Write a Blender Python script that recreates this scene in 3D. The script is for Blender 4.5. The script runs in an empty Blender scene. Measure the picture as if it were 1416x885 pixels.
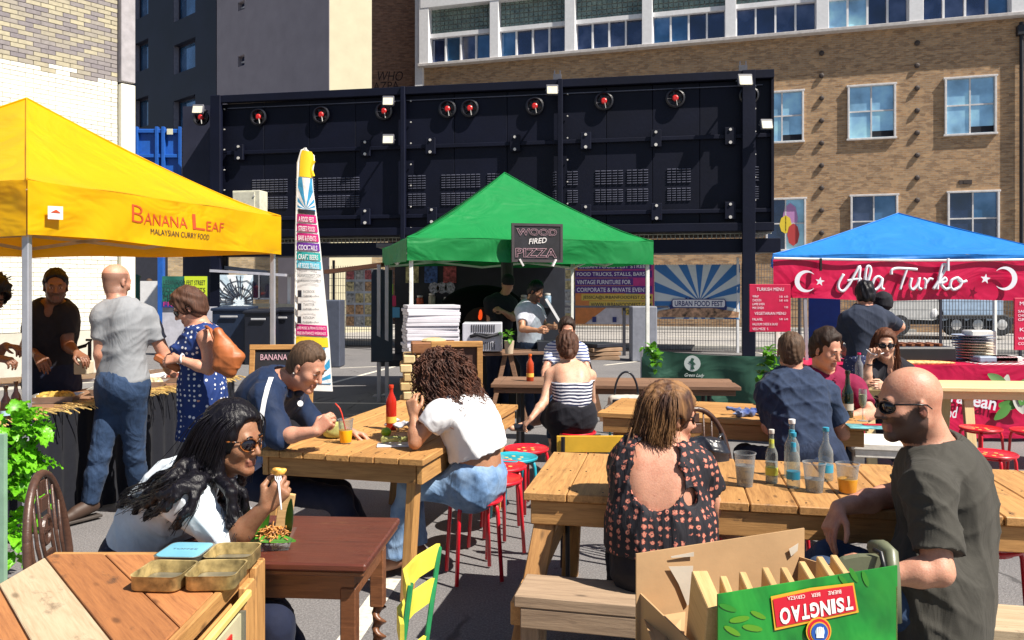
import bpy, math, random
import numpy as np
from mathutils import Vector, Matrix, Quaternion
random.seed(7); RNG = np.random.RandomState(11)
SC = bpy.context.scene; COL = SC.collection
PI = math.pi; R = math.radians

# ---------------------------------------------------------------- camera
cam_d = bpy.data.cameras.new('camera'); cam = bpy.data.objects.new('camera', cam_d); COL.objects.link(cam)
F, EYE, HZ, CX = 1100.0, 1.6, 400.0, 708.0
cam.location = (0, 0, EYE); cam.rotation_euler = (PI/2, 0, 0)
cam_d.sensor_width = 36; cam_d.lens = 36*F/1416; cam_d.shift_y = (HZ-442.5)/1416; cam_d.clip_end = 2000; cam_d.clip_start = .05
SC.camera = cam
# ---------------------------------------------------------------- light
SUN_EL = 52.0; SUN_TO = Vector((.84, -.54, 0)).normalized()      # horizontal direction towards the sun
w = bpy.data.worlds.new('World'); SC.world = w; w.use_nodes = True
nt = w.node_tree; bg = nt.nodes['Background']; sk = nt.nodes.new('ShaderNodeTexSky'); sk.sky_type = 'NISHITA'; sk.sun_disc = False
sk.sun_elevation = R(SUN_EL); sk.sun_rotation = math.atan2(SUN_TO.x, SUN_TO.y); sk.air_density = 1.0; sk.dust_density = .6
nt.links.new(sk.outputs[0], bg.inputs[0]); bg.inputs[1].default_value = .05
sd = bpy.data.lights.new('sun', 'SUN'); so = bpy.data.objects.new('sun', sd); COL.objects.link(so)
sd.energy = 5.0; sd.angle = R(.5); sd.color = (1.0, .93, .82)
sdir = Vector((SUN_TO.x*math.cos(R(SUN_EL)), SUN_TO.y*math.cos(R(SUN_EL)), math.sin(R(SUN_EL))))
so.rotation_euler = sdir.to_track_quat('Z', 'Y').to_euler(); so.location = (10, -10, 20)
SC.view_settings.view_transform = 'Standard'; SC.view_settings.look = 'None'
SC.view_settings.exposure = .86; SC.view_settings.gamma = 1
SC.render.engine = 'CYCLES'; SC.cycles.max_bounces = 8; SC.cycles.transparent_max_bounces = 12
SC.render.resolution_x = 1024; SC.render.resolution_y = 640

# ---------------------------------------------------------------- measuring helpers (photo pixel -> place in the world)
def W(px, py, Y): return Vector(((px-CX)/F*Y, Y, EYE-(py-HZ)/F*Y))
def WZ(px, py, z): return W(px, py, (EYE-z)*F/(py-HZ))
def RP(px, py, P0, n):                     # where the line of sight meets a wall plane
    d = Vector(((px-CX)/F, 1, -(py-HZ)/F)); e = Vector((0, 0, EYE)); t = (P0-e).dot(n)/d.dot(n); return e+d*t
def V(*a): return Vector(a)

# ---------------------------------------------------------------- materials
MATS = {}
def nodes(name):
    m = bpy.data.materials.new(name); m.use_nodes = True; t = m.node_tree; b = t.nodes['Principled BSDF']; return m, t, b
def N(t, typ, **kw):
    n = t.nodes.new(typ)
    for k, v in kw.items():
        if k.startswith('i_'): n.inputs[k[2:].replace('_', ' ')].default_value = v
        else: setattr(n, k, v)
    return n
def L(t, a, b): t.links.new(a, b)
def rgb(c): return (c[0], c[1], c[2], 1)
def hexc(h):
    h = h.lstrip('#'); c = [int(h[i:i+2], 16)/255 for i in (0, 2, 4)]
    return tuple((x/12.92 if x <= .04045 else ((x+.055)/1.055)**2.4) for x in c)
def ramp(t, fac, stops):
    r = N(t, 'ShaderNodeValToRGB'); e = r.color_ramp.elements
    while len(e) < len(stops): e.new(.5)
    for i, (p, c) in enumerate(stops): e[i].position = p; e[i].color = rgb(c)
    L(t, fac, r.inputs[0]); return r.outputs[0]
def mixc(t, fac, a, b, mode='MIX'):
    m = N(t, 'ShaderNodeMix', data_type='RGBA', blend_type=mode)
    for s, v in ((0, fac), (6, a), (7, b)):
        if isinstance(v, (int, float)): m.inputs[s].default_value = v
        elif isinstance(v, tuple): m.inputs[s].default_value = rgb(v)
        else: L(t, v, m.inputs[s])
    return m.outputs[2]
def coords(t, scale=(1, 1, 1), rand=True):
    c = N(t, 'ShaderNodeTexCoord'); v = c.outputs['Object']
    if rand:
        o = N(t, 'ShaderNodeObjectInfo'); mm = N(t, 'ShaderNodeMath', operation='MULTIPLY'); L(t, o.outputs['Random'], mm.inputs[0]); mm.inputs[1].default_value = 37.0
        a = N(t, 'ShaderNodeVectorMath', operation='ADD'); L(t, v, a.inputs[0]); L(t, mm.outputs[0], a.inputs[1]); v = a.outputs[0]
    m = N(t, 'ShaderNodeMapping'); m.inputs['Scale'].default_value = scale; L(t, v, m.inputs[0]); return m.outputs[0]
def noise(t, vec, scale=5, detail=4, rough=.55, dist=0):
    n = N(t, 'ShaderNodeTexNoise'); L(t, vec, n.inputs['Vector']); n.inputs['Scale'].default_value = scale
    n.inputs['Detail'].default_value = detail; n.inputs['Roughness'].default_value = rough; n.inputs['Distortion'].default_value = dist; return n.outputs[0]
def bump(t, b, h, strength=.3, dist=.01):
    n = N(t, 'ShaderNodeBump'); n.inputs['Strength'].default_value = strength; n.inputs['Distance'].default_value = dist; L(t, h, n.inputs['Height']); L(t, n.outputs[0], b.inputs['Normal'])
def objrand(t): return N(t, 'ShaderNodeObjectInfo').outputs['Random']

def plain(name, c, rough=.5, metal=0, var=.15, nscale=8, bmp=.15, bscale=60, bdist=.003, spec=.5, coat=0, prand=0, trans=0):
    if name in MATS: return MATS[name]
    m, t, b = nodes(name); v = coords(t)
    n = noise(t, v, nscale, 5)
    d = tuple(x*(1-var) for x in c); l = tuple(min(1, x*(1+var)) for x in c)
    col = ramp(t, n, [(.3, d), (.7, l)])
    if prand: col = mixc(t, prand, col, ramp(t, objrand(t), [(0, tuple(x*.55 for x in c)), (1, tuple(min(1, x*1.4) for x in c))]))
    L(t, col, b.inputs['Base Color']); b.inputs['Roughness'].default_value = rough; b.inputs['Metallic'].default_value = metal
    b.inputs['Specular IOR Level'].default_value = spec; b.inputs['Coat Weight'].default_value = coat
    if bmp: bump(t, b, noise(t, v, bscale, 3), bmp, bdist)
    MATS[name] = m; return m
def wood(name, light, dark, rough=.6, stain=.5, gs=1.0, orange=None, knots=True, stainc=(.05, .03, .02)):
    m, t, b = nodes(name); v = coords(t, (1.2*gs, 14*gs, 14*gs))
    g = noise(t, v, 3.5, 7, .65, .6); v3 = coords(t, (3, 60, 60)); g2 = noise(t, v3, 4, 3, .6)
    col = ramp(t, g, [(.28, dark), (.45, tuple((a*.4+c*.6) for a, c in zip(dark, light))), (.62, light)])
    col = mixc(t, .25, col, ramp(t, g2, [(.35, dark), (.6, light)]), 'MIX')
    col = mixc(t, .55, col, ramp(t, objrand(t), [(0, (.55, .48, .42)), (.5, (.8, .78, .76)), (1, (1.0, .97, .92))]), 'MULTIPLY')
    v2 = coords(t, (2.2, 4, 4)); s = noise(t, v2, 2.6, 6, .7)
    sf = ramp(t, s, [(.60, (0, 0, 0)), (.74, (stain, stain, stain))]); col = mixc(t, sf, col, stainc)
    if knots:
        kv = coords(t, (2.5, 7, 7)); k = N(t, 'ShaderNodeTexVoronoi'); L(t, kv, k.inputs['Vector']); k.inputs['Scale'].default_value = 1.6
        kf = ramp(t, k.outputs['Distance'], [(.05, (.75, .75, .75)), (.13, (0, 0, 0))]); col = mixc(t, kf, col, tuple(x*.35 for x in dark))
    L(t, col, b.inputs['Base Color']); b.inputs['Roughness'].default_value = rough; bump(t, b, g, .5, .004); MATS[name] = m; return m
def paint_skin(name, c, rough=.48):
    m, t, b = nodes(name); v = coords(t, rand=False); n = noise(t, v, 11, 6, .65); n2 = noise(t, v, 150, 4, .7)
    col = ramp(t, n, [(.28, (c[0]*.80, c[1]*.62, c[2]*.56)), (.5, c), (.72, (min(1, c[0]*1.12), c[1]*1.12, c[2]*1.10))])
    col = mixc(t, .35, col, ramp(t, n2, [(.3, (.72, .62, .58)), (.6, (1.05, 1.05, 1.05))]), 'MULTIPLY'); fr_ = ramp(t, noise(t, v, 60, 2), [(.66, (0, 0, 0)), (.72, (.35, .35, .35))]); col = mixc(t, fr_, col, (c[0]*.55, c[1]*.42, c[2]*.38))
    a = N(t, 'ShaderNodeAttribute', attribute_name='paint'); col = mixc(t, a.outputs['Alpha'], col, a.outputs['Color'])
    L(t, col, b.inputs['Base Color']); b.inputs['Roughness'].default_value = rough
    b.inputs['Subsurface Weight'].default_value = .12; b.inputs['Subsurface Radius'].default_value = (.012, .004, .002); b.inputs['Subsurface Scale'].default_value = 1
    bump(t, b, n2, .55, .0022); MATS[name] = m; return m
def cloth(name, c, rough=.85, var=.12, fold=.25, weave=260, c2=None, foldscale=7, trans=0):
    if name in MATS: return MATS[name]
    m, t, b = nodes(name); v = coords(t, rand=False); n = noise(t, v, 30, 4)
    col = ramp(t, n, [(.3, tuple(x*(1-var) for x in c)), (.7, tuple(min(1, x*(1+var)) for x in c))])
    if c2: col = mixc(t, ramp(t, noise(t, v, 5, 5), [(.45, (0, 0, 0)), (.65, (1, 1, 1))]), col, c2)
    L(t, col, b.inputs['Base Color']); b.inputs['Roughness'].default_value = rough; b.inputs['Sheen Weight'].default_value = .04; b.inputs['Specular IOR Level'].default_value = .25
    fv = coords(t, (1, 1, .45), rand=False); f = noise(t, fv, foldscale, 3, .5, 1.2); w_ = noise(t, v, weave, 1)
    ma = N(t, 'ShaderNodeMath', operation='MULTIPLY_ADD'); L(t, w_, ma.inputs[0]); ma.inputs[1].default_value = .03; L(t, f, ma.inputs[2]); bump(t, b, ma.outputs[0], fold, .05)
    MATS[name] = m; return m
def flat(name, c, rough=.6, emis=0, spec=.4):
    if name in MATS: return MATS[name]
    m, t, b = nodes(name); b.inputs['Base Color'].default_value = rgb(c); b.inputs['Roughness'].default_value = rough; b.inputs['Specular IOR Level'].default_value = spec
    if emis: b.inputs['Emission Color'].default_value = rgb(c); b.inputs['Emission Strength'].default_value = emis
    MATS[name] = m; return m
def glassy(name, c, alpha=.25, rough=.05):
    if name in MATS: return MATS[name]
    m, t, b = nodes(name); tr = N(t, 'ShaderNodeBsdfTransparent'); tr.inputs[0].default_value = rgb(c); mx = N(t, 'ShaderNodeMixShader')
    fr = N(t, 'ShaderNodeLayerWeight'); fr.inputs[0].default_value = .35; ma = N(t, 'ShaderNodeMath', operation='MULTIPLY_ADD'); L(t, fr.outputs['Facing'], ma.inputs[0]); ma.inputs[1].default_value = .6; ma.inputs[2].default_value = alpha; ma.use_clamp = True
    b.inputs['Base Color'].default_value = rgb(tuple(min(1, x)*.35 for x in c)); b.inputs['Roughness'].default_value = rough
    L(t, ma.outputs[0], mx.inputs[0]); L(t, tr.outputs[0], mx.inputs[1]); L(t, b.outputs[0], mx.inputs[2]); L(t, mx.outputs[0], t.nodes['Material Output'].inputs[0]); MATS[name] = m; return m
def canvas(name, c, tr=.35, rough=.5, under=None):
    m, t, b = nodes(name); v = coords(t, rand=False); n = noise(t, v, 3, 4); col = ramp(t, n, [(.3, tuple(x*.9 for x in c)), (.7, c)])
    L(t, col, b.inputs['Base Color']); b.inputs['Roughness'].default_value = rough; b.inputs['Specular IOR Level'].default_value = .4
    f = noise(t, coords(t, (1, 1, 1.6), rand=False), 1.3, 3, .5, 1.2); bump(t, b, f, .45, .12); dn = ramp(t, noise(t, v, 1.1, 6, .75), [(.55, (0, 0, 0)), (.8, (.45, .45, .45))]); L(t, mixc(t, dn, col, tuple(x*.6+.02 for x in c)), b.inputs['Base Color'])
    tl = N(t, 'ShaderNodeBsdfTranslucent'); tl.inputs[0].default_value = rgb(under or c); mx = N(t, 'ShaderNodeMixShader'); mx.inputs[0].default_value = tr
    L(t, b.outputs[0], mx.inputs[1]); L(t, tl.outputs[0], mx.inputs[2]); L(t, mx.outputs[0], t.nodes['Material Output'].inputs[0]); MATS[name] = m; return m

# ---------------------------------------------------------------- geometry collector
class G:
    def __init__(s): s.v = []; s.f = []; s.sm = False
    def add(s, vs, fs):
        o = len(s.v); s.v += [tuple(p) for p in vs]; s.f += [tuple(i+o for i in f) for f in fs]; return s
    def box(s, c, size, M=None, b=0):
        hx, hy, hz = size[0]/2, size[1]/2, size[2]/2; c = Vector(c)
        if b <= 0:
            vs = [Vector((x*hx, y*hy, z*hz)) for x in (-1, 1) for y in (-1, 1) for z in (-1, 1)]
            fs = [(0, 1, 3, 2), (4, 6, 7, 5), (0, 4, 5, 1), (2, 3, 7, 6), (0, 2, 6, 4), (1, 5, 7, 3)]
        else:
            b = min(b, hx*.45, hy*.45, hz*.45); vs = []; idx = {}; fs = []
            for x in (-1, 1):
                for y in (-1, 1):
                    for z in (-1, 1):
                        for a in range(3):
                            h = [hx-b, hy-b, hz-b]; h[a] += b; idx[(x, y, z, a)] = len(vs); vs.append(Vector((x*h[0], y*h[1], z*h[2])))
            def q(*k): fs.append(tuple(idx[i] for i in k))
            for sx in (-1, 1):
                q((sx, -1, -1, 0), (sx, 1, -1, 0), (sx, 1, 1, 0), (sx, -1, 1, 0)); q((-1, sx, -1, 1), (1, sx, -1, 1), (1, sx, 1, 1), (-1, sx, 1, 1)); q((-1, -1, sx, 2), (1, -1, sx, 2), (1, 1, sx, 2), (-1, 1, sx, 2))
                for sy in (-1, 1):
                    q((sx, sy, -1, 0), (sx, sy, 1, 0), (sx, sy, 1, 1), (sx, sy, -1, 1)); q((sx, -1, sy, 0), (sx, 1, sy, 0), (sx, 1, sy, 2), (sx, -1, sy, 2)); q((-1, sx, sy, 1), (1, sx, sy, 1), (1, sx, sy, 2), (-1, sx, sy, 2))
                    for sz in (-1, 1): q((sx, sy, sz, 0), (sx, sy, sz, 1), (sx, sy, sz, 2))
        return s.add([(M @ p if M else p)+c for p in vs], fs)
    def beam(s, p0, p1, w_, h_, up=(0, 0, 1), b=0):
        p0, p1 = Vector(p0), Vector(p1); d = p1-p0; M = frame(d, up); return s.box((p0+p1)/2, (d.length, w_, h_), M, b)
    def tube(s, pts, rad, n=8, cap=True, flatten=1.0):
        pts = [Vector(p) for p in pts]; m = len(pts); rad = [rad]*m if isinstance(rad, (int, float)) else rad
        t0 = (pts[1]-pts[0]).normalized(); u = t0.orthogonal().normalized(); vs = []; fs = []
        for i, p in enumerate(pts):
            t = (pts[min(i+1, m-1)]-pts[max(i-1, 0)]); t = t.normalized() if t.length > 1e-9 else t0
            u = (u-t*u.dot(t)); u = u.normalized() if u.length > 1e-6 else t.orthogonal().normalized(); w2 = t.cross(u)
            for k in range(n):
                a = 2*PI*k/n; vs.append(p+u*math.cos(a)*rad[i]+w2*math.sin(a)*rad[i]*flatten)
        for i in range(m-1):
            for k in range(n): fs.append((i*n+k, i*n+(k+1) % n, (i+1)*n+(k+1) % n, (i+1)*n+k))
        if cap: fs.append(tuple(range(n-1, -1, -1))); fs.append(tuple((m-1)*n+k for k in range(n)))
        return s.add(vs, fs)
    def lathe(s, c, prof, n=20, axis=(0, 0, 1), cap=True):
        c = Vector(c); M = frame(axis, (0, 1, .01)) ; vs = []; fs = []; m = len(prof)
        for r_, h in prof:
            for k in range(n): a = 2*PI*k/n; vs.append(c+M @ Vector((h, r_*math.cos(a), r_*math.sin(a))))
        for i in range(m-1):
            for k in range(n): fs.append((i*n+k, i*n+(k+1) % n, (i+1)*n+(k+1) % n, (i+1)*n+k))
        if cap: fs.append(tuple(range(n-1, -1, -1))); fs.append(tuple((m-1)*n+k for k in range(n)))
        return s.add(vs, fs)
    def ell(s, c, r_, M=None, nu=14, nv=9):
        c = Vector(c); vs = []; fs = []
        for j in range(nv+1):
            th = PI*j/nv
            for k in range(nu):
                a = 2*PI*k/nu; p = Vector((r_[0]*math.sin(th)*math.cos(a), r_[1]*math.sin(th)*math.sin(a), r_[2]*math.cos(th))); vs.append(c+(M @ p if M else p))
        for j in range(nv):
            for k in range(nu): fs.append((j*nu+k, (j+1)*nu+k, (j+1)*nu+(k+1) % nu, j*nu+(k+1) % nu))
        return s.add(vs, fs)
    def poly(s, pts, ex=None):
        pts = [Vector(p) for p in pts]; n = len(pts)
        if ex is None: return s.add(pts, [tuple(range(n))])
        ex = Vector(ex); return s.add(pts+[p+ex for p in pts], [tuple(range(n-1, -1, -1)), tuple(range(n, 2*n))]+[(i, (i+1) % n, (i+1) % n+n, i+n) for i in range(n)])
def frame(x, up=(0, 0, 1)):
    x = Vector(x).normalized(); up = Vector(up); y = up.cross(x)
    if y.length < 1e-5: y = Vector((0, 1, 0)).cross(x)
    if y.length < 1e-5: y = Vector((1, 0, 0))
    y.normalize(); z = x.cross(y); return Matrix((x, y, z)).transposed()

# ---------------------------------------------------------------- objects
def pmat(p):
    m = Matrix.Identity(4)
    while p is not None: m = p.matrix_basis @ m if p.type == 'MESH' else Matrix.LocRotScale(p.location, p.rotation_euler, None) @ m; p = p.parent
    return m
def origin(p): return pmat(p).translation
def mesh_obj(name, g, m, parent=None, smooth=False, M=None, local=False):
    me = bpy.data.meshes.new(name); vs = [Vector(p) for p in g.v]
    if M is None and not local and parent is not None: Pi = pmat(parent).inverted(); vs = [Pi @ p for p in vs]
    me.from_pydata([tuple(p) for p in vs], [], g.f); me.update()
    o = bpy.data.objects.new(name, me); COL.objects.link(o)
    if m: me.materials.append(m)
    if parent is not None: o.parent = parent
    if M is not None: o.matrix_basis = pmat(parent).inverted() @ M if parent is not None else M
    if smooth: me.polygons.foreach_set('use_smooth', [True]*len(me.polygons)); me.update()
    return o
def auto_smooth(o, ang=40):
    me = o.data; me.polygons.foreach_set('use_smooth', [True]*len(me.polygons))
    import bmesh
    bm = bmesh.new(); bm.from_mesh(me); a = R(ang)
    for e in bm.edges:
        if len(e.link_faces) == 2 and e.calc_face_angle(0) > a: e.smooth = False
    bm.to_mesh(me); bm.free(); return o
def tag(o, label=None, cat=None, group=None, kind=None):
    if label: o['label'] = label
    if cat: o['category'] = cat
    if group: o['group'] = group
    if kind: o['kind'] = kind
    return o
def thing(name, label, cat, loc=(0, 0, 0), group=None):
    o = bpy.data.objects.new(name, None); COL.objects.link(o); o.location = loc; o.empty_display_size = .1; return tag(o, label, cat, group)
def kids(o): return [c for c in COL.objects if c.parent == o]
def dup(root, loc, rotz=0, label=None, group=None):
    def cp(o, par):
        c = o.copy(); COL.objects.link(c); c.parent = par
        for ch in list(o.children): cp(ch, c)
        return c
    r_ = cp(root, None); r_.location = loc; r_.rotation_euler = (0, 0, rotz)
    if label: r_['label'] = label
    if group: r_['group'] = group
    return r_
def board(name, p0, p1, wd, th, m, parent, up=(0, 0, 1), b=.004, side=None):
    p0, p1 = Vector(p0), Vector(p1); d = p1-p0; Mr = frame(d, up); g = G().box((0, 0, 0), (d.length, wd, th), None, b)
    M = Mr.to_4x4(); M.translation = (p0+p1)/2; return mesh_obj(name, g, m, parent, M=M)
def text(s_, O, U, Vv, m, parent, name='lettering', bold=0, outline=0, lift=.0, fit=True):
    c = bpy.data.curves.new('t', 'FONT'); c.body = s_; c.offset = bold; c.resolution_u = 3
    if outline: c.fill_mode = 'NONE'; c.bevel_depth = outline; c.bevel_resolution = 0
    o = bpy.data.objects.new('t', c); COL.objects.link(o); dg = bpy.context.evaluated_depsgraph_get(); me = bpy.data.meshes.new_from_object(o.evaluated_get(dg))
    bpy.data.objects.remove(o); n = len(me.vertices); a = np.zeros(n*3); me.vertices.foreach_get('co', a); a = a.reshape(-1, 3)
    if n == 0: return None
    mn, mx = a.min(0), a.max(0); q = (a-mn)/np.maximum(mx-mn, 1e-6); O, U, Vv = Vector(O), Vector(U), Vector(Vv); nn = U.cross(Vv).normalized()
    P = np.array(O)+q[:, :1]*np.array(U)+q[:, 1:2]*np.array(Vv)+np.array(nn)*lift-np.array(origin(parent))
    if outline: P += (a[:, 2:3]*U.length/max(1e-6, mx[0]-mn[0]))*np.array(nn)
    me.vertices.foreach_set('co', P.astype(np.float32).ravel()); me.update(); me.materials.append(m)
    r_ = bpy.data.objects.new(name, me); COL.objects.link(r_); r_.parent = parent; me.name = name; return r_

# ---------------------------------------------------------------- distance-field modelling (people, cloth, hair)
class SDF:
    def __init__(s): s.p = []
    def cap(s, a, b, r1, r2=None, k=.02, cuta=None, cutb=None, op='u'):
        a = np.array(a, float); b = np.array(b, float); r2 = r1 if r2 is None else r2; ab = b-a; l2 = max(float(ab@ab), 1e-9); l = math.sqrt(l2)
        def fn(x, y, z):
            px, py, pz = x-a[0], y-a[1], z-a[2]; t0 = (px*ab[0]+py*ab[1]+pz*ab[2])/l2; t = np.clip(t0, 0, 1)
            d = np.sqrt((px-t*ab[0])**2+(py-t*ab[1])**2+(pz-t*ab[2])**2)-(r1+(r2-r1)*t)
            if cuta is not None: d = np.maximum(d, (cuta-t0)*l)
            if cutb is not None: d = np.maximum(d, (t0-cutb)*l)
            return d
        rm = max(r1, r2); s.p.append((fn, np.minimum(a, b)-rm, np.maximum(a, b)+rm, k, op)); return s
    def ell(s, c, r_, M=None, k=.02, op='u'):
        c = np.array(c, float); r_ = np.array(r_, float); M = np.eye(3) if M is None else np.array(M)   # columns = local axes
        def fn(x, y, z):
            dx, dy, dz = x-c[0], y-c[1], z-c[2]; q = [(dx*M[0, i]+dy*M[1, i]+dz*M[2, i]) for i in range(3)]
            k0 = np.sqrt(sum((q[i]/r_[i])**2 for i in range(3)))+1e-9; k1 = np.sqrt(sum((q[i]/r_[i]**2)**2 for i in range(3)))+1e-9
            return k0*(k0-1)/k1
        rm = r_.max(); s.p.append((fn, c-rm, c+rm, k, op)); return s
    def plane(s, p, n, lo, hi, k=.004):      # removes the side n points to, inside the box lo..hi
        p = np.array(p, float); n = np.array(n, float); n = n/np.linalg.norm(n)
        s.p.append((lambda x, y, z: -((x-p[0])*n[0]+(y-p[1])*n[1]+(z-p[2])*n[2]), np.array(lo, float), np.array(hi, float), k, 'sub')); return s
    def mesh(s, h, fine=(), hf=None, pad=.03):
        lo = np.min([q[1] for q in s.p if q[4] == 'u'], 0)-pad; hi = np.max([q[2] for q in s.p if q[4] == 'u'], 0)+pad
        ax = []
        for i in range(3):
            t = [lo[i]]
            while t[-1] < hi[i]:
                st = h
                for (c, r_) in fine:
                    if c[i]-r_ <= t[-1]+hf*.5 <= c[i]+r_: st = hf
                t.append(t[-1]+st)
            ax.append(np.array(t))
        X, Y, Z = ax; D = np.full((len(X), len(Y), len(Z)), .3, np.float32)
        for fn, a, b, k, op in s.p:
            m = max(k, .0)+2.2*h; sl = tuple(slice(*np.searchsorted(ax[i], [a[i]-m, b[i]+m])) for i in range(3))
            x, y, z = X[sl[0]][:, None, None], Y[sl[1]][None, :, None], Z[sl[2]][None, None, :]
            if x.size == 0 or y.size == 0 or z.size == 0: continue
            d = fn(x, y, z).astype(np.float32); c = D[sl]
            if op == 'u': hh = np.maximum(k-np.abs(c-d), 0)/max(k, 1e-6); D[sl] = np.minimum(c, d)-hh*hh*k*.25
            else: d = -d; hh = np.maximum(k-np.abs(c-d), 0)/max(k, 1e-6); D[sl] = np.maximum(c, d)+hh*hh*k*.25
        D[0] = D[-1] = .1; D[:, 0] = D[:, -1] = .1; D[:, :, 0] = D[:, :, -1] = .1
        return nets(D, X, Y, Z)
def nets(D, X, Y, Z):
    S = D < 0; nx, ny, nz = D.shape
    c = np.zeros((nx-1, ny-1, nz-1), np.int8)
    for i in (0, 1):
        for j in (0, 1):
            for k in (0, 1): c += S[i:nx-1+i, j:ny-1+j, k:nz-1+k]
    act = np.argwhere((c > 0) & (c < 8)); idx = -np.ones(c.shape, np.int64); idx[act[:, 0], act[:, 1], act[:, 2]] = np.arange(len(act))
    P = np.zeros((len(act), 3)); cnt = np.zeros(len(act))
    cor = [(i, j, k) for i in (0, 1) for j in (0, 1) for k in (0, 1)]; AX = (X, Y, Z)
    for a in cor:
        for d in range(3):
            if a[d]: continue
            b = list(a); b[d] = 1
            ia = [act[:, q]+a[q] for q in range(3)]; ib = [act[:, q]+b[q] for q in range(3)]
            va, vb = D[tuple(ia)], D[tuple(ib)]; e = (va < 0) != (vb < 0); t = np.where(e, va/np.where(e, va-vb, 1), 0)
            pt = np.stack([AX[q][ia[q]]*(1-t)+AX[q][ib[q]]*t for q in range(3)], 1); P[e] += pt[e]; cnt[e] += 1
    P /= cnt[:, None]; Fs = []
    for d in range(3):
        sl0 = [slice(None)]*3; sl1 = [slice(None)]*3; sl0[d] = slice(0, -1); sl1[d] = slice(1, None)
        A, B = S[tuple(sl0)], S[tuple(sl1)]; e = np.argwhere(A != B); e1, e2 = (d+1) % 3, (d+2) % 3
        ok = (e[:, e1] > 0) & (e[:, e2] > 0) & (e[:, e1] < D.shape[e1]-1) & (e[:, e2] < D.shape[e2]-1); e = e[ok]
        def ci(o1, o2):
            q = e.copy(); q[:, e1] -= o1; q[:, e2] -= o2; return idx[q[:, 0], q[:, 1], q[:, 2]]
        q = np.stack([ci(1, 1), ci(0, 1), ci(0, 0), ci(1, 0)], 1); fl = ~A[e[:, 0], e[:, 1], e[:, 2]]; q[fl] = q[fl][:, ::-1]; Fs.append(q)
    Q = np.concatenate(Fs); return P, Q[(Q >= 0).all(1)]
def normals(P, Q):
    n = np.cross(P[Q[:, 2]]-P[Q[:, 0]], P[Q[:, 3]]-P[Q[:, 1]]); o = np.zeros_like(P)
    for i in range(4): np.add.at(o, Q[:, i], n)
    return o/np.maximum(np.linalg.norm(o, axis=1, keepdims=True), 1e-12)
def relax(P, Q, it=1, f=.5):
    for _ in range(it):
        a = np.zeros_like(P); c = np.zeros(len(P))
        for i in range(4):
            for j in ((i+1) % 4, (i-1) % 4): np.add.at(a, Q[:, i], P[Q[:, j]]); np.add.at(c, Q[:, i], 1)
        P = P+(a/np.maximum(c, 1)[:, None]-P)*f
    return P
def folds(P, amp, freq=14, seed=0, aniso=(1, 1, 1)):
    r_ = np.random.RandomState(seed); q = P*np.array(aniso); o = np.zeros(len(P))
    for i in range(5):
        k = r_.normal(size=3); k /= np.linalg.norm(k); l_ = r_.normal(size=3); l_ /= np.linalg.norm(l_); f = freq*(.7+.45*i)
        w_ = .5+.5*np.sin(q@l_*9+r_.rand()*6); o += w_*(2.1*(1-np.abs(np.sin(q@k*f*1.25+1.3*np.sin(q@l_*f*.45+r_.rand()*6)+r_.rand()*6)))**2.4-.7)/(1+.22*i)
    return amp*o/1.9
def sdf_obj(name, s, m, parent, h, fine=(), hf=None, fold=0, freq=14, seed=0, aniso=(1, 1, 1), paint=None, rel=1, disp=None):
    P, Q = s.mesh(h, fine, hf or h); P = relax(P, Q, rel, .45)
    if fold: P = P+normals(P, Q)*folds(P, fold, freq, seed, aniso)[:, None]
    if disp is not None: P = P+normals(P, Q)*disp(P)[:, None]
    P2 = P-np.array(origin(parent)); me = bpy.data.meshes.new(name); me.vertices.add(len(P)); me.vertices.foreach_set('co', P2.astype(np.float32).ravel())
    me.loops.add(len(Q)*4); me.loops.foreach_set('vertex_index', Q.astype(np.int32).ravel()); me.polygons.add(len(Q)); me.polygons.foreach_set('loop_start', np.arange(0, len(Q)*4, 4, dtype=np.int32))
    me.update(calc_edges=True); me.polygons.foreach_set('use_smooth', np.ones(len(Q), bool)); me.materials.append(m)
    if paint is not None:
        at = me.color_attributes.new('paint', 'FLOAT_COLOR', 'POINT'); at.data.foreach_set('color', paint(P).astype(np.float32).ravel())
    o = bpy.data.objects.new(name, me); COL.objects.link(o); o.parent = parent; return o
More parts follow.
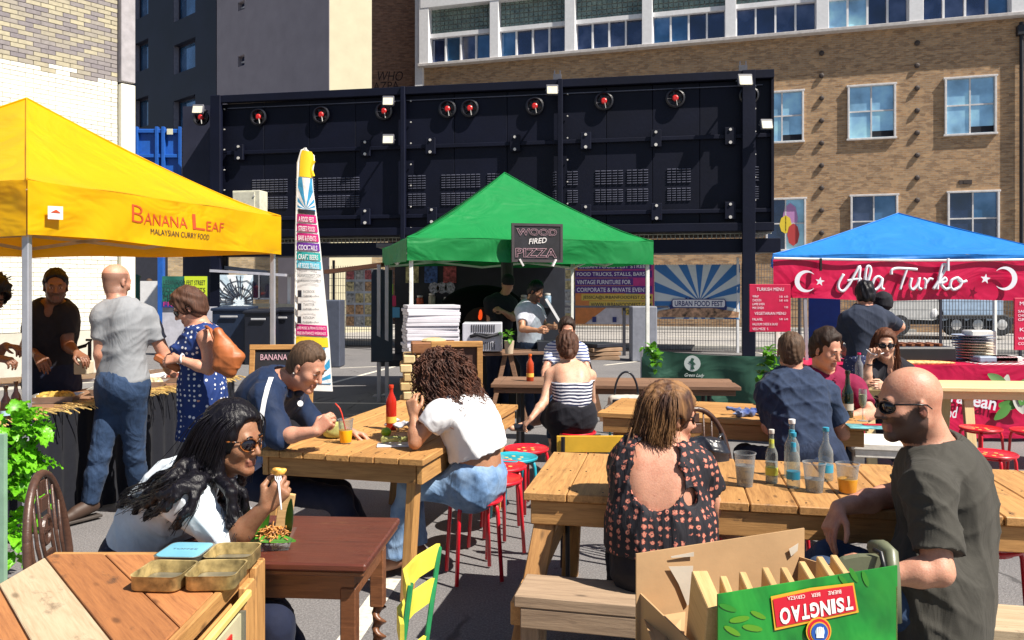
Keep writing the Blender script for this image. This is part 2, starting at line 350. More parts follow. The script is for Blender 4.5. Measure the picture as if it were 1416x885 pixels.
# ---------------------------------------------------------------- people
def unit(v): v = np.array(v, float); return v/max(1e-9, np.linalg.norm(v))
def A_(v): return np.array(v, float)
def hand(S, w_, d, nrm, side, s=1.0, curl=.35, spread=.12, thumb=.5, curls=None):
    """palm, four bent fingers of their own lengths and a thumb from the side of the palm"""
    w_ = A_(w_); d = unit(d); nrm = A_(nrm); nrm = unit(nrm-d*(nrm@d)); lt = np.cross(d, nrm)*side      # lt: towards the thumb
    for o in (-.026, -.009, .009, .026): S.cap(w_+d*.012*s+lt*o*.7*s, w_+d*.078*s+lt*o*s, .0145*s, .0125*s, k=.012)
    offs = (.029, .0098, -.0098, -.028); ln = (.068, .077, .071, .054); st = (.083, .088, .084, .076)
    for i in range(4):
        cu = curl if curls is None else curls[i]; a = 0; p = w_+d*st[i]*s*.93+lt*offs[i]*s; fd = unit(d+lt*offs[i]*spread*8)
        rr = (.0093, .0086, .0078, .0070)
        for j, fr in enumerate((.46, .30, .24)):
            a += cu*(1.15, 1.3, .8)[j]; dd = fd*math.cos(a)-nrm*math.sin(a); q = p+dd*ln[i]*fr*s*1.15; S.cap(p, q, rr[j]*s, rr[j+1]*s, k=.003); p = q
    t0 = w_+d*.022*s+lt*.024*s; t1 = t0+unit(d*.7+lt*.75-nrm*.35)*.040*s; t2 = t1+unit(d*(.95)+lt*(.35-thumb*.5)-nrm*(.3+thumb*.5))*.032*s; t3 = t2+unit(d*.95-lt*(thumb*.5)-nrm*(.25+thumb*.4))*.026*s
    S.cap(t0, t1, .0145*s, .011*s, k=.012); S.cap(t1, t2, .0108*s, .0095*s, k=.004); S.cap(t2, t3, .0095*s, .0078*s, k=.003)
def head(S, c, f, u, r_, s, nk, jaw=1.0, neckr=.056, open_=0):
    def p(a, b, z): return c+(f*a+r_*b+u*z)*s
    M = np.stack([f, r_, u], 1)
    S.ell(p(-.012, 0, .030), (.097*s, .077*s, .088*s), M, k=.0); S.ell(p(.030, 0, -.028), (.060*s, .060*s, .082*s), M, k=.02*s)
    for q in (-1, 1):
        S.cap(p(.0, q*.050*jaw, -.060), p(.070, q*.012, -.100), .020*s, .016*s, k=.022*s); S.ell(p(.058, q*.036, -.024), (.026*s,)*3, None, k=.022*s)
        S.ell(p(-.002, q*.079, -.010), (.017*s, .0068*s, .028*s), np.stack([unit(f+r_*q*.35), unit(r_-f*q*.35), u], 1), k=.006*s)
        S.ell(p(.007, q*.086, -.008), (.008*s, .006*s, .014*s), None, k=.004*s, op='s')
    S.cap(p(.074, -.007, -.102), p(.074, .007, -.102), .0165*s, k=.015*s)
    S.cap(p(.080, -.030, .021), p(.080, .030, .021), .0125*s, k=.016*s)
    for q in (-1, 1): S.ell(p(.099, q*.031, .004), (.014*s, .018*s, .012*s), M, k=.012*s, op='s'); S.ell(p(.0775, q*.031, .004), (.0135*s,)*3, None, k=.003*s)
    S.cap(p(.086, 0, .012), p(.110, 0, -.030), .0085*s, .0115*s, k=.012*s)
    for q in (-1, 1): S.ell(p(.096, q*.012, -.036), (.010*s, .0075*s, .0085*s), M, k=.005*s)
    S.cap(p(.0865, -.017, -.064), p(.0865, .017, -.064), .0068*s, k=.006*s); S.cap(p(.0860, -.014, -.076), p(.0860, .014, -.076), .0075*s, k=.006*s)
    S.cap(p(.094, -.022, -.0703), p(.094, .022, -.0703), .0025*s+open_*s, k=.002*s, op='s')
    S.cap(p(-.028, 0, -.045), nk, neckr*s, neckr*1.08*s, k=.03*s); S.cap(p(.012, 0, -.085), A_(nk)+f*.035*s, .040*s, .042*s, k=.03*s)
TORSO = [(0, .155, .112), (.12, .158, .118), (.28, .140, .104), (.45, .132, .098), (.62, .148, .106), (.78, .165, .112), (.90, .160, .098), (.975, .115, .070)]
def spine(J):
    p0, p1, p2 = A_(J['pel']), J.get('mid'), A_(J['nk']); p1 = (p0+p2)/2 if p1 is None else A_(p1); p1 = 2*p1-(p0+p2)/2
    return lambda t: p0*(1-t)**2+2*p1*t*(1-t)+p2*t*t
def torso(S, J, t=0, lo=-.03, hi=1.0, wmul=(1, 1, 1), dmul=(1, 1, 1), k=.05, shoulders=True):
    s = J['s']; b = J.get('bw', 1); bel = J.get('belly', 0); sp = spine(J); lat0, lat1 = A_(J['hlat']), A_(J['lat'])
    T = np.array([q[0] for q in TORSO]); n = 13
    for tt in np.linspace(max(0, lo), min(hi, .975), n):
        wd = np.interp(tt, T, [q[1] for q in TORSO])*s*b*np.interp(tt, (0, .45, 1), wmul)+t; dp = np.interp(tt, T, [q[2] for q in TORSO])*s*b*np.interp(tt, (0, .45, 1), dmul)+t
        dp += bel*s*math.exp(-((tt-.35)/.22)**2)*.5; c = sp(tt); lat = unit(lat0*(1-tt)+lat1*tt); c = c+J['fwd']*(bel*.4*s*math.exp(-((tt-.35)/.22)**2))
        if J.get('bust') and .55 < tt < .9: c = c+J['fwd']*J['bust']*.35*s*math.exp(-((tt-.72)/.1)**2)
        S.cap(c-lat*max(.005, wd-dp), c+lat*max(.005, wd-dp), dp, k=k)
    if J.get('bust'):
        for q in (-1, 1): S.ell(sp(.70)+J['fwd']*(.085*s*b+J['bust']*.5*s)+lat1*q*.075*s, (.062*s+t,)*3, None, k=.03)
    if shoulders:
        for q in 'LR': S.cap(A_(J['nk'])*.75+A_(J['sh'+q])*.25, J['sh'+q], .052*s*b+t, .056*s*b+t, k=.05)
def arm_(S, J, q, t=0, frac=2.0, flare=0, k=.02):
    """sleeve or arm: frac 0..1 along the upper arm, 1..2 along the forearm"""
    s = J['s']; b = J.get('ab', J.get('bw', 1)); a, e, w_ = A_(J['sh'+q]), A_(J['el'+q]), A_(J['wr'+q])
    cb = None if frac >= 1 else frac
    S.cap(a, e, .054*s*b+t, .040*s*b+t+(flare if frac <= 1 else 0), k=.045, cutb=cb)
    if frac > 1:
        f2 = frac-1; m = e+(w_-e)*.35; S.cap(e, m, .040*s*b+t, .0405*s*b+t, k=.02, cutb=None if f2 > .35 else f2/.35)
        if f2 > .35: S.cap(m, w_, .0405*s*b+t, .0265*s*b+t+flare, k=.02, cutb=None if f2 >= .999 else (f2-.35)/.65)
def leg_(S, J, q, t=0, frac=2.0, k=.03, flare=0):
    s = J['s']; b = J.get('lb', J.get('bw', 1)); h_, kn, an = A_(J['hip'+q]), A_(J['kn'+q]), A_(J['an'+q])
    S.cap(h_, kn, .088*s*b+t, .056*s*b+t, k=k+.02, cutb=frac if frac < 1 else None)
    if frac > 1: m = kn+(an-kn)*.35+unit(np.cross(J['hlat'], kn-an))*0; S.cap(kn, m, .054*s*b+t, .056*s*b+t, k=k); S.cap(m, an, .056*s*b+t, .036*s*b+t+flare, k=k, cutb=frac-1 if frac < 1.97 else None)
def setup(J):
    s = J.setdefault('s', 1.0); J['nk'] = A_(J['nk']); J['pel'] = A_(J['pel']); f = unit(J['f']); J['f'] = f; tf = unit(J.get('tf', f)); up = np.array([0, 0, 1.])
    J['lat'] = A_(J['lat']) if 'lat' in J else unit(np.cross(tf, up)); J['hlat'] = A_(J.get('hlat', J['lat'])); J['fwd'] = unit(np.cross(up, J['lat']))
    b = J.get('bw', 1)
    for q, sg in (('R', 1), ('L', -1)):
        if 'sh'+q not in J: J['sh'+q] = J['nk']+J['lat']*sg*.170*s*b-unit(J['nk']-J['pel'])*.055*s
        if 'hip'+q not in J: J['hip'+q] = J['pel']+J['hlat']*sg*.088*s*b-up*.02*s
        for z in ('el', 'wr', 'kn', 'an'):
            if z+q not in J: J[z+q] = J[{'el': 'sh', 'wr': 'el', 'kn': 'hip', 'an': 'kn'}[z]+q]+{'el': -up*.28, 'wr': -up*.24+tf*.08, 'kn': -up*.42+tf*.05, 'an': -up*.40}[z]*s
        if 'toe'+q not in J: J['toe'+q] = A_(J['an'+q])+unit(tf*[1, 1, 0])*.14*s-up*.05
    J['u'] = unit(np.cross(unit(np.cross(f, up)), f)); J['u'] = unit(J['u']+A_(J.get('roll', (0, 0, 0)))); J['u'] = unit(J['u']-f*(J['u']@f)); J['r'] = np.cross(f, J['u'])
    return J
def person(label, J, skin, h=.009, hf=.0048, group=None, paint=None, barefeet=True, cat='person'):
    J = setup(J); s = J['s']; base = J.get('base', (J['pel'][0], J['pel'][1], 0)); root = thing('person', label, cat, base, group); J['root'] = root
    S = SDF(); hs = J.get('hs', s); J['hs'] = hs
    torso(S, J); [arm_(S, J, q) for q in 'LR']; [leg_(S, J, q) for q in 'LR']
    for q, sg in (('R', 1), ('L', -1)):
        an, to = A_(J['an'+q]), A_(J['toe'+q]); S.cap(an, (an*.6+to*.4), .034*s, .03*s, k=.02); S.cap(an-unit(to-an)*.03*s-np.array([0, 0, .03*s]), to, .03*s, .026*s, k=.02)
        hd = J.get('hd'+q) ; fw = A_(J['wr'+q])-A_(J['el'+q]); d = unit(hd['d']) if hd and 'd' in hd else unit(fw); nr = hd['n'] if hd and 'n' in hd else J['lat']*sg
        hd = hd or {}; hand(S, J['wr'+q], d, nr, hd.get('side', -1 if q == 'R' else 1), s*hd.get('s', 1), hd.get('curl', .35), thumb=hd.get('thumb', .5), curls=hd.get('curls'))
    head(S, A_(J['hd']), J['f'], J['u'], J['r'], hs, J['nk'], jaw=J.get('jaw', 1), neckr=J.get('nr', .054))
    fine = [(A_(J['hd']), .125*hs)] + [(A_(J['wr'+q])+unit((J.get('hd'+q) or {}).get('d', A_(J['wr'+q])-A_(J['el'+q])))*.08*s, .085*s) for q in 'LR' if (J.get('hd'+q) or {}).get('fine', True)]
    hd0, f, u, r_ = A_(J['hd']), J['f'], J['u'], J['r']; pc = J.get('paint', {})
    def pf(P):
        q = (P-hd0)/hs; a, b, z = q@f, q@r_, q@u; C = np.zeros((len(P), 4)); inh = (np.abs(a) < .14) & (np.abs(b) < .1) & (np.abs(z) < .13)
        def put(mask, col, al):
            al = np.clip(al, 0, 1)*mask; C[:, :3] = C[:, :3]*(1-al[:, None])+np.array(col)*al[:, None]; C[:, 3] = np.maximum(C[:, 3], al)
        if 'beard' in pc:
            bz = (z < -.030+.45*np.clip(.07-a, 0, .07)) & (a > -.02) & (z > -.135) & ~((z > -.08) & (z < -.058) & (a > .088))
            put(inh & bz, pc['beard'][:3], np.full(len(P), pc['beard'][3]))
        if 'fringe' in pc: put(inh & (a < .03) & (z < .055+.2*a) & (z > -.085+.2*a) & ~((np.abs(b) > .082) & (np.abs(a) < .03)), pc['fringe'][:3], np.full(len(P), pc['fringe'][3]))
        if 'stub' in pc: put(inh & ((a < -.005) | (z > .07)) & (z > -.06+.2*a), pc['stub'][:3], np.full(len(P), pc['stub'][3]))
        put(inh & (a > .078) & (np.abs(b) < .025) & (np.abs(z+.0705) < .0135), pc.get('lip', (.34, .09, .07)), np.full(len(P), .6))
        put(inh & (np.abs(b) > .078) & (np.abs(a) < .03), (.5, .12, .07), np.full(len(P), .25))
        return C
    body = sdf_obj('body', S, skin, root, h, fine, hf, paint=pf, rel=1); J['body'] = body
    eye_w = flat('eye_white', (.42, .38, .36), .3); iris = flat('iris_brown', (.03, .015, .01), .15); brow = J.get('browm') or MATS.get('hair_dark')
    if not J.get('noeyes'):
        for sg in (-1, 1):
            c = hd0+(f*.0815+r_*sg*.031+u*.004)*hs; M = Matrix(np.stack([f, r_, u], 1).tolist()); e = mesh_obj('eye', G().ell(c, (.0096*hs, .0135*hs, .0052*hs), M, 12, 8), eye_w, root, True)
            mesh_obj('iris', G().ell(c+f*.0060*hs, (.0046*hs, .0060*hs, .0050*hs), M, 10, 6), iris, e, True)
            if brow:
                P_ = [hd0+(f*(.0935-.0025*abs(i-1))+r_*sg*(.016+.015*i)+u*(.026+.003*(1-abs(i-1))))*hs for i in range(3)]; mesh_obj('eyebrow', G().tube(P_, [.003*hs, .0042*hs, .002*hs], 6), brow, root, True)
    return J
def hfr(J):
    hd0, f, u, r_, s = A_(J['hd']), J['f'], J['u'], J['r'], J['hs']; return lambda a, b, z: hd0+(f*a+r_*b+u*z)*s
def streak(f, u, seed=1, fr=190, amp=.0035):
    r_ = np.random.RandomState(seed)
    def fn(P):
        o = np.zeros(len(P))
        for i in range(4): k = unit(r_.normal(size=3)-u*0); k = unit(k-unit(u)*(k@unit(u))*.8); o += np.sin(P@k*fr*(.6+.4*i)+3*np.sin(P@unit(r_.normal(size=3))*25+i))/(1+.4*i)
        return o*amp/2
    return fn
def hair_short(J, m, thick=.012, front=.055, side=-.02, back=-.07, top=.0, name='hair', h=.006, seed=1, amp=.003, fr=230, vol=1.0):
    p = hfr(J); s = J['hs']; S = SDF(); M = np.stack([J['f'], J['r'], J['u']], 1); t = thick*s
    S.ell(p(-.014, 0, .034+top*.5), ((.097*s+t)*vol, (.077*s+t)*vol, (.088*s+t+top*s)*vol), M, k=0)
    S.ell(p(-.045, 0, -.015), (.062*s+t, .066*s+t, .075*s+t), M, k=.02)
    lo = p(0, 0, 0)-.3*s; hi = p(0, 0, 0)+.3*s
    # hairline: cut away the face, and what is below ears and nape
    for q in (-1, 0, 1): S.cap(p(.135-.012*abs(q), q*.034, -.10), p(.135-.012*abs(q), q*.030, front-.035-.012*abs(q)), .088*s, .068*s, k=.012*s, op='s')
    for q in (-1, 1): S.cap(p(.040, q*.095, -.09), p(.052, q*.090, side), .038*s, .032*s, k=.012*s, op='s'); S.ell(p(-.002, q*.088, -.016), (.021*s, .02*s, .034*s), M, k=.005*s, op='s')
    S.plane(p(-.05, 0, back), -J['u']+J['f']*.35, lo, hi, k=.01)
    return sdf_obj(name, S, m, J['root'], h, rel=1, disp=streak(J['f'], J['u'], seed, fr, amp*s))
def locks(J, guides, m, n=14, r0=.006, jit=.02, curl=0, cf=60, seed=3, name='hair_locks', taper=.25, segs=18, sides=5, parent=None):
    """strands that follow guide lines; curl adds ringlets"""
    rr = np.random.RandomState(seed); g = G()
    for gd in guides:
        P = np.array([A_(x) for x in gd]); tt = np.linspace(0, len(P)-1, segs)
        for _ in range(n):
            o0 = rr.normal(size=3)*jit; o1 = rr.normal(size=3)*jit*1.2; ph = rr.rand()*6.28; f2 = cf*(.8+.4*rr.rand()); L_ = .82+.25*rr.rand(); pts = []
            for i, t in enumerate(tt):
                t = min(t*L_, len(P)-1.001); j = int(t); u_ = t-j; p0, p1, p2, p3 = P[max(0, j-1)], P[j], P[min(j+1, len(P)-1)], P[min(j+2, len(P)-1)]
                c = .5*((2*p1)+(-p0+p2)*u_+(2*p0-5*p1+4*p2-p3)*u_**2+(-p0+3*p1-3*p2+p3)*u_**3); q = i/(segs-1); a = ph+q*f2
                pts.append(c+o0*(.35+.65*q)+o1*q*q+curl*q**.3*np.array([math.cos(a), math.sin(a), .4*math.sin(a*1.1)]))
            rad = [r0*(.7+.5*rr.rand())*(1-(1-taper)*(i/(segs-1))**2) for i in range(segs)]; g.tube(pts, rad, sides)
    return mesh_obj(name, g, m, parent or J['root'], True)
def hair_mass(J, guides, m, r0=.03, r1=.012, name='hair_mass', h=.008, seed=2, amp=.004, fr=150, wave=.0):
    S = SDF()
    for gi, gd in enumerate(guides):
        P_ = [A_(x) for x in gd]; Q = []
        for i in range(len(P_)-1):
            p0, p1, p2, p3 = P_[max(0, i-1)], P_[i], P_[i+1], P_[min(i+2, len(P_)-1)]
            for k in range(4): u_ = k/4; Q.append(.5*((2*p1)+(-p0+p2)*u_+(2*p0-5*p1+4*p2-p3)*u_**2+(-p0+3*p1-3*p2+p3)*u_**3))
        Q.append(P_[-1]); n = len(Q); Q = [q+np.array([0, 0, 1.])*wave*math.sin(i*1.3+gi)*i/n for i, q in enumerate(Q)]
        for i in range(n-1): S.cap(Q[i], Q[i+1], r0+(r1-r0)*(i/n)**1.2, r0+(r1-r0)*((i+1)/n)**1.2, k=.012)
    d = A_(guides[0][-1])-A_(guides[0][0]); return sdf_obj(name, S, m, J['root'], h, disp=streak(d, unit(d), seed, fr, amp))
def shades(J, m, lens, wide=.0, label=None):
    p = hfr(J); s = J['hs']; g = G()
    fr = []
    for q in (-1, 1):
        g.tube([p(.078, q*.058, .012), p(.05, q*.076, .011), p(.02, q*.087, .009), p(-.012, q*.089, .004), p(-.03, q*.084, -.012)], [.0034*s, .0032*s, .003*s, .0028*s, .002*s], 6)
        ring = [p(.104-8.0*(.032+.027*math.cos(a))**2, q*(.032+.027*math.cos(a)), .002+(.021+wide)*math.sin(a)*(1.0 if math.sin(a) < 0 else .85)) for a in np.linspace(0, 2*PI, 19)]; g.tube(ring, .0028*s, 6, cap=False); fr.append(ring)
    g.tube([p(.102, -.008, .008), p(.106, 0, .010), p(.102, .008, .008)], .0026*s, 6)
    o = mesh_obj('sunglasses', g, m, J['root'], True)
    for ring in fr:
        g2 = G(); c = sum(ring[:-1])/(len(ring)-1)+J['f']*.003*s; n = len(ring)-1; g2.add([c]+[A_(x) for x in ring[:-1]]+[A_(x)-J['f']*.0015*s for x in ring[:-1]], [(0, 1+i, 1+(i+1) % n) for i in range(n)]+[(1+i, 1+n+i, 1+n+(i+1) % n, 1+(i+1) % n) for i in range(n)]+[tuple(1+n+i for i in range(n-1, -1, -1))]); mesh_obj('lens', g2, lens, o, True)
    return o
def shirt(J, m, t=.014, frac=.6, lo=-.02, hem=None, neck=.062, name='shirt', fold=.006, h=.011, flare=.006, freq=13, seed=1, wmul=(1, 1, 1), dmul=(1, 1, 1), scoop=None, fracs=None, collar=0, fracL=None, fracR=None, paint=None, extra=None, necktilt=.0, rel=1, aniso=(1, 1, 1), armk=None):
    S = SDF(); s = J['s']; torso(S, J, t, lo, 1.0, wmul, dmul)
    for q in 'LR':
        fr = {'L': fracL, 'R': fracR}[q]; fr = frac if fr is None else fr
        if fr > .05: arm_(S, J, q, t, fr, flare)
    if extra: extra(S)
    axis = unit(J['nk']-J['pel']); blo = A_(J['pel'])-.6; bhi = A_(J['nk'])+.6
    if hem is not None: hp, hn = hem; S.p.append((lambda x, y, z, a=A_(hp), n=unit(hn): -((x-a[0])*n[0]+(y-a[1])*n[1]+(z-a[2])*n[2]), A_(hp)-.33, A_(hp)+.33, .004, 'sub')) if not J.get('hembox') else S.p.append((lambda x, y, z, a=A_(hp), n=unit(hn): -((x-a[0])*n[0]+(y-a[1])*n[1]+(z-a[2])*n[2]), A_(J['hembox'][0]), A_(J['hembox'][1]), .004, 'sub'))
    S.cap(J['nk']+axis*.0-J['fwd']*.0*s, A_(J['nk'])*.3+A_(J['hd'])*.7+J['fwd']*necktilt, neck*s, neck*1.25*s, k=.012, op='s')
    if scoop is not None:
        for c, rr, MM in scoop: S.ell(c, rr, MM, k=.008, op='s')
    ob = sdf_obj(name, S, m, J['root'], h, fold=fold, freq=freq, seed=seed, paint=paint, rel=rel, aniso=aniso)
    if scoop is None and frac > .1 and neck < .08:      # ribbed neckband that follows the opening
        o0 = Vector(J['root'].location); ax = unit(J['nk']-J['pel']); r1 = unit(J['lat']-ax*(J['lat']@ax)); r2 = np.cross(ax, r1); pts = []
        for a in np.linspace(0, 2*PI, 29)[:-1]:
            q = J['nk']+ax*.12+(r1*math.cos(a)+r2*math.sin(a))*(neck*s+.006); hit, loc, nn, _ = ob.ray_cast(Vector(q)-o0, Vector(-ax))
            if hit: pts.append(np.array(loc+o0))
        if len(pts) > 22:
            m0 = np.mean([p@ax for p in pts]); P_ = [p+ax*(np.clip(p@ax-m0, -.035, .035)-(p@ax-m0)) for p in pts]; n = len(P_); P_ = [(P_[i-1]+P_[i]*2+P_[(i+1) % n])/4 for i in range(n)]; g = G().tube(P_+[P_[0], P_[1]], .0062*s, 6, cap=False); mesh_obj('neckband', g, m, J['root'], True)
    return ob
def trousers(J, m, t=.012, frac=1.93, name='trousers', fold=.006, h=.012, waist=.16, seed=2, freq=15, flare=.012, hipmul=1.0):
    S = SDF(); torso(S, J, t, 0, waist, (hipmul,)*3, (1, 1, 1), shoulders=False); [leg_(S, J, q, t, frac, flare=flare) for q in 'LR']
    s = J['s']; [S.ell(A_(J['hip'+q])-J['fwd']*(.025)*s, (.098*s*J.get('bw', 1)*hipmul,)*3, None, k=.05) for q in 'LR']
    return sdf_obj(name, S, m, J['root'], h, fold=fold, freq=freq, seed=seed)
def shoes(J, m, sole=None, h=.008, hgt=.035, qs='LR'):
    s = J['s']
    for q in qs:
        S = SDF(); an, to = A_(J['an'+q]), A_(J['toe'+q]); d = unit(to-an); S.cap(an+d*.0-np.array([0, 0, .01]), an*.5+to*.5, .044*s, .040*s, k=.02); S.cap(an-d*.03*s-np.array([0, 0, .035*s]), to, .040*s, .036*s, k=.02)
        if hgt > .04: S.cap(an, an+np.array([0, 0, hgt]), .047*s, .045*s, k=.01)
        zb = min(an[2]-.075*s, to[2]-.03*s); S.plane((0, 0, zb+.012), (0, 0, -1), np.minimum(an, to)-.2, np.maximum(an, to)+.2)
        o = sdf_obj('shoe', S, m, J['root'], h)
        if sole:
            g = G(); L_ = unit([d[0], d[1], 0]); g.beam(an-L_*.07*s+[0, 0, zb+.006-an[2]], to+L_*.035*s+[0, 0, zb+.006-to[2]], .078*s, .02, b=.006); mesh_obj('sole', g, sole, o)
def on_floor(J, *q):
    pass
# ================================================================ THE SETTING
def asphalt(name, c, spots=.5):
    m, t, b = nodes(name); v = coords(t, rand=False); n = noise(t, v, 90, 3, .7); n2 = noise(t, v, .7, 5, .6); n3 = noise(t, v, 320, 2)
    col = ramp(t, n, [(.3, tuple(x*.55 for x in c)), (.55, c), (.75, tuple(x*1.7 for x in c))]); col = mixc(t, .55, col, ramp(t, n2, [(.3, (.6, .6, .62)), (.7, (1.15, 1.12, 1.1))]), 'MULTIPLY')
    vo = N(t, 'ShaderNodeTexVoronoi'); L(t, v, vo.inputs['Vector']); vo.inputs['Scale'].default_value = 130; col = mixc(t, ramp(t, vo.outputs['Distance'], [(.0, (.45, .45, .45)), (.35, (0, 0, 0))]), col, tuple(min(1, x*2.6) for x in c))
    st = ramp(t, noise(t, v, 2.3, 5, .65), [(.62, (0, 0, 0)), (.72, (spots, spots, spots))]); col = mixc(t, st, col, tuple(x*.45 for x in c))
    c1 = N(t, 'ShaderNodeTexVoronoi', feature='DISTANCE_TO_EDGE'); wv = N(t, 'ShaderNodeVectorMath', operation='MULTIPLY_ADD'); nn = N(t, 'ShaderNodeTexNoise'); L(t, v, nn.inputs['Vector']); nn.inputs['Scale'].default_value = 3; L(t, nn.outputs['Color'], wv.inputs[0]); wv.inputs[1].default_value = (.35, .35, 0); L(t, v, wv.inputs[2]); L(t, wv.outputs[0], c1.inputs['Vector']); c1.inputs['Scale'].default_value = .55
    ck_ = ramp(t, c1.outputs['Distance'], [(.004, (.75, .75, .75)), (.010, (0, 0, 0))]); mk = ramp(t, noise(t, v, .5, 2), [(.5, (0, 0, 0)), (.56, (1, 1, 1))]); ckm = mixc(t, 1.0, ck_, mk, 'MULTIPLY'); col = mixc(t, ckm, col, tuple(x*.25 for x in c))
    gm = N(t, 'ShaderNodeTexVoronoi'); L(t, v, gm.inputs['Vector']); gm.inputs['Scale'].default_value = 3.4; col = mixc(t, ramp(t, gm.outputs['Distance'], [(.035, (.6, .6, .6)), (.055, (0, 0, 0))]), col, tuple(x*.35 for x in c))
    L(t, col, b.inputs['Base Color']); b.inputs['Roughness'].default_value = .85; bump(t, b, n, .6, .006); MATS[name] = m; return m
m_asph = asphalt('asphalt', (.175, .168, .170)); m_road = asphalt('road_asphalt', (.33, .32, .31), .2); m_line = plain('road_paint', (.62, .58, .50), .7, var=.3, nscale=25, bmp=.3)
g = G().add([(-300, -60, 0), (300, -60, 0), (300, 600, 0), (-300, 600, 0)], [(0, 1, 2, 3)]); tag(mesh_obj('ground', g, m_asph), kind='structure')
DC = V(-.9838, .1794, 0); NC = V(-.1794, -.9838, 0); CP = V(6.26, 19.0, 0)      # the steel container block: right end, direction to the left, normal
def along(P, d, t, z=0): return V(P.x+d.x*t, P.y+d.y*t, z)
# road behind the fence, kerb and dashes
rp = [along(CP-NC*2.6, DC, t) for t in (-40, 60)]; rq = [along(CP-NC*12, DC, t) for t in (-40, 60)]
tag(mesh_obj('road', G().add([(p.x, p.y, .004) for p in (rp[0], rp[1], rq[1], rq[0])], [(0, 1, 2, 3)][::1]), m_road), kind='structure')
m_conc = plain('concrete', (.34, .33, .31), .85, var=.2, nscale=4, bmp=.3, bscale=40)
g = G().beam(along(CP-NC*1.9, DC, -30, .06), along(CP-NC*1.9, DC, 40, .06), .3, .12, b=.015); tag(mesh_obj('kerb', g, m_conc), kind='structure')
g = G().beam(along(CP-NC*12.2, DC, -40, .06), along(CP-NC*12.2, DC, 60, .06), .4, .12, b=.015); tag(mesh_obj('far_kerb', g, m_conc), kind='structure')
g = G()
for k in range(-6, 9):
    a = along(CP-NC*7.6, DC, k*5.4, .008); b = along(CP-NC*7.6, DC, k*5.4+2.4, .008); g.add([a-NC*.09, b-NC*.09, b+NC*.09, a+NC*.09], [(0, 1, 2, 3)])
tag(mesh_obj('lane_dash', g, m_line), kind='structure')
g = G()
def gline(a, b, w_): a, b = Vector(a), Vector(b); n = (b-a).cross(V(0, 0, 1)).normalized()*w_/2; g.add([a-n, b-n, b+n, a+n], [(0, 1, 2, 3)])
Z = .004
for (x0, y0, x1, y1, w_) in ((430, 537, 560, 503, .10), (360, 556, 545, 558, .09), (470, 509, 560, 505, .08), (455, 472, 530, 476, .1), (806, 462, 866, 462, .1), (836, 505, 880, 500, .1), (1010, 480, 1110, 500, .1)):
    a, b = WZ(x0, y0, Z), WZ(x1, y1, Z); gline((a.x, a.y, Z), (b.x, b.y, Z), w_)
gline(tuple(WZ(541, 800, Z)), tuple(WZ(500, 885, Z)+V(-.1, -.4, 0)), .11)
tag(mesh_obj('bay_line', g, m_line), kind='structure')

# ---- brick wall material for far facades (object x along the wall, z up)
def brickmat(name, c1, c2, mortar, bw=.225, bh=.075, bmp=.4):
    m, t, b = nodes(name); c = N(t, 'ShaderNodeTexCoord'); s = N(t, 'ShaderNodeSeparateXYZ'); L(t, c.outputs['Object'], s.inputs[0]); k = N(t, 'ShaderNodeCombineXYZ'); L(t, s.outputs[0], k.inputs[0]); L(t, s.outputs[2], k.inputs[1])
    br = N(t, 'ShaderNodeTexBrick'); L(t, k.outputs[0], br.inputs['Vector']); br.inputs['Scale'].default_value = 1; br.inputs['Brick Width'].default_value = bw; br.inputs['Row Height'].default_value = bh
    br.inputs['Mortar Size'].default_value = .008; br.inputs['Color1'].default_value = rgb(c1); br.inputs['Color2'].default_value = rgb(c2); br.inputs['Mortar'].default_value = rgb(mortar); br.inputs['Bias'].default_value = -.2
    n = noise(t, c.outputs['Object'], .35, 5, .7); n2 = noise(t, c.outputs['Object'], 3.5, 6, .8); n3 = N(t, 'ShaderNodeTexVoronoi'); mp = N(t, 'ShaderNodeMapping'); mp.inputs['Scale'].default_value = (4.4, 1, 13.3); L(t, c.outputs['Object'], mp.inputs[0]); L(t, mp.outputs[0], n3.inputs['Vector']); n3.inputs['Scale'].default_value = 1
    col = mixc(t, .25, br.outputs[0], ramp(t, n, [(.3, (.7, .66, .66)), (.7, (1.1, 1.05, 1))]), 'MULTIPLY'); col = mixc(t, .25, col, ramp(t, n2, [(.35, (.55, .5, .48)), (.6, (1.1, 1.1, 1.05))]), 'MULTIPLY')
    col = mixc(t, .45, col, ramp(t, N(t, 'ShaderNodeSeparateColor').outputs[0], [(0, (1, 1, 1))]) if False else ramp(t, n3.outputs['Color'], [(.1, (.35, .25, .22)), (.5, (1, .95, .9)), (.9, (1.5, 1.3, 1.05))]), 'MULTIPLY')
    L(t, col, b.inputs['Base Color']); b.inputs['Roughness'].default_value = .9; bump(t, b, br.outputs['Fac'], -bmp, .01); MATS[name] = m; return m
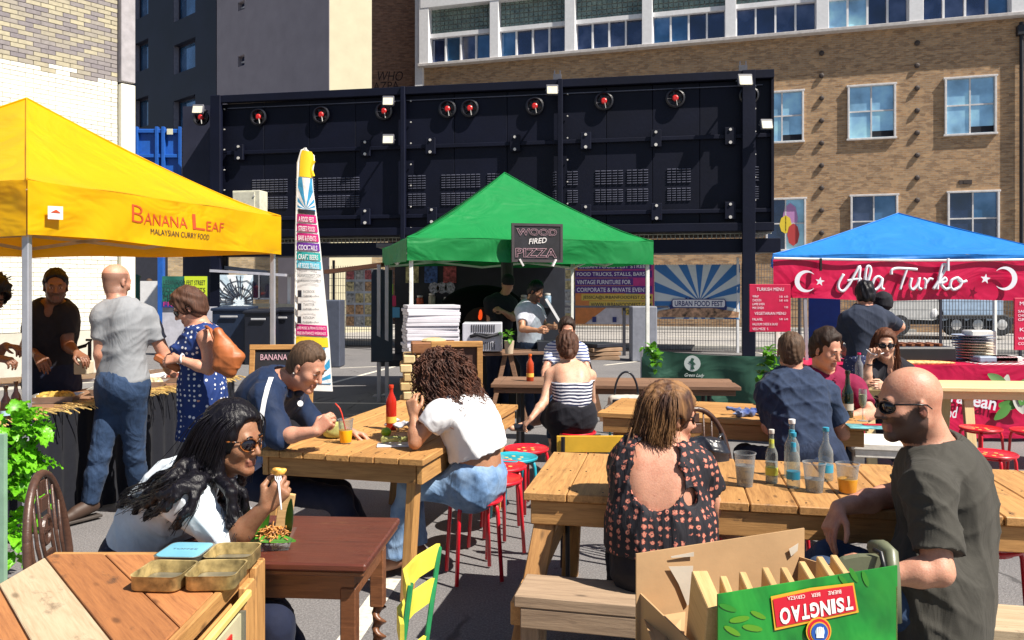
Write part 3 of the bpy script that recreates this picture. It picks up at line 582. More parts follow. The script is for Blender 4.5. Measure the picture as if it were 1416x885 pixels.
def wall_local(u0, u1, z0, z1, holes, th):
    us = sorted({u0, u1, *[h[0] for h in holes], *[h[1] for h in holes]}); zs = sorted({z0, z1, *[h[2] for h in holes], *[h[3] for h in holes]}); g = G()
    ins = lambda a, b: any(h[0] < a < h[1] and h[2] < b < h[3] for h in holes)
    for i in range(len(us)-1):
        for j in range(len(zs)-1):
            if not ins((us[i]+us[i+1])/2, (zs[j]+zs[j+1])/2): g.add([(us[i], 0, zs[j]), (us[i+1], 0, zs[j]), (us[i+1], 0, zs[j+1]), (us[i], 0, zs[j+1])], [(0, 1, 2, 3)])
    for a, b, c, d in holes:
        g.add([(a, 0, c), (b, 0, c), (b, 0, d), (a, 0, d), (a, th, c), (b, th, c), (b, th, d), (a, th, d)], [(0, 1, 5, 4), (1, 2, 6, 5), (2, 3, 7, 6), (3, 0, 4, 7)])
    g.add([(u0, 0, z0), (u0, th, z0), (u0, th, z1), (u0, 0, z1), (u1, 0, z0), (u1, th, z0), (u1, th, z1), (u1, 0, z1)], [(3, 2, 1, 0), (4, 5, 6, 7), (3, 7, 6, 2)]); return g
class Wall:            # a vertical plane with its own axes: u along, n out, z up
    def __init__(s, P, d): s.P = Vector(P); s.d = Vector(d).normalized(); s.n = s.d.cross(V(0, 0, 1)); s.M = Matrix((s.d, -s.n, V(0, 0, 1))).transposed().to_4x4(); s.M.translation = s.P
    def uz(s, px, py): q = RP(px, py, s.P, s.n)-s.P; return q.dot(s.d), q.z+s.P.z
    def at(s, u, z, o=0): return s.P+s.d*u+V(0, 0, z)+s.n*o
    def px(s, px_, py_, o=0): u, z = s.uz(px_, py_); return s.at(u, z-s.P.z, o)
def obj_on(wl, name, g, m, parent=None, **k): return mesh_obj(name, g, m, parent, M=wl.M, **k)

# ---- long brick office block on the right
BB = Wall((-3.94, 35.2, 0), (.959, -.283, 0))
m_brick = brickmat('brown_brick', (.36, .225, .125), (.47, .32, .19), (.35, .30, .23)); m_white = plain('white_metal', (.74, .74, .76), .5, var=.06); m_frame = plain('window_frame_grey', (.62, .60, .60), .5)
m_sky = glassy('window_glass_blue', (.1, .2, .3), .5)
def glass_win(name, c, rough=.06, spec=1.0):
    m, t, b = nodes(name); v = coords(t); n = noise(t, v, .8, 4); b.inputs['Roughness'].default_value = rough; b.inputs['Specular IOR Level'].default_value = spec
    L(t, ramp(t, n, [(.3, tuple(x*.5 for x in c)), (.5, c), (.72, tuple(min(1, x*1.5+.08) for x in c))]), b.inputs['Base Color']); b.inputs['Coat Weight'].default_value = .6; b.inputs['Metallic'].default_value = .35; MATS[name] = m; return m  # cloudy sky reflection is mixed into the pane's base colour
m_gblue = glass_win('pane_painted_sky', (.34, .60, .82)); m_gnavy = glass_win('pane_navy', (.015, .035, .11)); m_gmid = glass_win('pane_mid', (.03, .12, .27))
bld = thing('office_block', 'long brown brick office block with white-framed windows behind the dark steel containers', 'building', BB.P)
wins = []
for (a, b, c, d, kind) in ((1053, 1110, 127, 197, 'b'), (1173, 1237, 118, 192, 'b'), (1307, 1376, 107, 186, 'b'), (1060, 1113, 275, 346, 'm'), (1177, 1240, 270, 345, 'd'), (1311, 1380, 265, 342, 'd')):
    u0, _ = BB.uz(a, c); u1, _ = BB.uz(b, c); _, z1 = BB.uz((a+b)/2, c); _, z0 = BB.uz((a+b)/2, d); wins.append((u0, u1, z0, z1, kind))
def shf(l): return [tuple(x) for x in l]
ZL = 11.38
obj_on(BB, 'brick_wall', wall_local(0, 30, 0, ZL, [w_[:4] for w_ in wins], .25), m_brick, bld)
for (u0, u1, z0, z1, kind) in wins:
    g = G(); fw = .07
    for a, b in (((u0, z0), (u1, z0)), ((u0, z1), (u1, z1))): g.box(((a[0]+b[0])/2, -.03, a[1]), (u1-u0+.14, .16, fw), b=.008)
    for u in (u0, u1): g.box((u, -.031, (z0+z1)/2), (fw, .155, z1-z0+.06), b=.008)
    um, zm = (u0+u1)/2, z0+(z1-z0)*.52; g.box((um, .02, (z0+z1)/2), (.05, .06, z1-z0-.07)); g.box((um, .021, zm), (u1-u0-.07, .055, .05))
    wf = obj_on(BB, 'window', g, m_frame, bld)
    for i, (a, b) in enumerate(((u0, um), (um, u1))):
        for j, (c, d) in enumerate(((z0, zm), (zm, z1))):
            mm = m_gblue if kind == 'b' else (m_gblue if kind == 'm' and i else m_gnavy if not (kind == 'd' and i and j) else m_gmid)
            obj_on(BB, 'pane', G().box(((a+b)/2, .035, (c+d)/2), (b-a-.05, .012, d-c-.05)), mm, wf)
    if kind == 'b': obj_on(BB, 'open_sash', G().box((um+(u1-um)/2, .022, z0+.18), (u1-um-.07, .01, .22)), flat('dark_gap', (.01, .012, .02), .8), wf)
if True:   # poster figures in the lower left window
    u0, u1, z0, z1, _ = wins[3]; wf = bld
    for k, (c, uu, zz, ru, rz) in enumerate((((.5, .25, .5), .62, .62, .2, .3), ((.8, .6, .05), .5, .5, .16, .18), ((.5, .06, .06), .7, .3, .16, .22))): obj_on(BB, 'window_poster', G().poly([(u0+(u1-u0)*(uu+ru*math.cos(a)), -.006-k*.004, z0+(z1-z0)*(zz+rz*math.sin(a))) for a in np.linspace(0, 2*PI, 9)[:-1]][::-1], (0, .003, 0)), flat('poster%d' % k, c, .5), bld)
# ribbon windows above the brick: mullions, transoms, glass blocks
g = G(); g.box((15, -.12, ZL+.05), (30.2, .5, .12), b=.01); obj_on(BB, 'sill_band', g, plain('pale_stone', (.5, .47, .46), .8), bld)
cols = [(583, 596), (680, 692), (783, 797), (889, 903), (1003, 1018), (1128, 1145), (1255, 1275), (1395, 1416), (1545, 1570)]; cu = []
for a, b in cols: cu.append((BB.uz(a, 60)[0], BB.uz(b, 60)[0]))
for a, b in cu: obj_on(BB, 'white_pier', G().box(((a+b)/2, -.05, ZL+1.9), (b-a, .5, 3.6), b=.01), m_white, bld)
m_gb, t, b = nodes('glass_block'); v = coords(t); n = noise(t, v, 3, 3); L(t, ramp(t, n, [(.3, (.10, .15, .15)), (.7, (.24, .32, .28))]), b.inputs['Base Color']); b.inputs['Roughness'].default_value = .25; MATS['glass_block'] = m_gb
rr = random.Random(4); mdark = flat('dark_recess', (.012, .014, .03), .9)
for i in range(len(cu)-1):
    a, b = cu[i][1], cu[i+1][0]; zb, zt = ZL+.12, 12.63; n = 4
    fr = obj_on(BB, 'ribbon_window', G().box(((a+b)/2, .02, zt+.09), (b-a, .3, .18)).box(((a+b)/2, .03, zb+.03), (b-a, .12, .07)), m_white, bld)
    for k in range(n+1): fr_ = a+(b-a)*k/n; obj_on(BB, 'mullion', G().box((fr_, .02, (zb+zt)/2), (.07, .14, zt-zb)), m_white, fr)
    for k in range(n):
        mm = m_gblue if (i == 5 and k < 2) else m_gmid if rr.random() < .18 else m_gnavy
        obj_on(BB, 'pane', G().box((a+(b-a)*(k+.5)/n, .08, (zb+zt)/2), ((b-a)/n-.07, .012, zt-zb)), mm, fr)
    g = G(); nb = int((b-a)/.2); z0 = zt+.18
    for x in range(nb):
        for z in range(6): g.box((a+(b-a)*(x+.5)/nb, .10, z0+.1+z*.2), ((b-a)/nb-.03, .06, .17), b=.02)
    obj_on(BB, 'glass_block_panel', g, m_gb, bld)['kind'] = 'stuff'; obj_on(BB, 'block_grout', G().box(((a+b)/2, .16, z0+.6), (b-a, .04, 1.25)), plain('grout', (.42, .42, .40), .8), bld)
obj_on(BB, 'top_beam', G().box((15, -.04, 14.2), (30, .55, .55), b=.01), m_white, bld)
obj_on(BB, 'upper_wall', G().box((15, .1, 19.0), (30, .3, 9)), m_brick, bld)
obj_on(BB, 'corner_pier', G().box((-.12, .1, 8), (.35, .6, 16)), m_white, bld)
obj_on(BB, 'end_wall', G().box((.2, 6, 8), (.3, 11, 15.9)), m_brick, bld)
# wall studs and a downpipe
st = plain('rust_iron', (.05, .035, .03), .7)
for px in ((1136, 4), (1268, 5)):
    for k in range(9):
        u, z = BB.uz(px[0], 74+k*31 if px[0] < 1200 else 60+k*31)
        if z > .5: obj_on(BB, 'wall_tie', G().lathe((u, -.04, z), [(.10, -.03), (.10, .03), (.04, .06)], 8, (0, -1, 0)), st, bld)
u, z = BB.uz(1411, 200); obj_on(BB, 'downpipe', G().tube([(u, -.12, 0), (u, -.12, ZL-.2)], .07, 8).box((u, -.12, ZL-.5), (.3, .25, .35), b=.02), plain('black_iron', (.012, .012, .02), .5), bld)
a, z = BB.uz(1335, 252); obj_on(BB, 'air_brick', G().box((a, -.012, z), (.42, .03, .16)).box((a+.01, -.02, z), (.15, .03, .1)), st, bld)

# ---- brown brick gable further back, with graffiti
GB = Wall((-8.6, 37.0, 0), (1, 0, 0)); gb = thing('brick_gable', 'reddish brown brick gable with dark graffiti beside the cream rendered block', 'building', GB.P)
obj_on(GB, 'brick_wall', G().box((3, .2, 11), (6.5, .4, 22)), brickmat('red_brown_brick', (.27, .155, .105), (.36, .22, .155), (.28, .22, .18)), gb)
m_graf = flat('graffiti_black', (.03, .02, .025), .8)
a, b = GB.px(520, 112, .01), GB.px(556, 112, .01); text('WHO', a, b-a, V(0, 0, .45)+V(.08, 0, 0), m_graf, gb, 'graffiti'); a, b = GB.px(516, 126, .01), GB.px(552, 124, .01); text('AZPA', a, b-a, V(0, 0, .4), m_graf, gb, 'graffiti')
# ---- grey and cream rendered block with a navy facade
K = W(455, 400, 29); K.z = 0; GR = Wall(K+V(-.75, .66, 0)*8.1, (.75, -.66, 0)); CR = Wall(K, (.80, .60, 0)); rb = thing('rendered_block', 'tall block in grey and cream render behind the dark containers', 'building', K)
m_grey = plain('grey_render', (.31, .275, .30), .9, var=.08, nscale=1.5, bmp=.2); m_cream = plain('cream_render', (.50, .46, .33), .9, var=.06, nscale=2, bmp=.2)
L8 = 8.1*.99905; hs_ = []
for (x0, x1, y0, y1) in ((329, 338, 0, 16), (329, 338, 75, 93)):
    u0, z0 = GR.uz(x0, y1); u1, z1 = GR.uz(x1, y0); hs_.append((u0, u1, z0, z1))
obj_on(GR, 'grey_wall', wall_local(0, L8, 0, 22, hs_, .25), m_grey, rb); 
for a, b, c, d in hs_: w_ = obj_on(GR, 'window', G().box(((a+b)/2, .18, (c+d)/2), (b-a, .05, .06)).box(((a+b)/2, .18, c+.02), (b-a, .06, .05)), m_frame, rb); obj_on(GR, 'pane', G().box(((a+b)/2, .2, (c+d)/2), (b-a, .01, d-c)), m_gnavy, w_)
obj_on(CR, 'cream_wall', G().box((.87, .2, 11), (1.70, .4, 22)), m_cream, rb)
NV = Wall(GR.P+V(-.75, .66, 0)*14+GR.n*.02, (.75, -.66, 0)); nb_ = thing('navy_block', 'dark navy clad apartment block with square windows left of the grey render', 'building', NV.P)
m_navy = plain('navy_cladding', (.010, .013, .030), .6, var=.25, nscale=.7); hs_ = []
for (x0, x1) in ((240, 270), (186, 205)):
    for (y0, y1) in ((-28, 24), (57, 98), (135, 176), (212, 252)):
        u0, _ = NV.uz(x0, y1); u1, _ = NV.uz(x1, y1); _, z0 = NV.uz((x0+x1)/2, y1); _, z1 = NV.uz((x0+x1)/2, y0); hs_.append((u0, u1, z0, z1))
LN = 14*.99905-.02; obj_on(NV, 'clad_wall', wall_local(0, LN, 0, 22, hs_, .35), m_navy, nb_)
for a, b, c, d in hs_:
    w_ = obj_on(NV, 'window', G().box(((a+b)/2, .3, c+.03), (b-a, .1, .06)).box(((a+b)/2, .3, d-.03), (b-a, .1, .06)).box((a+.03, .3, (c+d)/2), (.06, .1, d-c-.12)).box((b-.03, .3, (c+d)/2), (.06, .1, d-c-.12)), flat('navy_frame', (.02, .02, .04), .5), nb_); obj_on(NV, 'pane', G().box(((a+b)/2, .32, (c+d)/2), (b-a-.1, .012, d-c-.1)), m_gmid, w_)
    obj_on(NV, 'reveal', G().box((a+.006, .17, (c+d)/2), (.012, .32, d-c-.01)), plain('lit_reveal_pale', (.28, .26, .30), .4, .3), w_)  # left reveal made paler: its sunlit side is put into the colour
# ---- white-painted brick wall at the left
WW = Wall(V(-6.78, 14.2, 0)+V(-.63, -.777, 0)*9, (.63, .777, 0)); LW = 9.0*1.0003; ww = thing('brick_building', 'pale brick side wall at the left, white painted below and bare brick above', 'building', WW.P)
m_mort = plain('pale_mortar', (.50, .47, .40), .9, var=.1); m_mort2 = plain('grey_mortar', (.20, .18, .18), .9)
ZP = 5.25
obj_on(WW, 'wall_core', G().box((LW/2-.2, .2, ZP/2), (LW-.4, .4, ZP)), m_mort, ww); obj_on(WW, 'upper_core', G().box((LW/2-.2, .2, ZP+4), (LW-.4, .4, 8)), m_mort2, ww)
PIL = LW-.25
obj_on(WW, 'painted_pilaster', G().box(((PIL+LW)/2, .15, ZP/2-.02), (LW-PIL, .55, ZP-.04), b=.01), plain('painted_concrete', (.80, .77, .64), .8, var=.08), ww)
obj_on(WW, 'bare_pilaster', G().box(((PIL+LW)/2, .15, ZP+4), (LW-PIL, .55, 8), b=.01), plain('bare_concrete', (.36, .34, .36), .85, var=.15), ww)
def brickpiece(name, stops, rough=.7, br=.3):
    m, t, b = nodes(name); o = N(t, 'ShaderNodeObjectInfo'); gi = N(t, 'ShaderNodeNewGeometry'); ad = N(t, 'ShaderNodeMath', operation='ADD'); L(t, o.outputs['Random'], ad.inputs[0]); L(t, gi.outputs['Random Per Island'], ad.inputs[1]); fr = N(t, 'ShaderNodeMath', operation='FRACT'); L(t, ad.outputs[0], fr.inputs[0])
    v = coords(t); n = noise(t, v, 18, 5); col = ramp(t, fr.outputs[0], stops); col = mixc(t, br, col, ramp(t, n, [(.3, (.5, .5, .5)), (.7, (1.2, 1.2, 1.2))]), 'MULTIPLY'); L(t, col, b.inputs['Base Color']); b.inputs['Roughness'].default_value = rough; bump(t, b, n, .35, .004); MATS[name] = m; return m
m_bp = brickpiece('painted_brick', [(0, (.72, .69, .60)), (1, (.84, .81, .70))], .55, .15)
m_bs = brickpiece('stock_brick', [(0, (.22, .195, .21)), (.45, (.29, .26, .25)), (.6, (.37, .33, .25)), (1, (.47, .42, .29))], .8)
mb = None; items = []
for r_ in range(12, 116):
    z = r_*.075+.0375; zz = ZP+.035*math.sin(r_) 
    if z > 8.7: break
    u = PIL-.012-(.1125 if r_ % 2 else 0)
    if r_ % 2: items.append((PIL-.012-.055, z, .1))
    while u > LW-3.1: items.append((u-.1125, z, .215)); u -= .225
vis = []
for u, z, l_ in items:
    p = WW.at(u, z); px = CX+F*p.x/p.y; py = HZ-F*(p.z-EYE)/p.y
    if -20 < px < 190 and -20 < py < 520: vis.append((p.length, u, z, l_))
vis.sort(); gL = {m_bp.name: G(), m_bs.name: G()}; meshes = {}
def bjit(u, z): return .0035*math.sin(u*57+z*91)
hid = lambda u, z: (lambda p: (lambda px, py: py > 150+ (px-40)*.62 and 300 > py and px > 40)(CX+F*p.x/p.y, HZ-F*(p.z-EYE)/p.y))(WW.at(u, z))
cnt = 0
for i, (_, u, z, l_) in enumerate(vis):
    edge = ZP+.05*math.sin(u*9)+.03*math.sin(u*31); mt = m_bp if z < edge else m_bs
    if cnt < 298 and l_ > .2 and not hid(u, z) and z > 3.2:
        key = mt.name
        if key not in meshes:
            o = obj_on(WW, 'brick', G().box((0, 0, 0), (.2165, .05, .067), b=.003), mt, ww); meshes[key] = o.data
        else: o = bpy.data.objects.new('brick', meshes[key]); COL.objects.link(o); o.parent = ww
        M = WW.M.copy(); M.translation = WW.at(u, z, -.013-bjit(u, z))-ww.location; o.matrix_basis = M; cnt += 1
    else: gL[mt.name].box((u, .013-bjit(u, z), z), (l_+.0015, .05, .067), b=.003)
for k, g in gL.items(): obj_on(WW, 'brick', g, MATS[k], ww)['kind'] = 'stuff'
obj_on(WW, 'rain_strip', G().box((PIL-2.0, -.03, 2.0), (.03, .04, 4.0)), plain('conduit', (.6, .58, .5), .5), ww)

# ================================================================ DARK STEEL CONTAINER BLOCK
ct = thing('container_block', 'long dark navy steel container block raised on columns, with red-hubbed fans', 'container', along(CP, DC, 0))
CB = Wall(along(CP, DC, 14.5), -DC); LC = 14.5
def cm(name, c, rough=.55): return plain(name, c, rough, .0, .3, 1.2, .2, 9, .015, .22, 0, .25)
m_steel = cm('navy_steel', (.003, .0042, .014)); m_steel2 = cm('navy_steel_frame', (.004, .0055, .017)); m_bolt = plain('bolt_pale', (.6, .58, .55), .4); m_slot = plain('lit_slot_edge', (.085, .09, .13), .45)  # m_slot: paler tone stands in for sunlight on the louvre lips
ZT, ZB = 6.85, 3.0
xcol = [CB.uz(p, 250)[0] for p in (300, 555, 775, 1035)]+[LC]
obj_on(CB, 'roof', G().box((LC/2, 1.3, ZT-.05), (LC, 2.6, .1)), m_steel2, ct); obj_on(CB, 'floor', G().box((LC/2, 1.3, ZB+.05), (LC, 2.6, .1)), plain('soffit', (.11, .11, .13), .7), ct); obj_on(CB, 'back_panel', G().box((LC/2, 2.55, (ZT+ZB)/2), (LC, .1, ZT-ZB-.2)), m_steel, ct)
obj_on(CB, 'top_rail', G().box((LC/2, .02, ZT-.1), (LC, .14, .2), b=.01), m_steel2, ct); obj_on(CB, 'bottom_rail', G().box((LC/2, .02, ZB+.1), (LC, .14, .2), b=.01), m_steel2, ct)
for i in range(4):
    a, b = xcol[i], xcol[i+1]; n = max(1, round((b-a)/1.25))
    for k in range(n):
        u0, u1 = a+(b-a)*k/n, a+(b-a)*(k+1)/n
        for z0, z1 in ((ZB+.2, 3.5), (3.5, 5.3), (5.3, ZT-.2)): obj_on(CB, 'panel', G().box(((u0+u1)/2, .16, (z0+z1)/2), (u1-u0-.012, .05, z1-z0-.012), b=.006), m_steel, ct)
for x in (xcol[0], xcol[1]+.06, xcol[2], xcol[3]):
    obj_on(CB, 'column', G().box((x, -.03, ZT/2), ({0: .3, 3: .3}.get([xcol[0], xcol[1]+.06, xcol[2], xcol[3]].index(x), .12), .14, ZT), b=.012), m_steel2, ct)
    g = G(); [g.lathe((x+.17, .1, z), [(.02, 0), (.02, .03)], 6, (0, -1, 0)) for z in np.arange(3.2, 6.6, .55)]; obj_on(CB, 'bolt', g, m_bolt, ct)['kind'] = 'stuff'
obj_on(CB, 'end_panel', G().box((LC-.03, 1.3, (ZT+ZB)/2), (.06, 2.6, ZT-ZB)), m_steel, ct)
for z in (3.5, 5.3):
    obj_on(CB, 'door_rail', G().box((LC/2+.1, .09, z), (LC-.3, .09, .10), b=.01), m_steel2, ct)
g = G().box((LC/2, .1, 6.52), (LC-.5, .03, .02)); obj_on(CB, 'seam', g, m_slot, ct)
for z, pxs in ((5.3, (330, 505, 595, 712, 810, 907, 1010)), (3.5, (505, 597, 712, 810, 908, 1010))):
    for p in pxs:
        u = CB.uz(p, 200)[0]; br = obj_on(CB, 'hinge_bracket', G().box((u, .03, z), (.26, .09, .42), b=.01), m_steel2, ct); obj_on(CB, 'bolt_pair', G().lathe((u, -.02, z+.15), [(.035, 0), (.035, .02)], 8, (0, -1, 0)).lathe((u, -.02, z-.16), [(.04, 0), (.04, .02)], 8, (0, -1, 0)), m_bolt, br)
for (a, b) in ((405, 433), (437, 495), (562, 587), (608, 663), (672, 690), (763, 769), (783, 799), (822, 862), (866, 897), (922, 956), (1038, 1051), (345, 395)):
    u0, u1 = CB.uz(a, 260)[0], CB.uz(b, 260)[0]; n = max(1, round((u1-u0)/.13))
    for z0, z1 in ((4.2, 4.58), (3.76, 4.1)):
        g = G()
        for i in range(n):
            for j in range(6): g.box((u0+(u1-u0)*(i+.5)/n, .125, z0+(z1-z0)*(j+.5)/6), ((u1-u0)/n*.78, .03, .018), Matrix.Rotation(.5, 3, 'X'))
        obj_on(CB, 'louvre_panel', g, m_slot, ct)['kind'] = 'stuff'
m_fanb = plain('fan_black', (.012, .012, .018), .35); m_red = plain('fan_red', (.62, .02, .02), .4, var=.1)
for (px, py, k) in ((356, 161, 1), (443, 158, 2), (530, 153, 3), (618, 150, 4), (649, 149, 5), (739, 146, 6), (835, 139, 7), (934, 135, 8), (1036, 131, 9), (276, 160, 10)):
    u, z = CB.uz(px, py); z = z if px > 280 else 6.3; rd = .215
    fan = obj_on(CB, 'fan', G().lathe((u, .13, z), [(rd, 0), (rd+.02, .10), (rd-.02, .12), (rd-.05, .05), (rd-.05, -.01)], 24, (0, -1, 0), False).lathe((u, .128, z), [(rd, 0), (rd, .005)], 20, (0, -1, 0)), m_fanb, ct, smooth=False)
    for j in range(5):
        a = k+j*2*PI/5; M = Matrix.Rotation(-a, 3, 'Y'); obj_on(CB, 'fan_blade', G().box(Vector((u, .08, z))+M @ Vector((.11, 0, 0)), (.15, .012, .09), M @ Matrix.Rotation(.5, 3, 'X'), b=.003), m_fanb, fan)
    obj_on(CB, 'fan_hub', G().lathe((u, .09, z), [(.075, 0), (.075, .06), (.05, .08)], 14, (0, -1, 0)), m_red, fan)
    obj_on(CB, 'fan_strut', G().beam((u+.02, .03, z-.02), (u+.05, .03, z-rd+.02), .03, .012), m_bolt, fan)
m_flood = plain('floodlight_glass', (.72, .68, .52), .25); m_flb = plain('floodlight_body', (.10, .10, .12), .5)
def flood(px, py, label, s=1.0, grp='floodlights on the container block'):
    u, z = CB.uz(px, py); c = CB.at(u, z, .35); M = Matrix.Rotation(math.atan2(-CB.n.x, CB.n.y)*0, 3, 'Z') @ Matrix.Rotation(-.35, 3, 'X')
    t = thing('floodlight', label, 'floodlight', c, grp); mesh_obj('lamp_body', G().box(c, (.30*s, .10, .26*s), M, b=.015), m_flb, t); mesh_obj('lamp_glass', G().box(c+V(0, -.056, -.02), (.25*s, .015, .21*s), M, b=.005), m_flood, t); mesh_obj('bracket', G().beam(c+V(0, .05, 0), CB.at(u, z+.05, -.1), .04, .03).box(c+V(0, .06, .0), (.34*s, .03, .03)), m_flb, t)
flood(284, 155, 'floodlight at the left end of the container block beside the leftmost fan'); flood(543, 144, 'upper floodlight beside the fan left of the middle column'); flood(543, 196, 'lower floodlight on the middle column above the door rail')
flood(766, 129, 'floodlight on the column above the green tent peak'); flood(1028, 116, 'floodlight at the top right corner of the container block', 1.15); flood(1057, 176, 'tilted floodlight on the right end of the container block below the corner one', .95)
for p in (770, 1028): u = CB.uz(p, 100)[0]; obj_on(CB, 'aerial_stub', G().box((u, .1, ZT+.08), (.2, .1, .16)).box((u-.07, .1, ZT+.2), (.03, .03, .12)).box((u+.07, .1, ZT+.2), (.03, .03, .12)), m_flb, ct)
# lower beam on columns, soffit, and the recessed left bay
lb = thing('steel_gantry', 'dark steel beam with a mesh strip on top running beneath the container block', 'gantry', along(CP, DC, 0)); 
obj_on(CB, 'beam', G().box((LC/2+.02, .35, 2.66), (LC+.3, .5, .34), b=.01), m_steel2, lb); obj_on(CB, 'soffit_deck', G().box((LC/2, 1.75, 2.62), (LC, 2.3, .12)), MATS['soffit'], lb)
g = G()
for k in range(130): g.box((.1+k*.11, .42, 2.9), (.02, .02, .14))
g.box((LC/2, .42, 2.97), (LC, .03, .03)); obj_on(CB, 'mesh_strip', g, plain('galvanised', (.55, .55, .50), .45, .2), lb)['kind'] = 'stuff'
lbay = thing('steel_bay', 'narrow recessed dark steel bay at the left end of the container block', 'container', CB.at(-1.2, 0))
obj_on(CB, 'bay_panel', G().box((-.72, .62, 3.4), (1.35, .1, 6.7)), cm('bay_steel', (.030, .032, .055)), lbay); obj_on(CB, 'bay_column', G().box((.05-.2, .3, 3.3), (.2, .5, 6.6), b=.01), m_steel2, lbay)
# blue skip frame left of it
bl = thing('blue_skip', 'bright blue steel container frame raised behind the yellow tent', 'container', W(222, 400, 22)); m_blue = plain('blue_paint', (.015, .10, .42), .4, prand=.2); SB = Wall(W(188, 400, 22.5)-V(0, 0, 1.6), (1, .02, 0))
pz = lambda y: 1.6+(400-y)/1100*22.5
obj_on(SB, 'side_panel', G().box((.66, .05, (pz(178)+pz(262))/2), (1.32, .08, pz(178)-pz(262)), b=.01), m_blue, bl)
for z in (pz(182), pz(216), pz(252)): obj_on(SB, 'rib', G().box((.66, -.04, z), (1.3, .09, .1), b=.01), m_blue, bl)
for x in (.05, .62, .80, 1.27): obj_on(SB, 'upright', G().box((x, -.06, (pz(178)+pz(262))/2+.02), (.09, .12, pz(176)-pz(262)), b=.01), m_blue, bl)
obj_on(SB, 'leg', G().box((.72, -.02, 2.2), (.16, .16, 4.4), b=.01), m_blue, bl); obj_on(SB, 'tag_plate', G().box((1.0, -.12, pz(183)), (.16, .02, .16)), plain('pale_plate', (.7, .68, .5), .5), bl)
# beige electrical cabinet on the container face
u0, z0 = CB.uz(330, 303); u1, z1 = CB.uz(368, 265); ec = thing('electrical_cabinet', 'cream metal electrical cabinet fixed to the container above the yellow tent', 'cabinet', CB.at((u0+u1)/2, z0, .2)); z0 = 3.25
obj_on(CB, 'cabinet_box', G().box(((u0+u1)/2, -.12, (z0+z1)/2), (u1-u0, .42, z1-z0), b=.015), plain('cream_metal', (.62, .60, .48), .5), ec); obj_on(CB, 'cabinet_door', G().box(((u0+u1)/2-.06, -.34, (z0+z1)/2), (u1-u0-.18, .02, z1-z0-.08), b=.006), MATS['cream_metal'], ec); obj_on(CB, 'lock', G().lathe((u1-.16, -.35, z1-.15), [(.025, 0), (.025, .02)], 8, (0, -1, 0)), m_bolt, ec)

# ================================================================ FENCE, BANNERS, THINGS BEYOND
FW = Wall(along(CP+V(.14, .9, 0), DC, 16), -DC)
m_wire = plain('fence_wire', (.10, .11, .13), .5); fn_ = thing('mesh_fence', 'weld mesh fence with dark posts between the market and the road', 'fence', FW.P)
uA, uB = FW.uz(455, 400)[0], FW.uz(1416, 400)[0]+1.2
g = G(); u = uA
while u < uB: g.box((u, 0, 1.15), (.011, .008, 2.2)); u += .068
for z in np.arange(.1, 2.3, .2): g.box(((uA+uB)/2, .009, z), (uB-uA, .008, .011))
obj_on(FW, 'wire_mesh', g, m_wire, fn_)['kind'] = 'stuff'
for p in (462, 640, 770, 1020, 1105, 1190, 1300, 1410): u = FW.uz(p, 400)[0]; obj_on(FW, 'post', G().box((u, -.03, 1.2), (.06, .06, 2.4), b=.006), plain('post_dark', (.03, .03, .045), .5) if p != 1020 else m_white, fn_)
def sunburst(name, cx, cz, n, c1, c2, bend=0, ring=None):
    m, t, b = nodes(name); c = N(t, 'ShaderNodeTexCoord'); s = N(t, 'ShaderNodeSeparateXYZ'); L(t, c.outputs['Object'], s.inputs[0])
    dx = N(t, 'ShaderNodeMath', operation='SUBTRACT'); L(t, s.outputs[0], dx.inputs[0]); dx.inputs[1].default_value = cx; dz = N(t, 'ShaderNodeMath', operation='SUBTRACT'); L(t, s.outputs[2], dz.inputs[0]); dz.inputs[1].default_value = cz
    an = N(t, 'ShaderNodeMath', operation='ARCTAN2'); L(t, dz.outputs[0], an.inputs[0]); L(t, dx.outputs[0], an.inputs[1]); mu = N(t, 'ShaderNodeMath', operation='MULTIPLY'); L(t, an.outputs[0], mu.inputs[0]); mu.inputs[1].default_value = n; sn = N(t, 'ShaderNodeMath', operation='SINE'); L(t, mu.outputs[0], sn.inputs[0])
    ad = N(t, 'ShaderNodeMath', operation='MULTIPLY_ADD'); L(t, sn.outputs[0], ad.inputs[0]); ad.inputs[1].default_value = .5; ad.inputs[2].default_value = .5
    L(t, ramp(t, ad.outputs[0], [(.42, c1), (.55, c2)]), b.inputs['Base Color']); b.inputs['Roughness'].default_value = .45; n_ = noise(t, c.outputs['Object'], 2.5, 3, .5, 2); bump(t, b, n_, .5, .05); MATS[name] = m; return m
def banner(wl, u0, u1, z0, z1, m, parent, name='sheet', o=.06, wav=.02):
    g = G(); nx, nz = 14, 8; vs = []
    for j in range(nz+1):
        for i in range(nx+1): a, b = i/nx, j/nz; vs.append(((u1-u0)*a, wav*math.sin(a*11+b*4)*math.sin(b*5+a*3), (z1-z0)*b))
    n = (nx+1); k = len(vs); vs += [(x, y+.004, z) for x, y, z in vs]; fs = [(j*n+i, j*n+i+1, (j+1)*n+i+1, (j+1)*n+i) for j in range(nz) for i in range(nx)]; fs += [tuple(x+k for x in reversed(f)) for f in fs]; g.add(vs, fs)
    M = wl.M.copy(); M.translation = wl.at(u0, z0, o); return mesh_obj(name, g, m, parent, True, M=M)
def ub(px0, px1, py0, py1, wl=FW): cx, cy = (px0+px1)/2, (py0+py1)/2; return wl.uz(px0, cy)[0], wl.uz(px1, cy)[0], wl.uz(cx, py1)[1], wl.uz(cx, py0)[1]
def wtext(s_, wl, px0, px1, py0, py1, m, parent, o=.09, **k):
    a, b, c = wl.px(px0, py1, o), wl.px(px1, py1, o), wl.px(px0, py0, o); return text(s_, a, V(*(b-a)), c-a, m, parent, **k)
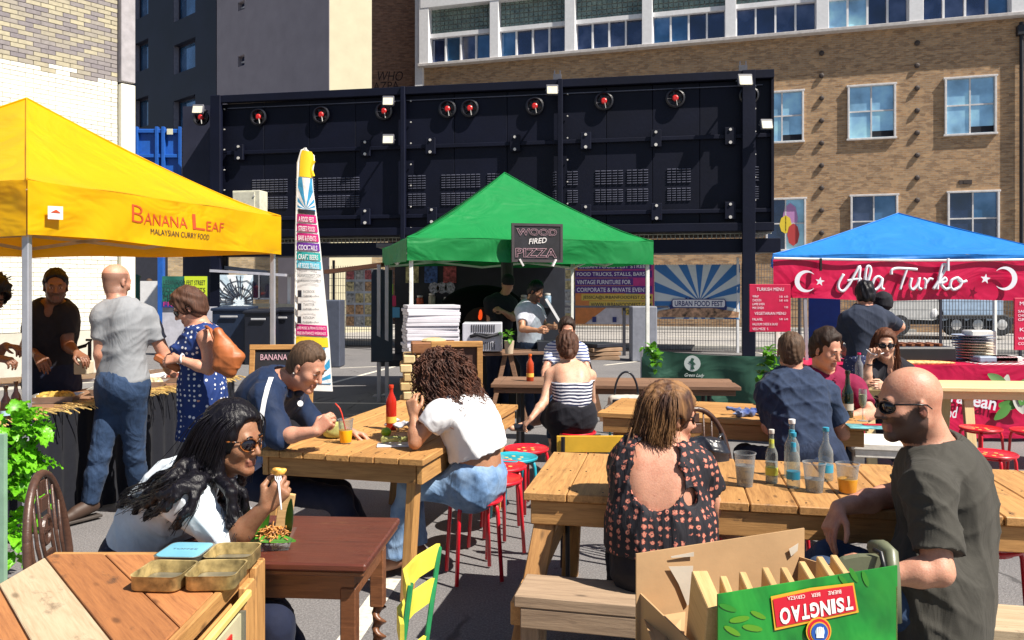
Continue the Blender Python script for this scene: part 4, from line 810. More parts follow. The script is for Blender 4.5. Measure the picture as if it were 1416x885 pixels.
t_w = flat('print_white', (.8, .78, .8), .5); t_k = flat('print_black', (.02, .02, .03), .5); t_n = flat('print_navy', (.03, .04, .16), .5)
u0, u1, z0, z1 = ub(905, 1023, 366, 441); b1 = thing('banner', 'blue and white sunburst banner with a city skyline hung on the mesh fence', 'banner', FW.at(u0, z0))
sb = banner(FW, u0, u1, z0, z1, sunburst('print_sunburst', (u1-u0)*.53, (z1-z0)*.33, 15, (.03, .16, .42), (.62, .66, .66)), b1)
sk_ = [(0, 0)]; rr = random.Random(5); x = 0
while x < 1: h_ = .12+rr.random()*.2*(1 if .25 < x < .75 else .3); sk_ += [(x, h_), (x+.035, h_)]; x += .035
sk_ += [(1, 0)]; W_ = u1-u0; H_ = z1-z0
mesh_obj('skyline_print', G().poly([FW.at(u0+W_*(.18+.66*a), z0+H_*(.12+b*.9), .085) for a, b in sk_]), t_n, b1); mesh_obj('food_print', G().poly([FW.at(u0+W_*a, z0+H_*b, .088) for a, b in ((.0, .03), (.98, .03), (.99, .13), (.7, .2), (.3, .21), (.05, .15))]), plain('print_food', (.42, .24, .14), .5, var=.9, nscale=9), b1)
mesh_obj('name_plate', G().poly([FW.at(u0+W_*a, z0+H_*b, .092) for a, b in ((.22, .2), (.82, .2), (.84, .25), (.84, .33), (.82, .37), (.22, .37), (.20, .33), (.20, .25))]), t_n, b1)
mesh_obj('name_field', G().poly([FW.at(u0+W_*a, z0+H_*b, .095) for a, b in ((.225, .22), (.815, .22), (.825, .25), (.825, .33), (.815, .355), (.225, .355), (.215, .33), (.215, .25))]), t_w, b1)
a = FW.at(u0+W_*.24, z0+H_*.235, .099); text('URBAN FOOD FEST', a, FW.d*W_*.56, V(0, 0, H_*.10), t_n, b1, bold=.02)
# lettered banner
u0, u1, z0, z1 = ub(796, 904, 366, 448); b2 = thing('banner', 'purple, orange and yellow lettered banner hung on the fence behind the green tent', 'banner', FW.at(u0, z0)); m_or = plain('print_orange', (.62, .20, .05), .5); m_mag = plain('print_magenta', (.50, .03, .20), .5)
banner(FW, u0, u1, z0, z1, plain('print_pale', (.55, .50, .52), .5), b2); W_, H_ = u1-u0, z1-z0
def fld(par, wl, u0, z0, W_, H_, pts, m, o, nm='colour_field'): return mesh_obj(nm, G().poly([wl.at(u0+W_*a, z0+H_*b, o) for a, b in pts]), m, par)
fld(b2, FW, u0, z0, W_, H_, ((.0, .0), (.12, .0), (.75, .62), (.75, 1), (.0, 1)), m_or, .084); fld(b2, FW, u0, z0, W_, H_, ((.95, 0), (1, 0), (1, 1), (.55, 1), (.8, .55)), m_mag, .086)
for k, (y, h_, s_, a_, e_) in enumerate(((.94, .07, 'URBAN FOOD FEST STREET', .05, .97), (.80, .09, 'FOOD TRUCKS, STALLS, BARS &', .02, .98), (.67, .09, 'VINTAGE FURNITURE FOR', .02, .74), (.54, .09, 'CORPORATE & PRIVATE EVENTS', .02, .98))):
    fld(b2, FW, u0, z0, W_, H_, ((a_-.02, y-.02), (e_, y-.02), (e_, y+h_+.01), (a_-.02, y+h_+.01)), flat('print_purple', (.10, .03, .22), .5), .089, 'line_field'); text(s_, FW.at(u0+W_*a_, z0+H_*y, .093), FW.d*W_*(e_-a_-.03), V(0, 0, H_*h_*.8), t_w, b2, bold=.01)
for (y, s_, a_) in ((.41, 'JESSICA@URBANFOODFEST.COM', .10), (.29, 'WWW.URBANFOODFEST.COM', .20), (.17, '0207 363 3', .62)):
    fld(b2, FW, u0, z0, W_, H_, ((a_-.02, y-.015), (.99, y-.015), (.99, y+.095), (a_-.02, y+.095)), flat('print_yellow', (.65, .45, .08), .5), .089, 'line_field'); text(s_, FW.at(u0+W_*a_, z0+H_*y, .093), FW.d*W_*(.97-a_), V(0, 0, H_*.07), t_k, b2, bold=.01)
for a_ in (.22, .48, .76): fld(b2, FW, u0, z0, W_, H_, ((a_, .03), (a_+.05, .03), (a_+.05, .12), (a_, .12)), t_n, .09, 'icon')
def collage(nm, px0, px1, py0, py1, label, o=.05, seed=0):
    u0, u1, z0, z1 = ub(px0, px1, py0, py1); b3 = thing('banner', label, 'banner', FW.at(u0, z0)); banner(FW, u0, u1, z0, z1, plain('print_paper', (.5, .5, .52), .5), b3, o=o); r = random.Random(seed); n = max(2, round((px1-px0)/13)); mm = round((py1-py0)/15)
    for i in range(n):
        for j in range(mm):
            m_ = plain('food_photo_%d' % r.randrange(6), [(.45, .25, .12), (.25, .12, .08), (.5, .4, .2), (.16, .2, .28), (.4, .1, .1), (.35, .33, .3)][r.randrange(6)], .4, var=.8, nscale=14)
            fld(b3, FW, u0, z0, u1-u0, z1-z0, ((i/n+.02, j/mm+.02), ((i+1)/n-.02, j/mm+.02), ((i+1)/n-.02, (j+1)/mm-.02), (i/n+.02, (j+1)/mm-.02)), m_, o+.025, 'photo_print')
collage('c1', 479, 531, 372, 452, 'banner of small food photographs on the fence left of the green tent', seed=2); collage('c2', 752, 796, 372, 446, 'banner of small food photographs behind the pizza cook', seed=3)
u0, u1, z0, z1 = ub(706, 741, 372, 399); b4 = thing('banner', 'orange banner with a white lower edge behind the pizza stall', 'banner', FW.at(u0, z0)); banner(FW, u0, u1, z0, z1, m_or, b4); fld(b4, FW, u0, z0, u1-u0, z1-z0, ((0, 0), (1, 0), (1, .2), (0, .2)), t_w, .09)
# left banners: green and yellow lettered banner, cracked sunburst panel
LWl = Wall(W(187, 400, 19)-V(0, 0, 1.6), (1, .1, 0))
u0, u1, z0, z1 = ub(224, 287, 382, 425, LWl); b5 = thing('banner', 'green and yellow lettered banner above the pale panel behind the polka dot dress', 'banner', LWl.at(u0, z0)); banner(LWl, u0, u1, z0, z1, flat('print_green', (.02, .13, .10), .5), b5, o=0); W_, H_ = u1-u0, z1-z0
fld(b5, LWl, u0, z0, W_, H_, ((.5, .22), (1, .22), (1, 1), (.5, 1)), flat('print_lime', (.5, .62, .03), .5), .03); fld(b5, LWl, u0, z0, W_, H_, ((0, 0), (1, 0), (1, .18), (0, .18)), flat('print_deepblue', (.02, .04, .2), .5), .03)
for y, s_, m_ in ((.72, 'URBAN FOOD FEST STREET', t_k), (.48, 'FOOD MARKETS', t_k), (.26, 'HERE EVERY', t_k), (.03, 'FROM 5PM', m_mag)): text(s_, LWl.at(u0+W_*.04, z0+H_*y, .036), LWl.d*W_*.92, V(0, 0, H_*.15), m_, b5)
u0, u1, z0, z1 = ub(224, 300, 424, 500, LWl); hp = thing('hoarding', 'plain pale grey hoarding panel below the green and yellow banner', 'panel', LWl.at(u0, z0)); mesh_obj('panel', G().box(LWl.at((u0+u1)/2, (z0+z1)/2, -.05), (u1-u0, .04, z1-z0), LWl.M.to_3x3()), plain('hoarding_grey', (.42, .42, .48), .6), hp)
u0, u1, z0, z1 = ub(304, 350, 380, 432, LWl); b6 = thing('poster', 'square pale blue cracked sunburst poster behind the navy bins', 'poster', LWl.at(u0, z0))
banner(LWl, u0, u1, z0, z1, sunburst('print_crack', (u1-u0)*.6, (z1-z0)*.25, 11, (.5, .62, .72), (.8, .85, .88)), b6, o=0, wav=.0)
r = random.Random(8); g = G(); W_, H_ = u1-u0, z1-z0
for k in range(26):
    a = PI*(k/25)*1.05-.05; q0 = r.random()*.1+.12; q1 = q0+.3+r.random()*.5; pts = [(.6+math.cos(a+(r.random()-.5)*.15)*q, .25+math.sin(a+(r.random()-.5)*.1)*q) for q in np.linspace(q0, q1, 4)]; pts = [(min(1, max(0, x)), min(1, max(0, y))) for x, y in pts]; g.tube([LWl.at(u0+W_*x, z0+H_*y, .01) for x, y in pts], .008, 4)
for rad in (.22, .42, .62): g.tube([LWl.at(u0+W_*min(1, max(0, .6+math.cos(a)*rad*(1+.2*(r.random()-.5)))), z0+H_*min(1, max(0, .25+math.sin(a)*rad*(1+.2*(r.random()-.5)))), .012) for a in np.linspace(-.1, PI+.1, 16)], .007, 4)
mesh_obj('crack_print', g, t_k, b6)
# navy bins, cabinet, guard rail, far fence
def boxthing(name, label, cat, p0, size, m, grp=None, bev=.02, lid=None):
    t = thing(name, label, cat, p0, grp); c = Vector(p0)+V(0, 0, size[2]/2); mesh_obj('bin_body' if lid else 'cabinet_body', G().box(c, size, None, bev), m, t)
    if lid: mesh_obj('lid', G().box(c+V(0, -.01, size[2]/2+.03), (size[0]+.05, size[1]+.05, .06), Matrix.Rotation(.05, 3, 'X'), .015), m, t); mesh_obj('handle', G().box(c+V(0, -size[1]/2-.04, size[2]*.38), (size[0]*.5, .03, .04), None, .008), lid, t)
    return t
m_nb = plain('bin_navy', (.005, .007, .016), .5); m_nb2 = plain('bin_blue', (.008, .018, .045), .5); hd_ = plain('handle_grey', (.4, .4, .42), .4)
def gp(px, Y): return V((px-CX)/F*Y, Y, 0)
boxthing('bin', 'tall navy wheeled bin beneath the cracked sunburst poster', 'bin', gp(325, 17.5), (.75, .7, 1.15), m_nb2, lid=hd_); boxthing('bin', 'darker navy wheeled bin just right of the poster', 'bin', gp(365, 17.2), (.62, .7, 1.1), m_nb, lid=hd_); boxthing('bin', 'black wheeled bin behind the yellow tent far post', 'bin', gp(396, 17.6), (.5, .7, 1.12), m_nb, lid=hd_)
boxthing('utility_cabinet', 'slate blue street cabinet right of the tall feather flag', 'cabinet', gp(457, 16.5), (.50, .5, 1.38), plain('slate_metal', (.05, .06, .09), .55))
boxthing('utility_cabinet', 'grey street cabinet below the lettered banner right of the green tent post', 'cabinet', gp(889, 17.8), (.56, .45, 1.22), plain('cabinet_grey', (.20, .21, .25), .55))
g = G().beam(FW.at(FW.uz(352, 400)[0], 1.15, .3), FW.at(FW.uz(455, 400)[0], 1.15, .3), .05, .1); 
tag(mesh_obj('guard_rail', g, plain('rail_beige', (.45, .42, .33), .6)), 'beige guard rail behind the bins by the yellow tent post', 'rail')
g = G().beam(gp(848, 19.3)+V(-2.2, 0, 1.18), gp(848, 19.3)+V(1.3, -.2, 1.18), .05, .05).beam(gp(863, 19.2), gp(863, 19.2)+V(0, 0, 1.2), .07, .07).beam(gp(793, 19.4), gp(793, 19.4)+V(0, 0, 1.2), .07, .07)
tag(mesh_obj('barrier', g, plain('barrier_dark', (.03, .03, .04), .5)), 'low dark tube barrier in front of the mesh fence behind the stall', 'barrier')
# far buildings seen under the container
fb = thing('warehouse', 'low dark warehouse front across the road seen under the container', 'building', (-14, 33, 0)); mesh_obj('front_wall', G().box((-15.5, 33.5, 2.6), (11, .3, 5.2)), plain('shade_dark_front', (.02, .022, .035), .8), fb)  # near-black wall colour stands in for background lying in shade
for k in range(7): mesh_obj('shop_light', G().box((-19.2+k*1.2, 33.2, 3.9), (.4, .05, .12)), plain('pale_fitting', (.5, .5, .55), .4), fb)
fw2 = thing('terrace', 'beige brick terrace across the road seen between the navy bins and the flag', 'building', (-9.5, 31, 0)); TB = Wall((-13.5, 31.2, 0), (1, 0, 0))
obj_on(TB, 'brick_wall', wall_local(0, 8.6, 0, 4.2, [(3.1, 4.0, 1.2, 2.3), (4.9, 5.8, 1.2, 2.3), (6.6, 7.5, 1.2, 2.3)], .2), brickmat('beige_brick', (.42, .33, .2), (.5, .40, .26), (.4, .36, .3)), fw2)
for a in (3.1, 4.9, 6.6): w_ = obj_on(TB, 'window', G().box((a+.45, .1, 1.23), (.9, .06, .06)).box((a+.45, .1, 1.75), (.05, .06, 1.1)), m_white, fw2); obj_on(TB, 'pane', G().box((a+.45, .15, 1.75), (.9, .01, 1.1)), m_gnavy, w_)
can = thing('shop_canopy', 'pale sloping canopy roof above the cracked sunburst poster', 'canopy', gp(350, 22)); a = W(303, 375, 22); b = W(404, 381, 22); mesh_obj('canopy_sheet', G().beam(a, b, 1.4, .07).beam(W(303, 369, 22.2), W(372, 377, 22.2), .3, .1), plain('canopy_pale', (.40, .40, .46), .6), can)
for p in (375, 400): mesh_obj('canopy_post', G().beam(gp(p, 22), W(p, 381, 22), .08, .08), m_white, can)
# white crash barrier by the far worker and green post
wb = thing('barrier', 'white road barrier beside the worker in orange', 'barrier', gp(206, 27)); mesh_obj('rail', G().beam(W(187, 393, 27), W(222, 393, 27), .05, .09).beam(W(198, 393, 27), gp(198, 27), .06, .06), m_white, wb); mesh_obj('board', G().box(W(214, 415, 25), (.9, .05, 1.2)), m_white, wb)
gpst = tag(mesh_obj('post', G().tube([gp(189, 24), W(189, 384, 24)], .1, 10).lathe(W(189, 384, 24), [(.12, 0), (.12, .05), (.03, .1)], 10), plain('green_post', (.02, .12, .09), .5)), 'short dark green post left of the blue leg', 'post')
# parked flatbed lorry beyond the fence at the right
lor = thing('parked_lorry', 'silver lorry with a pale blue box parked on the road behind the mesh fence', 'lorry', gp(1310, 25)); m_sil = plain('silver_paint', (.5, .5, .5), .3, .3, var=.1); yq = 25
def Lz(px, py): return W(px, py, yq)
mesh_obj('cab', G().poly([Lz(1222, 440), Lz(1222, 410), Lz(1235, 398), Lz(1268, 392), Lz(1290, 400), Lz(1302, 425), Lz(1306, 438), Lz(1290, 443)], (0, 1.9, 0)), m_sil, lor); mesh_obj('load_box', G().box((Lz(1344, 420)+V(0, .9, .12)), (2.0, 1.8, 1.3), None, .03), plain('pale_blue_panel', (.28, .38, .52), .4), lor)
mesh_obj('chassis', G().box(Lz(1310, 444)+V(.2, .9, 0), (4.4, 1.6, .22), None, .02), flat('tyre_black', (.012, .012, .014), .7), lor)
for p in (1244, 1322, 1352, 1385): wl_ = mesh_obj('wheel', G().lathe(Lz(p, 449)+V(0, .12, 0), [(.1, -.13), (.3, -.13), (.36, -.08), (.36, .08), (.3, .13), (.1, .13)], 20, (0, 1, 0)), flat('tyre_black', (.012, .012, .014), .7), lor); mesh_obj('rim', G().lathe(Lz(p, 449)+V(0, .0, 0), [(.17, -.03), (.17, .02), (.06, .04)], 12, (0, -1, 0)), m_sil, wl_)
mesh_obj('head_lamp', G().ell(Lz(1292, 433), (.12, .06, .14)), m_white, lor); mesh_obj('mudguard', G().box(Lz(1340, 438)+V(0, .1, 0), (2.0, .5, .12), None, .03), flat('tyre_black', (.012, .012, .014), .7), lor)
bt = thing('tarpaulin', 'royal blue tarpaulin panel beneath the left end of the red stall banner', 'tarpaulin', gp(1140, 10.6)); a = W(1120, 414, 10.6); mesh_obj('sheet', G().box(W(1140, 455, 10.6), (.42, .02, .85)), plain('royal_blue', (.01, .06, .30), .5), bt)
# ================================================================ TENTS
def tent(name, label, cs, zt, zb, peak, m, valance=True, sagp=1.22, post=None, posts=(0, 1, 2, 3), pm=None, under=None, pr=.022, nfold=5, vamp=.03, vm=None, vz=None):
    """cs: four corners (x, y) in order; roof as four sagging panels that meet on the hips, a loose valance, scissor frame and legs"""
    t = thing(name, label, 'tent', (sum(c[0] for c in cs)/4, sum(c[1] for c in cs)/4, 0)); cs = [V(c[0], c[1], 0) for c in cs]; ztl = zt if isinstance(zt, (list, tuple)) else [zt]*4; N_ = 26
    for i in range(4):
        a, b = cs[i].copy(), cs[(i+1) % 4].copy(); a.z, b.z = ztl[i], ztl[(i+1) % 4]; g = G(); vs = []; row = []
        for j in range(N_+1):
            f = j/N_; r0 = []
            for k in range(N_+1):
                q = k/N_; base = a.lerp(b, q); p = base.lerp(peak, f); p.z = base.z+(peak.z-base.z)*(f**sagp)-.035*math.sin(PI*q)*(1-f)*math.sin(PI*min(1, f*1.2))-.006*math.sin(q*17+i)*(1-f)+.007*math.sin(math.atan2(f+.02, q+.02)*26+i)*math.exp(-3.2*math.hypot(f, q))+.007*math.sin(math.atan2(f+.02, 1.02-q)*24+i*2)*math.exp(-3.2*math.hypot(f, 1-q))+.004*math.sin(q*9+f*13+i)*math.sin(f*PI); r0.append(len(vs)); vs.append(p)
            row.append(r0)
        fs = [(row[j][k], row[j][k+1], row[j+1][k+1], row[j+1][k]) for j in range(N_) for k in range(N_)]; g.add(vs, fs); mesh_obj('roof_panel', g, m, t, True)
        if valance:
            vs = []; nx, nz = 40, 7; out = (b-a).cross(V(0, 0, 1)).normalized(); out = out if out.dot((a+b)/2-V(t.location.x, t.location.y, 0)) > 0 else -out
            for j in range(nz+1):
                for k in range(nx+1):
                    q = k/nx; d = j/nz; top = a.lerp(b, q); dr = (zb if vz is None else vz[i][0]*(1-q)+vz[i][1]*q)-top.z
                    p = top+V(0, 0, dr*d)+out*(.006+vamp*(math.sin(q*nfold*PI+d*2.2+i)*.5+.5*math.sin(q*23+d*5*math.sin(q*4+i)))*d*(1-d*.35)*math.sin(PI*q)**.4); p.z += .010*math.sin(q*9+i)*d; vs.append(p)
            mesh_obj('valance', G().add(vs, [(j*(nx+1)+k, j*(nx+1)+k+1, (j+1)*(nx+1)+k+1, (j+1)*(nx+1)+k) for j in range(nz) for k in range(nx)]), vm or m, t, True)
        mesh_obj('hip_seam', G().tube([a.lerp(peak, f)*1.0+V(0, 0, -a.lerp(peak, f).z+a.z+(peak.z-a.z)*f**sagp+.006) for f in np.linspace(0, 1, 12)], .008, 5), m, t)
    pm = pm or MATS['post_metal']
    ctr = sum(cs, V(0, 0, 0))/4; cs0 = cs; cs = [c+(ctr-c).normalized()*.075 for c in cs]
    for i in posts: mesh_obj('leg', G().box((cs[i].x, cs[i].y, ztl[i]/2), (pr*2, pr*2, ztl[i]-.10), b=.006), pm, t); mesh_obj('foot_plate', G().box((cs[i].x, cs[i].y, .012), (.12, .12, .02)), pm, t)
    for i in range(4):
        a, b = cs[i].copy(), cs[(i+1) % 4].copy(); z = min(ztl)-.10; m1 = (a+b)/2
        for p, q in ((a, m1), (m1, b)): mesh_obj('scissor_bar', G().beam(p+V(0, 0, z), q+V(0, 0, z-.15), .022, .03), pm, t); mesh_obj('scissor_bar', G().beam(p+V(0, 0, z-.15), q+V(0, 0, z), .022, .03), pm, t)
        mesh_obj('roof_bar', G().beam(a+V(0, 0, z), (a.lerp(peak, .5)).xy.to_3d()+V(0, 0, z+.35), .02, .02), pm, t)
    return t
MATS['post_metal'] = plain('post_metal', (.42, .43, .48), .35, .5, var=.1); m_postw = plain('post_white', (.78, .78, .74), .4)
m_yel = canvas('yellow_canvas', (.90, .52, .002), .32, .42, (.80, .36, .02)); m_grn = canvas('green_canvas', (.008, .255, .062), .22, .5, (.01, .22, .05)); m_blu = canvas('blue_canvas', (.02, .24, .72), .25, .5, (.02, .2, .6))
YN = V(-2.97, 4.87, 0); yd = V(.235, .972, 0); yl = V(-.972, .235, 0); yc = [YN, YN+yd*3.0, YN+yd*3.0+yl*3, YN+yl*3]
pk = YN+yd*1.5+yl*1.5; YT = tent('market_tent', 'bright yellow pop-up tent over the food counter at the left', [(c.x, c.y) for c in yc], [2.27, 2.31, 2.31, 2.27], 1.93, V(pk.x, pk.y, 3.20), m_yel, vz=[(1.935, 1.935), (1.935, 1.935), (1.935, 1.92), (1.92, 1.935)], nfold=7, vamp=.035)
YW = Wall(YN, yd); m_rt = flat('print_brickred', (.52, .07, .02), .5)
def ytext(s_, x0, y0, x1, y1, h0, m, **k):
    o = YW.px(x0, y0, 0); e = YW.px(x1, y1, 0); ob = text(s_, o, e-o, V(0, 0, h0), m, YT, **k)
    for v_ in ob.data.vertices:          # print lies in the folds of the valance
        p = v_.co+YT.location; q = (p-YN).dot(yd)/3.0; zt_ = 2.27+.04*q; zb2 = 1.935; d = (zt_-p.z)/(zt_-zb2); off = .006+.035*(math.sin(q*7*PI+d*2.2)*.5+.5*math.sin(q*23+d*5*math.sin(q*4)))*d*(1-d*.35)*max(0, math.sin(PI*q))**.4
        pn = YN+yd*(q*3.0)-yl*(off+.0045); v_.co = V(pn.x, pn.y, p.z)-YT.location
ytext('B', 180, 306, 197, 310, .125, m_rt, bold=-.015); ytext('ANANA', 198, 310, 257, 316, .085, m_rt); ytext('L', 264, 317, 281, 319, .125, m_rt); ytext('EAF', 283, 319, 309, 321, .078, m_rt); ytext('MALAYSIAN CURRY FOOD', 208, 324, 288, 332, .045, t_k)
q = YW.px(57, 303, .05); lab = mesh_obj('maker_label', G().add([q, YW.px(78, 304, .05), YW.px(78, 286, .05), YW.px(57, 285, .05)], [(0, 1, 2, 3)]), t_w, YT); mesh_obj('label_print', G().add([YW.px(60, 294, .053), YW.px(75, 295, .053), YW.px(68, 290, .053)], [(0, 1, 2)]), m_rt, lab)
# green tent
gc = [(-1.2, 9.1), (1.75, 9.86), (1.0, 12.8), (-1.95, 12.0)]
GT = tent('market_tent', 'green pop-up tent over the wood fired pizza stall', gc, [2.19, 2.19, 2.2, 2.2], 1.92, V(-.1, 10.95, 3.2), m_grn, pm=m_postw, vz=[(1.93, 1.90), (1.90, 1.95), (1.95, 1.95), (1.95, 1.93)], nfold=4, vamp=.05)
GW = Wall((-1.2, 9.1, 0), (2.95, .76, 0)); GW = Wall(V(-1.2, 9.1, 0)+GW.n*.13, (2.95, .76, 0))
cbd = thing('chalkboard', 'black chalkboard for wood fired pizza hung on the front edge of the green tent', 'chalkboard', GW.px(742, 335)); u0, u1, z0, z1 = ub(709, 776, 311, 361, GW)
m_chalk = plain('chalkboard_black', (.012, .012, .018), .75, var=.6, nscale=6); m_ch1 = flat('chalk_pink', (.62, .38, .45), .9); m_ch2 = flat('chalk_white', (.72, .70, .70), .9)
obj_on(GW, 'board', G().box(((u0+u1)/2, 0, (z0+z1)/2), (u1-u0, .02, z1-z0)), m_chalk, cbd); obj_on(GW, 'board_frame', G().box(((u0+u1)/2, 0, z1), (u1-u0+.03, .035, .03)).box(((u0+u1)/2, 0, z0), (u1-u0+.03, .035, .03)).box((u0, 0, (z0+z1)/2), (.03, .034, z1-z0)).box((u1, 0, (z0+z1)/2), (.03, .034, z1-z0)), plain('board_frame_dark', (.05, .04, .045), .5), cbd)
d_ = GW.d; W_ = u1-u0
for s_, a_, b_, c_, h_, m_ in (('WOOD', .07, .90, .70, .19, m_ch1), ('PIZZA', .05, .90, .10, .25, m_ch1)): text(s_, GW.at(u0+W_*a_, z0+(z1-z0)*c_, .018), d_*W_*(b_-a_), V(0, 0, (z1-z0)*h_), m_, cbd, outline=.012, bold=.02)
text('FIRED', GW.at(u0+W_*.32, z0+(z1-z0)*.46, .018), d_*W_*.36+V(0, 0, .02), V(.01, 0, (z1-z0)*.15), m_ch2, cbd, bold=.01)
for sx in (-.22, .22): mesh_obj('corner_clip', G().beam(GW.at((u0+u1)/2+sx, z0+.02, .03), GW.at((u0+u1)/2+sx*.8, z0-.06, .04), .03, .02), m_ch2, cbd)
# blue tent with its red banner
bc = [(2.95, 9.0), (6.35, 9.0), (7.32, 12.0), (3.92, 12.0)]
BT = tent('market_tent', 'blue pop-up tent with a red lettered banner over the grill stall', bc, [1.99, 1.99, 2.0, 2.0], 1.95, V(5.10, 10.5, 2.60), m_blu, valance=True, sagp=1.1, pm=m_postw, vz=[(1.93, 1.93)]*4)
RB = Wall((2.93, 8.93, 0), (1, 0, 0)); m_redb = canvas('red_banner_cloth', (.58, .007, .07), .12, .38)
rbn = thing('stall_banner', 'long dark red banner with white script, crescents and stars across the blue tent front', 'banner', (2.93, 8.93, 1.55)); g = G(); nx, nz = 60, 8; vs = []
def rbz(q, d): return (1.935-.02*math.sin(PI*q)*1.2)+(-.435)*d+.01*math.sin(q*14)*d
def rby(q, d): return -.012*math.sin(q*21+d*3)-.02*math.sin(q*8)*d
for j in range(nz+1):
    for k in range(nx+1): q, d = k/nx, j/nz; vs.append((2.93+3.55*q, 8.93+rby(q, d), rbz(q, d)))
mesh_obj('sheet', G().add(vs, [(j*(nx+1)+k, j*(nx+1)+k+1, (j+1)*(nx+1)+k+1, (j+1)*(nx+1)+k) for j in range(nz) for k in range(nx)]), m_redb, rbn, True)
mesh_obj('rope', G().tube([(2.93+3.55*q, 8.90, rbz(q, 0)+.012) for q in np.linspace(0, 1, 20)], .013, 6), m_postw, rbn)
def zp(zx, zy, o=.045): return RB.px(1020+zx/3.05, 330+zy/3.05, o)      # lettering traced as strokes
m_sc = flat('script_white', (.70, .72, .80), .5)
def ribbon(pts, wd, m, par, nm='lettering', n_=5, o=.045):
    P = [zp(*p, o) for p in pts]; Q = []
    for i in range(len(P)-1):
        p0, p1, p2, p3 = P[max(0, i-1)], P[i], P[i+1], P[min(i+2, len(P)-1)]
        for k in range(n_): u = k/n_; Q.append(.5*((2*p1)+(p2-p0)*u+(2*p0-5*p1+4*p2-p3)*u*u+(-p0+3*p1-3*p2+p3)*u**3))
    Q.append(P[-1]); mesh_obj(nm, G().tube(Q, wd, 6, flatten=1.0), m, par, True)
SCR = [[(440, 150), (420, 185), (418, 210), (437, 222), (462, 195), (487, 150), (507, 118), (505, 160), (503, 200), (517, 215)], [(455, 178), (485, 172), (515, 170)],
 [(517, 215), (537, 190), (553, 140), (548, 118), (536, 124), (530, 170), (532, 205), (547, 217)], [(602, 172), (585, 160), (568, 172), (560, 200), (572, 216), (590, 200), (602, 170), (598, 205), (610, 214)],
 [(640, 152), (642, 134), (662, 126), (700, 127), (748, 130)], [(706, 128), (690, 172), (676, 216)], [(725, 166), (718, 200), (730, 215), (748, 195), (758, 165), (753, 204), (766, 214)], [(775, 168), (785, 178), (781, 213)], [(784, 192), (800, 170), (814, 172)],
 [(815, 213), (838, 178), (868, 124), (863, 108), (850, 124), (836, 190), (833, 214)], [(838, 192), (862, 166), (870, 178), (850, 192), (868, 213), (887, 205)], [(915, 165), (893, 176), (887, 200), (900, 215), (925, 204), (935, 180), (916, 164), (932, 184), (956, 178)]]
for st_ in SCR: ribbon(st_, .0165 if len(st_) > 3 else .014, m_sc, rbn)
def star(cx, cy, r_, o=.05):
    mesh_obj('star', G().poly([zp(cx+math.sin(a)*(r_ if k % 2 == 0 else r_*.42), cy-math.cos(a)*(r_ if k % 2 == 0 else r_*.42), o) for k, a in enumerate(np.linspace(.15, 2*PI+.15, 11)[:-1])][::-1]), m_sc, rbn)
def crescent(cx, cy, r_, sgn, o=.05):
    P = [(cx+sgn*r_*math.cos(a), cy+r_*math.sin(a)) for a in np.linspace(R(42), R(318), 22)]; Q = [(cx+sgn*(r_*.24+r_*.80*math.cos(a)), cy+r_*.80*math.sin(a)) for a in np.linspace(R(318-8), R(50), 22)]
    g = G(); n = len(P); vs = [zp(*p, o) for p in P]+[zp(*q, o) for q in Q[::-1]]; g.add(vs, [(i, i+1, n+i+1, n+i) for i in range(n-1)]); mesh_obj('crescent', g, m_sc, rbn)
crescent(280, 180, 46, 1); star(340, 181, 20); star(1034, 170, 22); crescent(1118, 168, 50, -1)
for x in (340, 873): mesh_obj('peg', G().box(zp(x, 110, .07), (.02, .03, .14)), m_sc if x > 500 else flat('peg_black', (.01, .01, .01), .5), rbn)

# red menu boards
def menu(label, x0, x1, y0, y1, yq_, lines, tilt=0):
    Wm = Wall((-10, yq_, 0), (1, 0, 0)); u0, u1, z0, z1 = ub(x0, x1, y0, y1, Wm); t = thing('menu_board', label, 'menu board', Wm.at((u0+u1)/2, z0)); obj_on(Wm, 'board', G().box(((u0+u1)/2, .0, (z0+z1)/2), (u1-u0, .02, z1-z0), b=.004), plain('menu_red', (.50, .01, .06), .4, var=.1), t); W_, H_ = u1-u0, z1-z0
    for (s_, a_, b_, c_, h_) in lines: text(s_, Wm.at(u0+W_*a_, z0+H_*c_, .016), V(W_*(b_-a_), 0, 0), V(0, 0, H_*h_), m_sc, t)
    return t, Wm, (u0, u1, z0, z1)
t, Wm, q = menu('red menu board with white prices hanging left of the red stall banner', 1036, 1093, 393, 459, 8.85, [('TURKISH MENU', .17, .83, .86, .07), ('WRAP', .07, .22, .72, .05), ('CHICKEN', .07, .28, .64, .05), ('LAMB SHISH', .07, .36, .56, .05), ('MIX SHISH', .07, .34, .48, .05), ('VEGETARIAN MENU', .12, .88, .36, .06), ('FALAFEL', .07, .32, .24, .05), ('HALLOUMI CHEESE & SALAD', .07, .68, .14, .05), ('VEG MEZE  5', .07, .45, .04, .05), ('5.00', .72, .80, .72, .04), ('6.00', .84, .93, .72, .04), ('5.00', .72, .80, .64, .04), ('6.00', .84, .93, .64, .04), ('7.00', .84, .93, .5, .04), ('5.00', .72, .80, .25, .04), ('6.00', .84, .93, .25, .04)])
mesh_obj('hanger_post', G().beam(W(1112, 380, 8.95), gp(1118, 8.95), .035, .035), MATS['post_metal'], t)
menu('red menu board at the right edge of the photo below the stall banner', 1402, 1460, 412, 484, 8.75, [('MENU', .12, .5, .86, .07), ('SALAD', .08, .4, .72, .05), ('CHICKPEAS', .08, .5, .64, .05), ('GRILL', .08, .4, .56, .05), ('KIDS', .12, .5, .36, .07), ('WATER', .08, .4, .2, .05), ('COLA', .08, .35, .1, .05)])

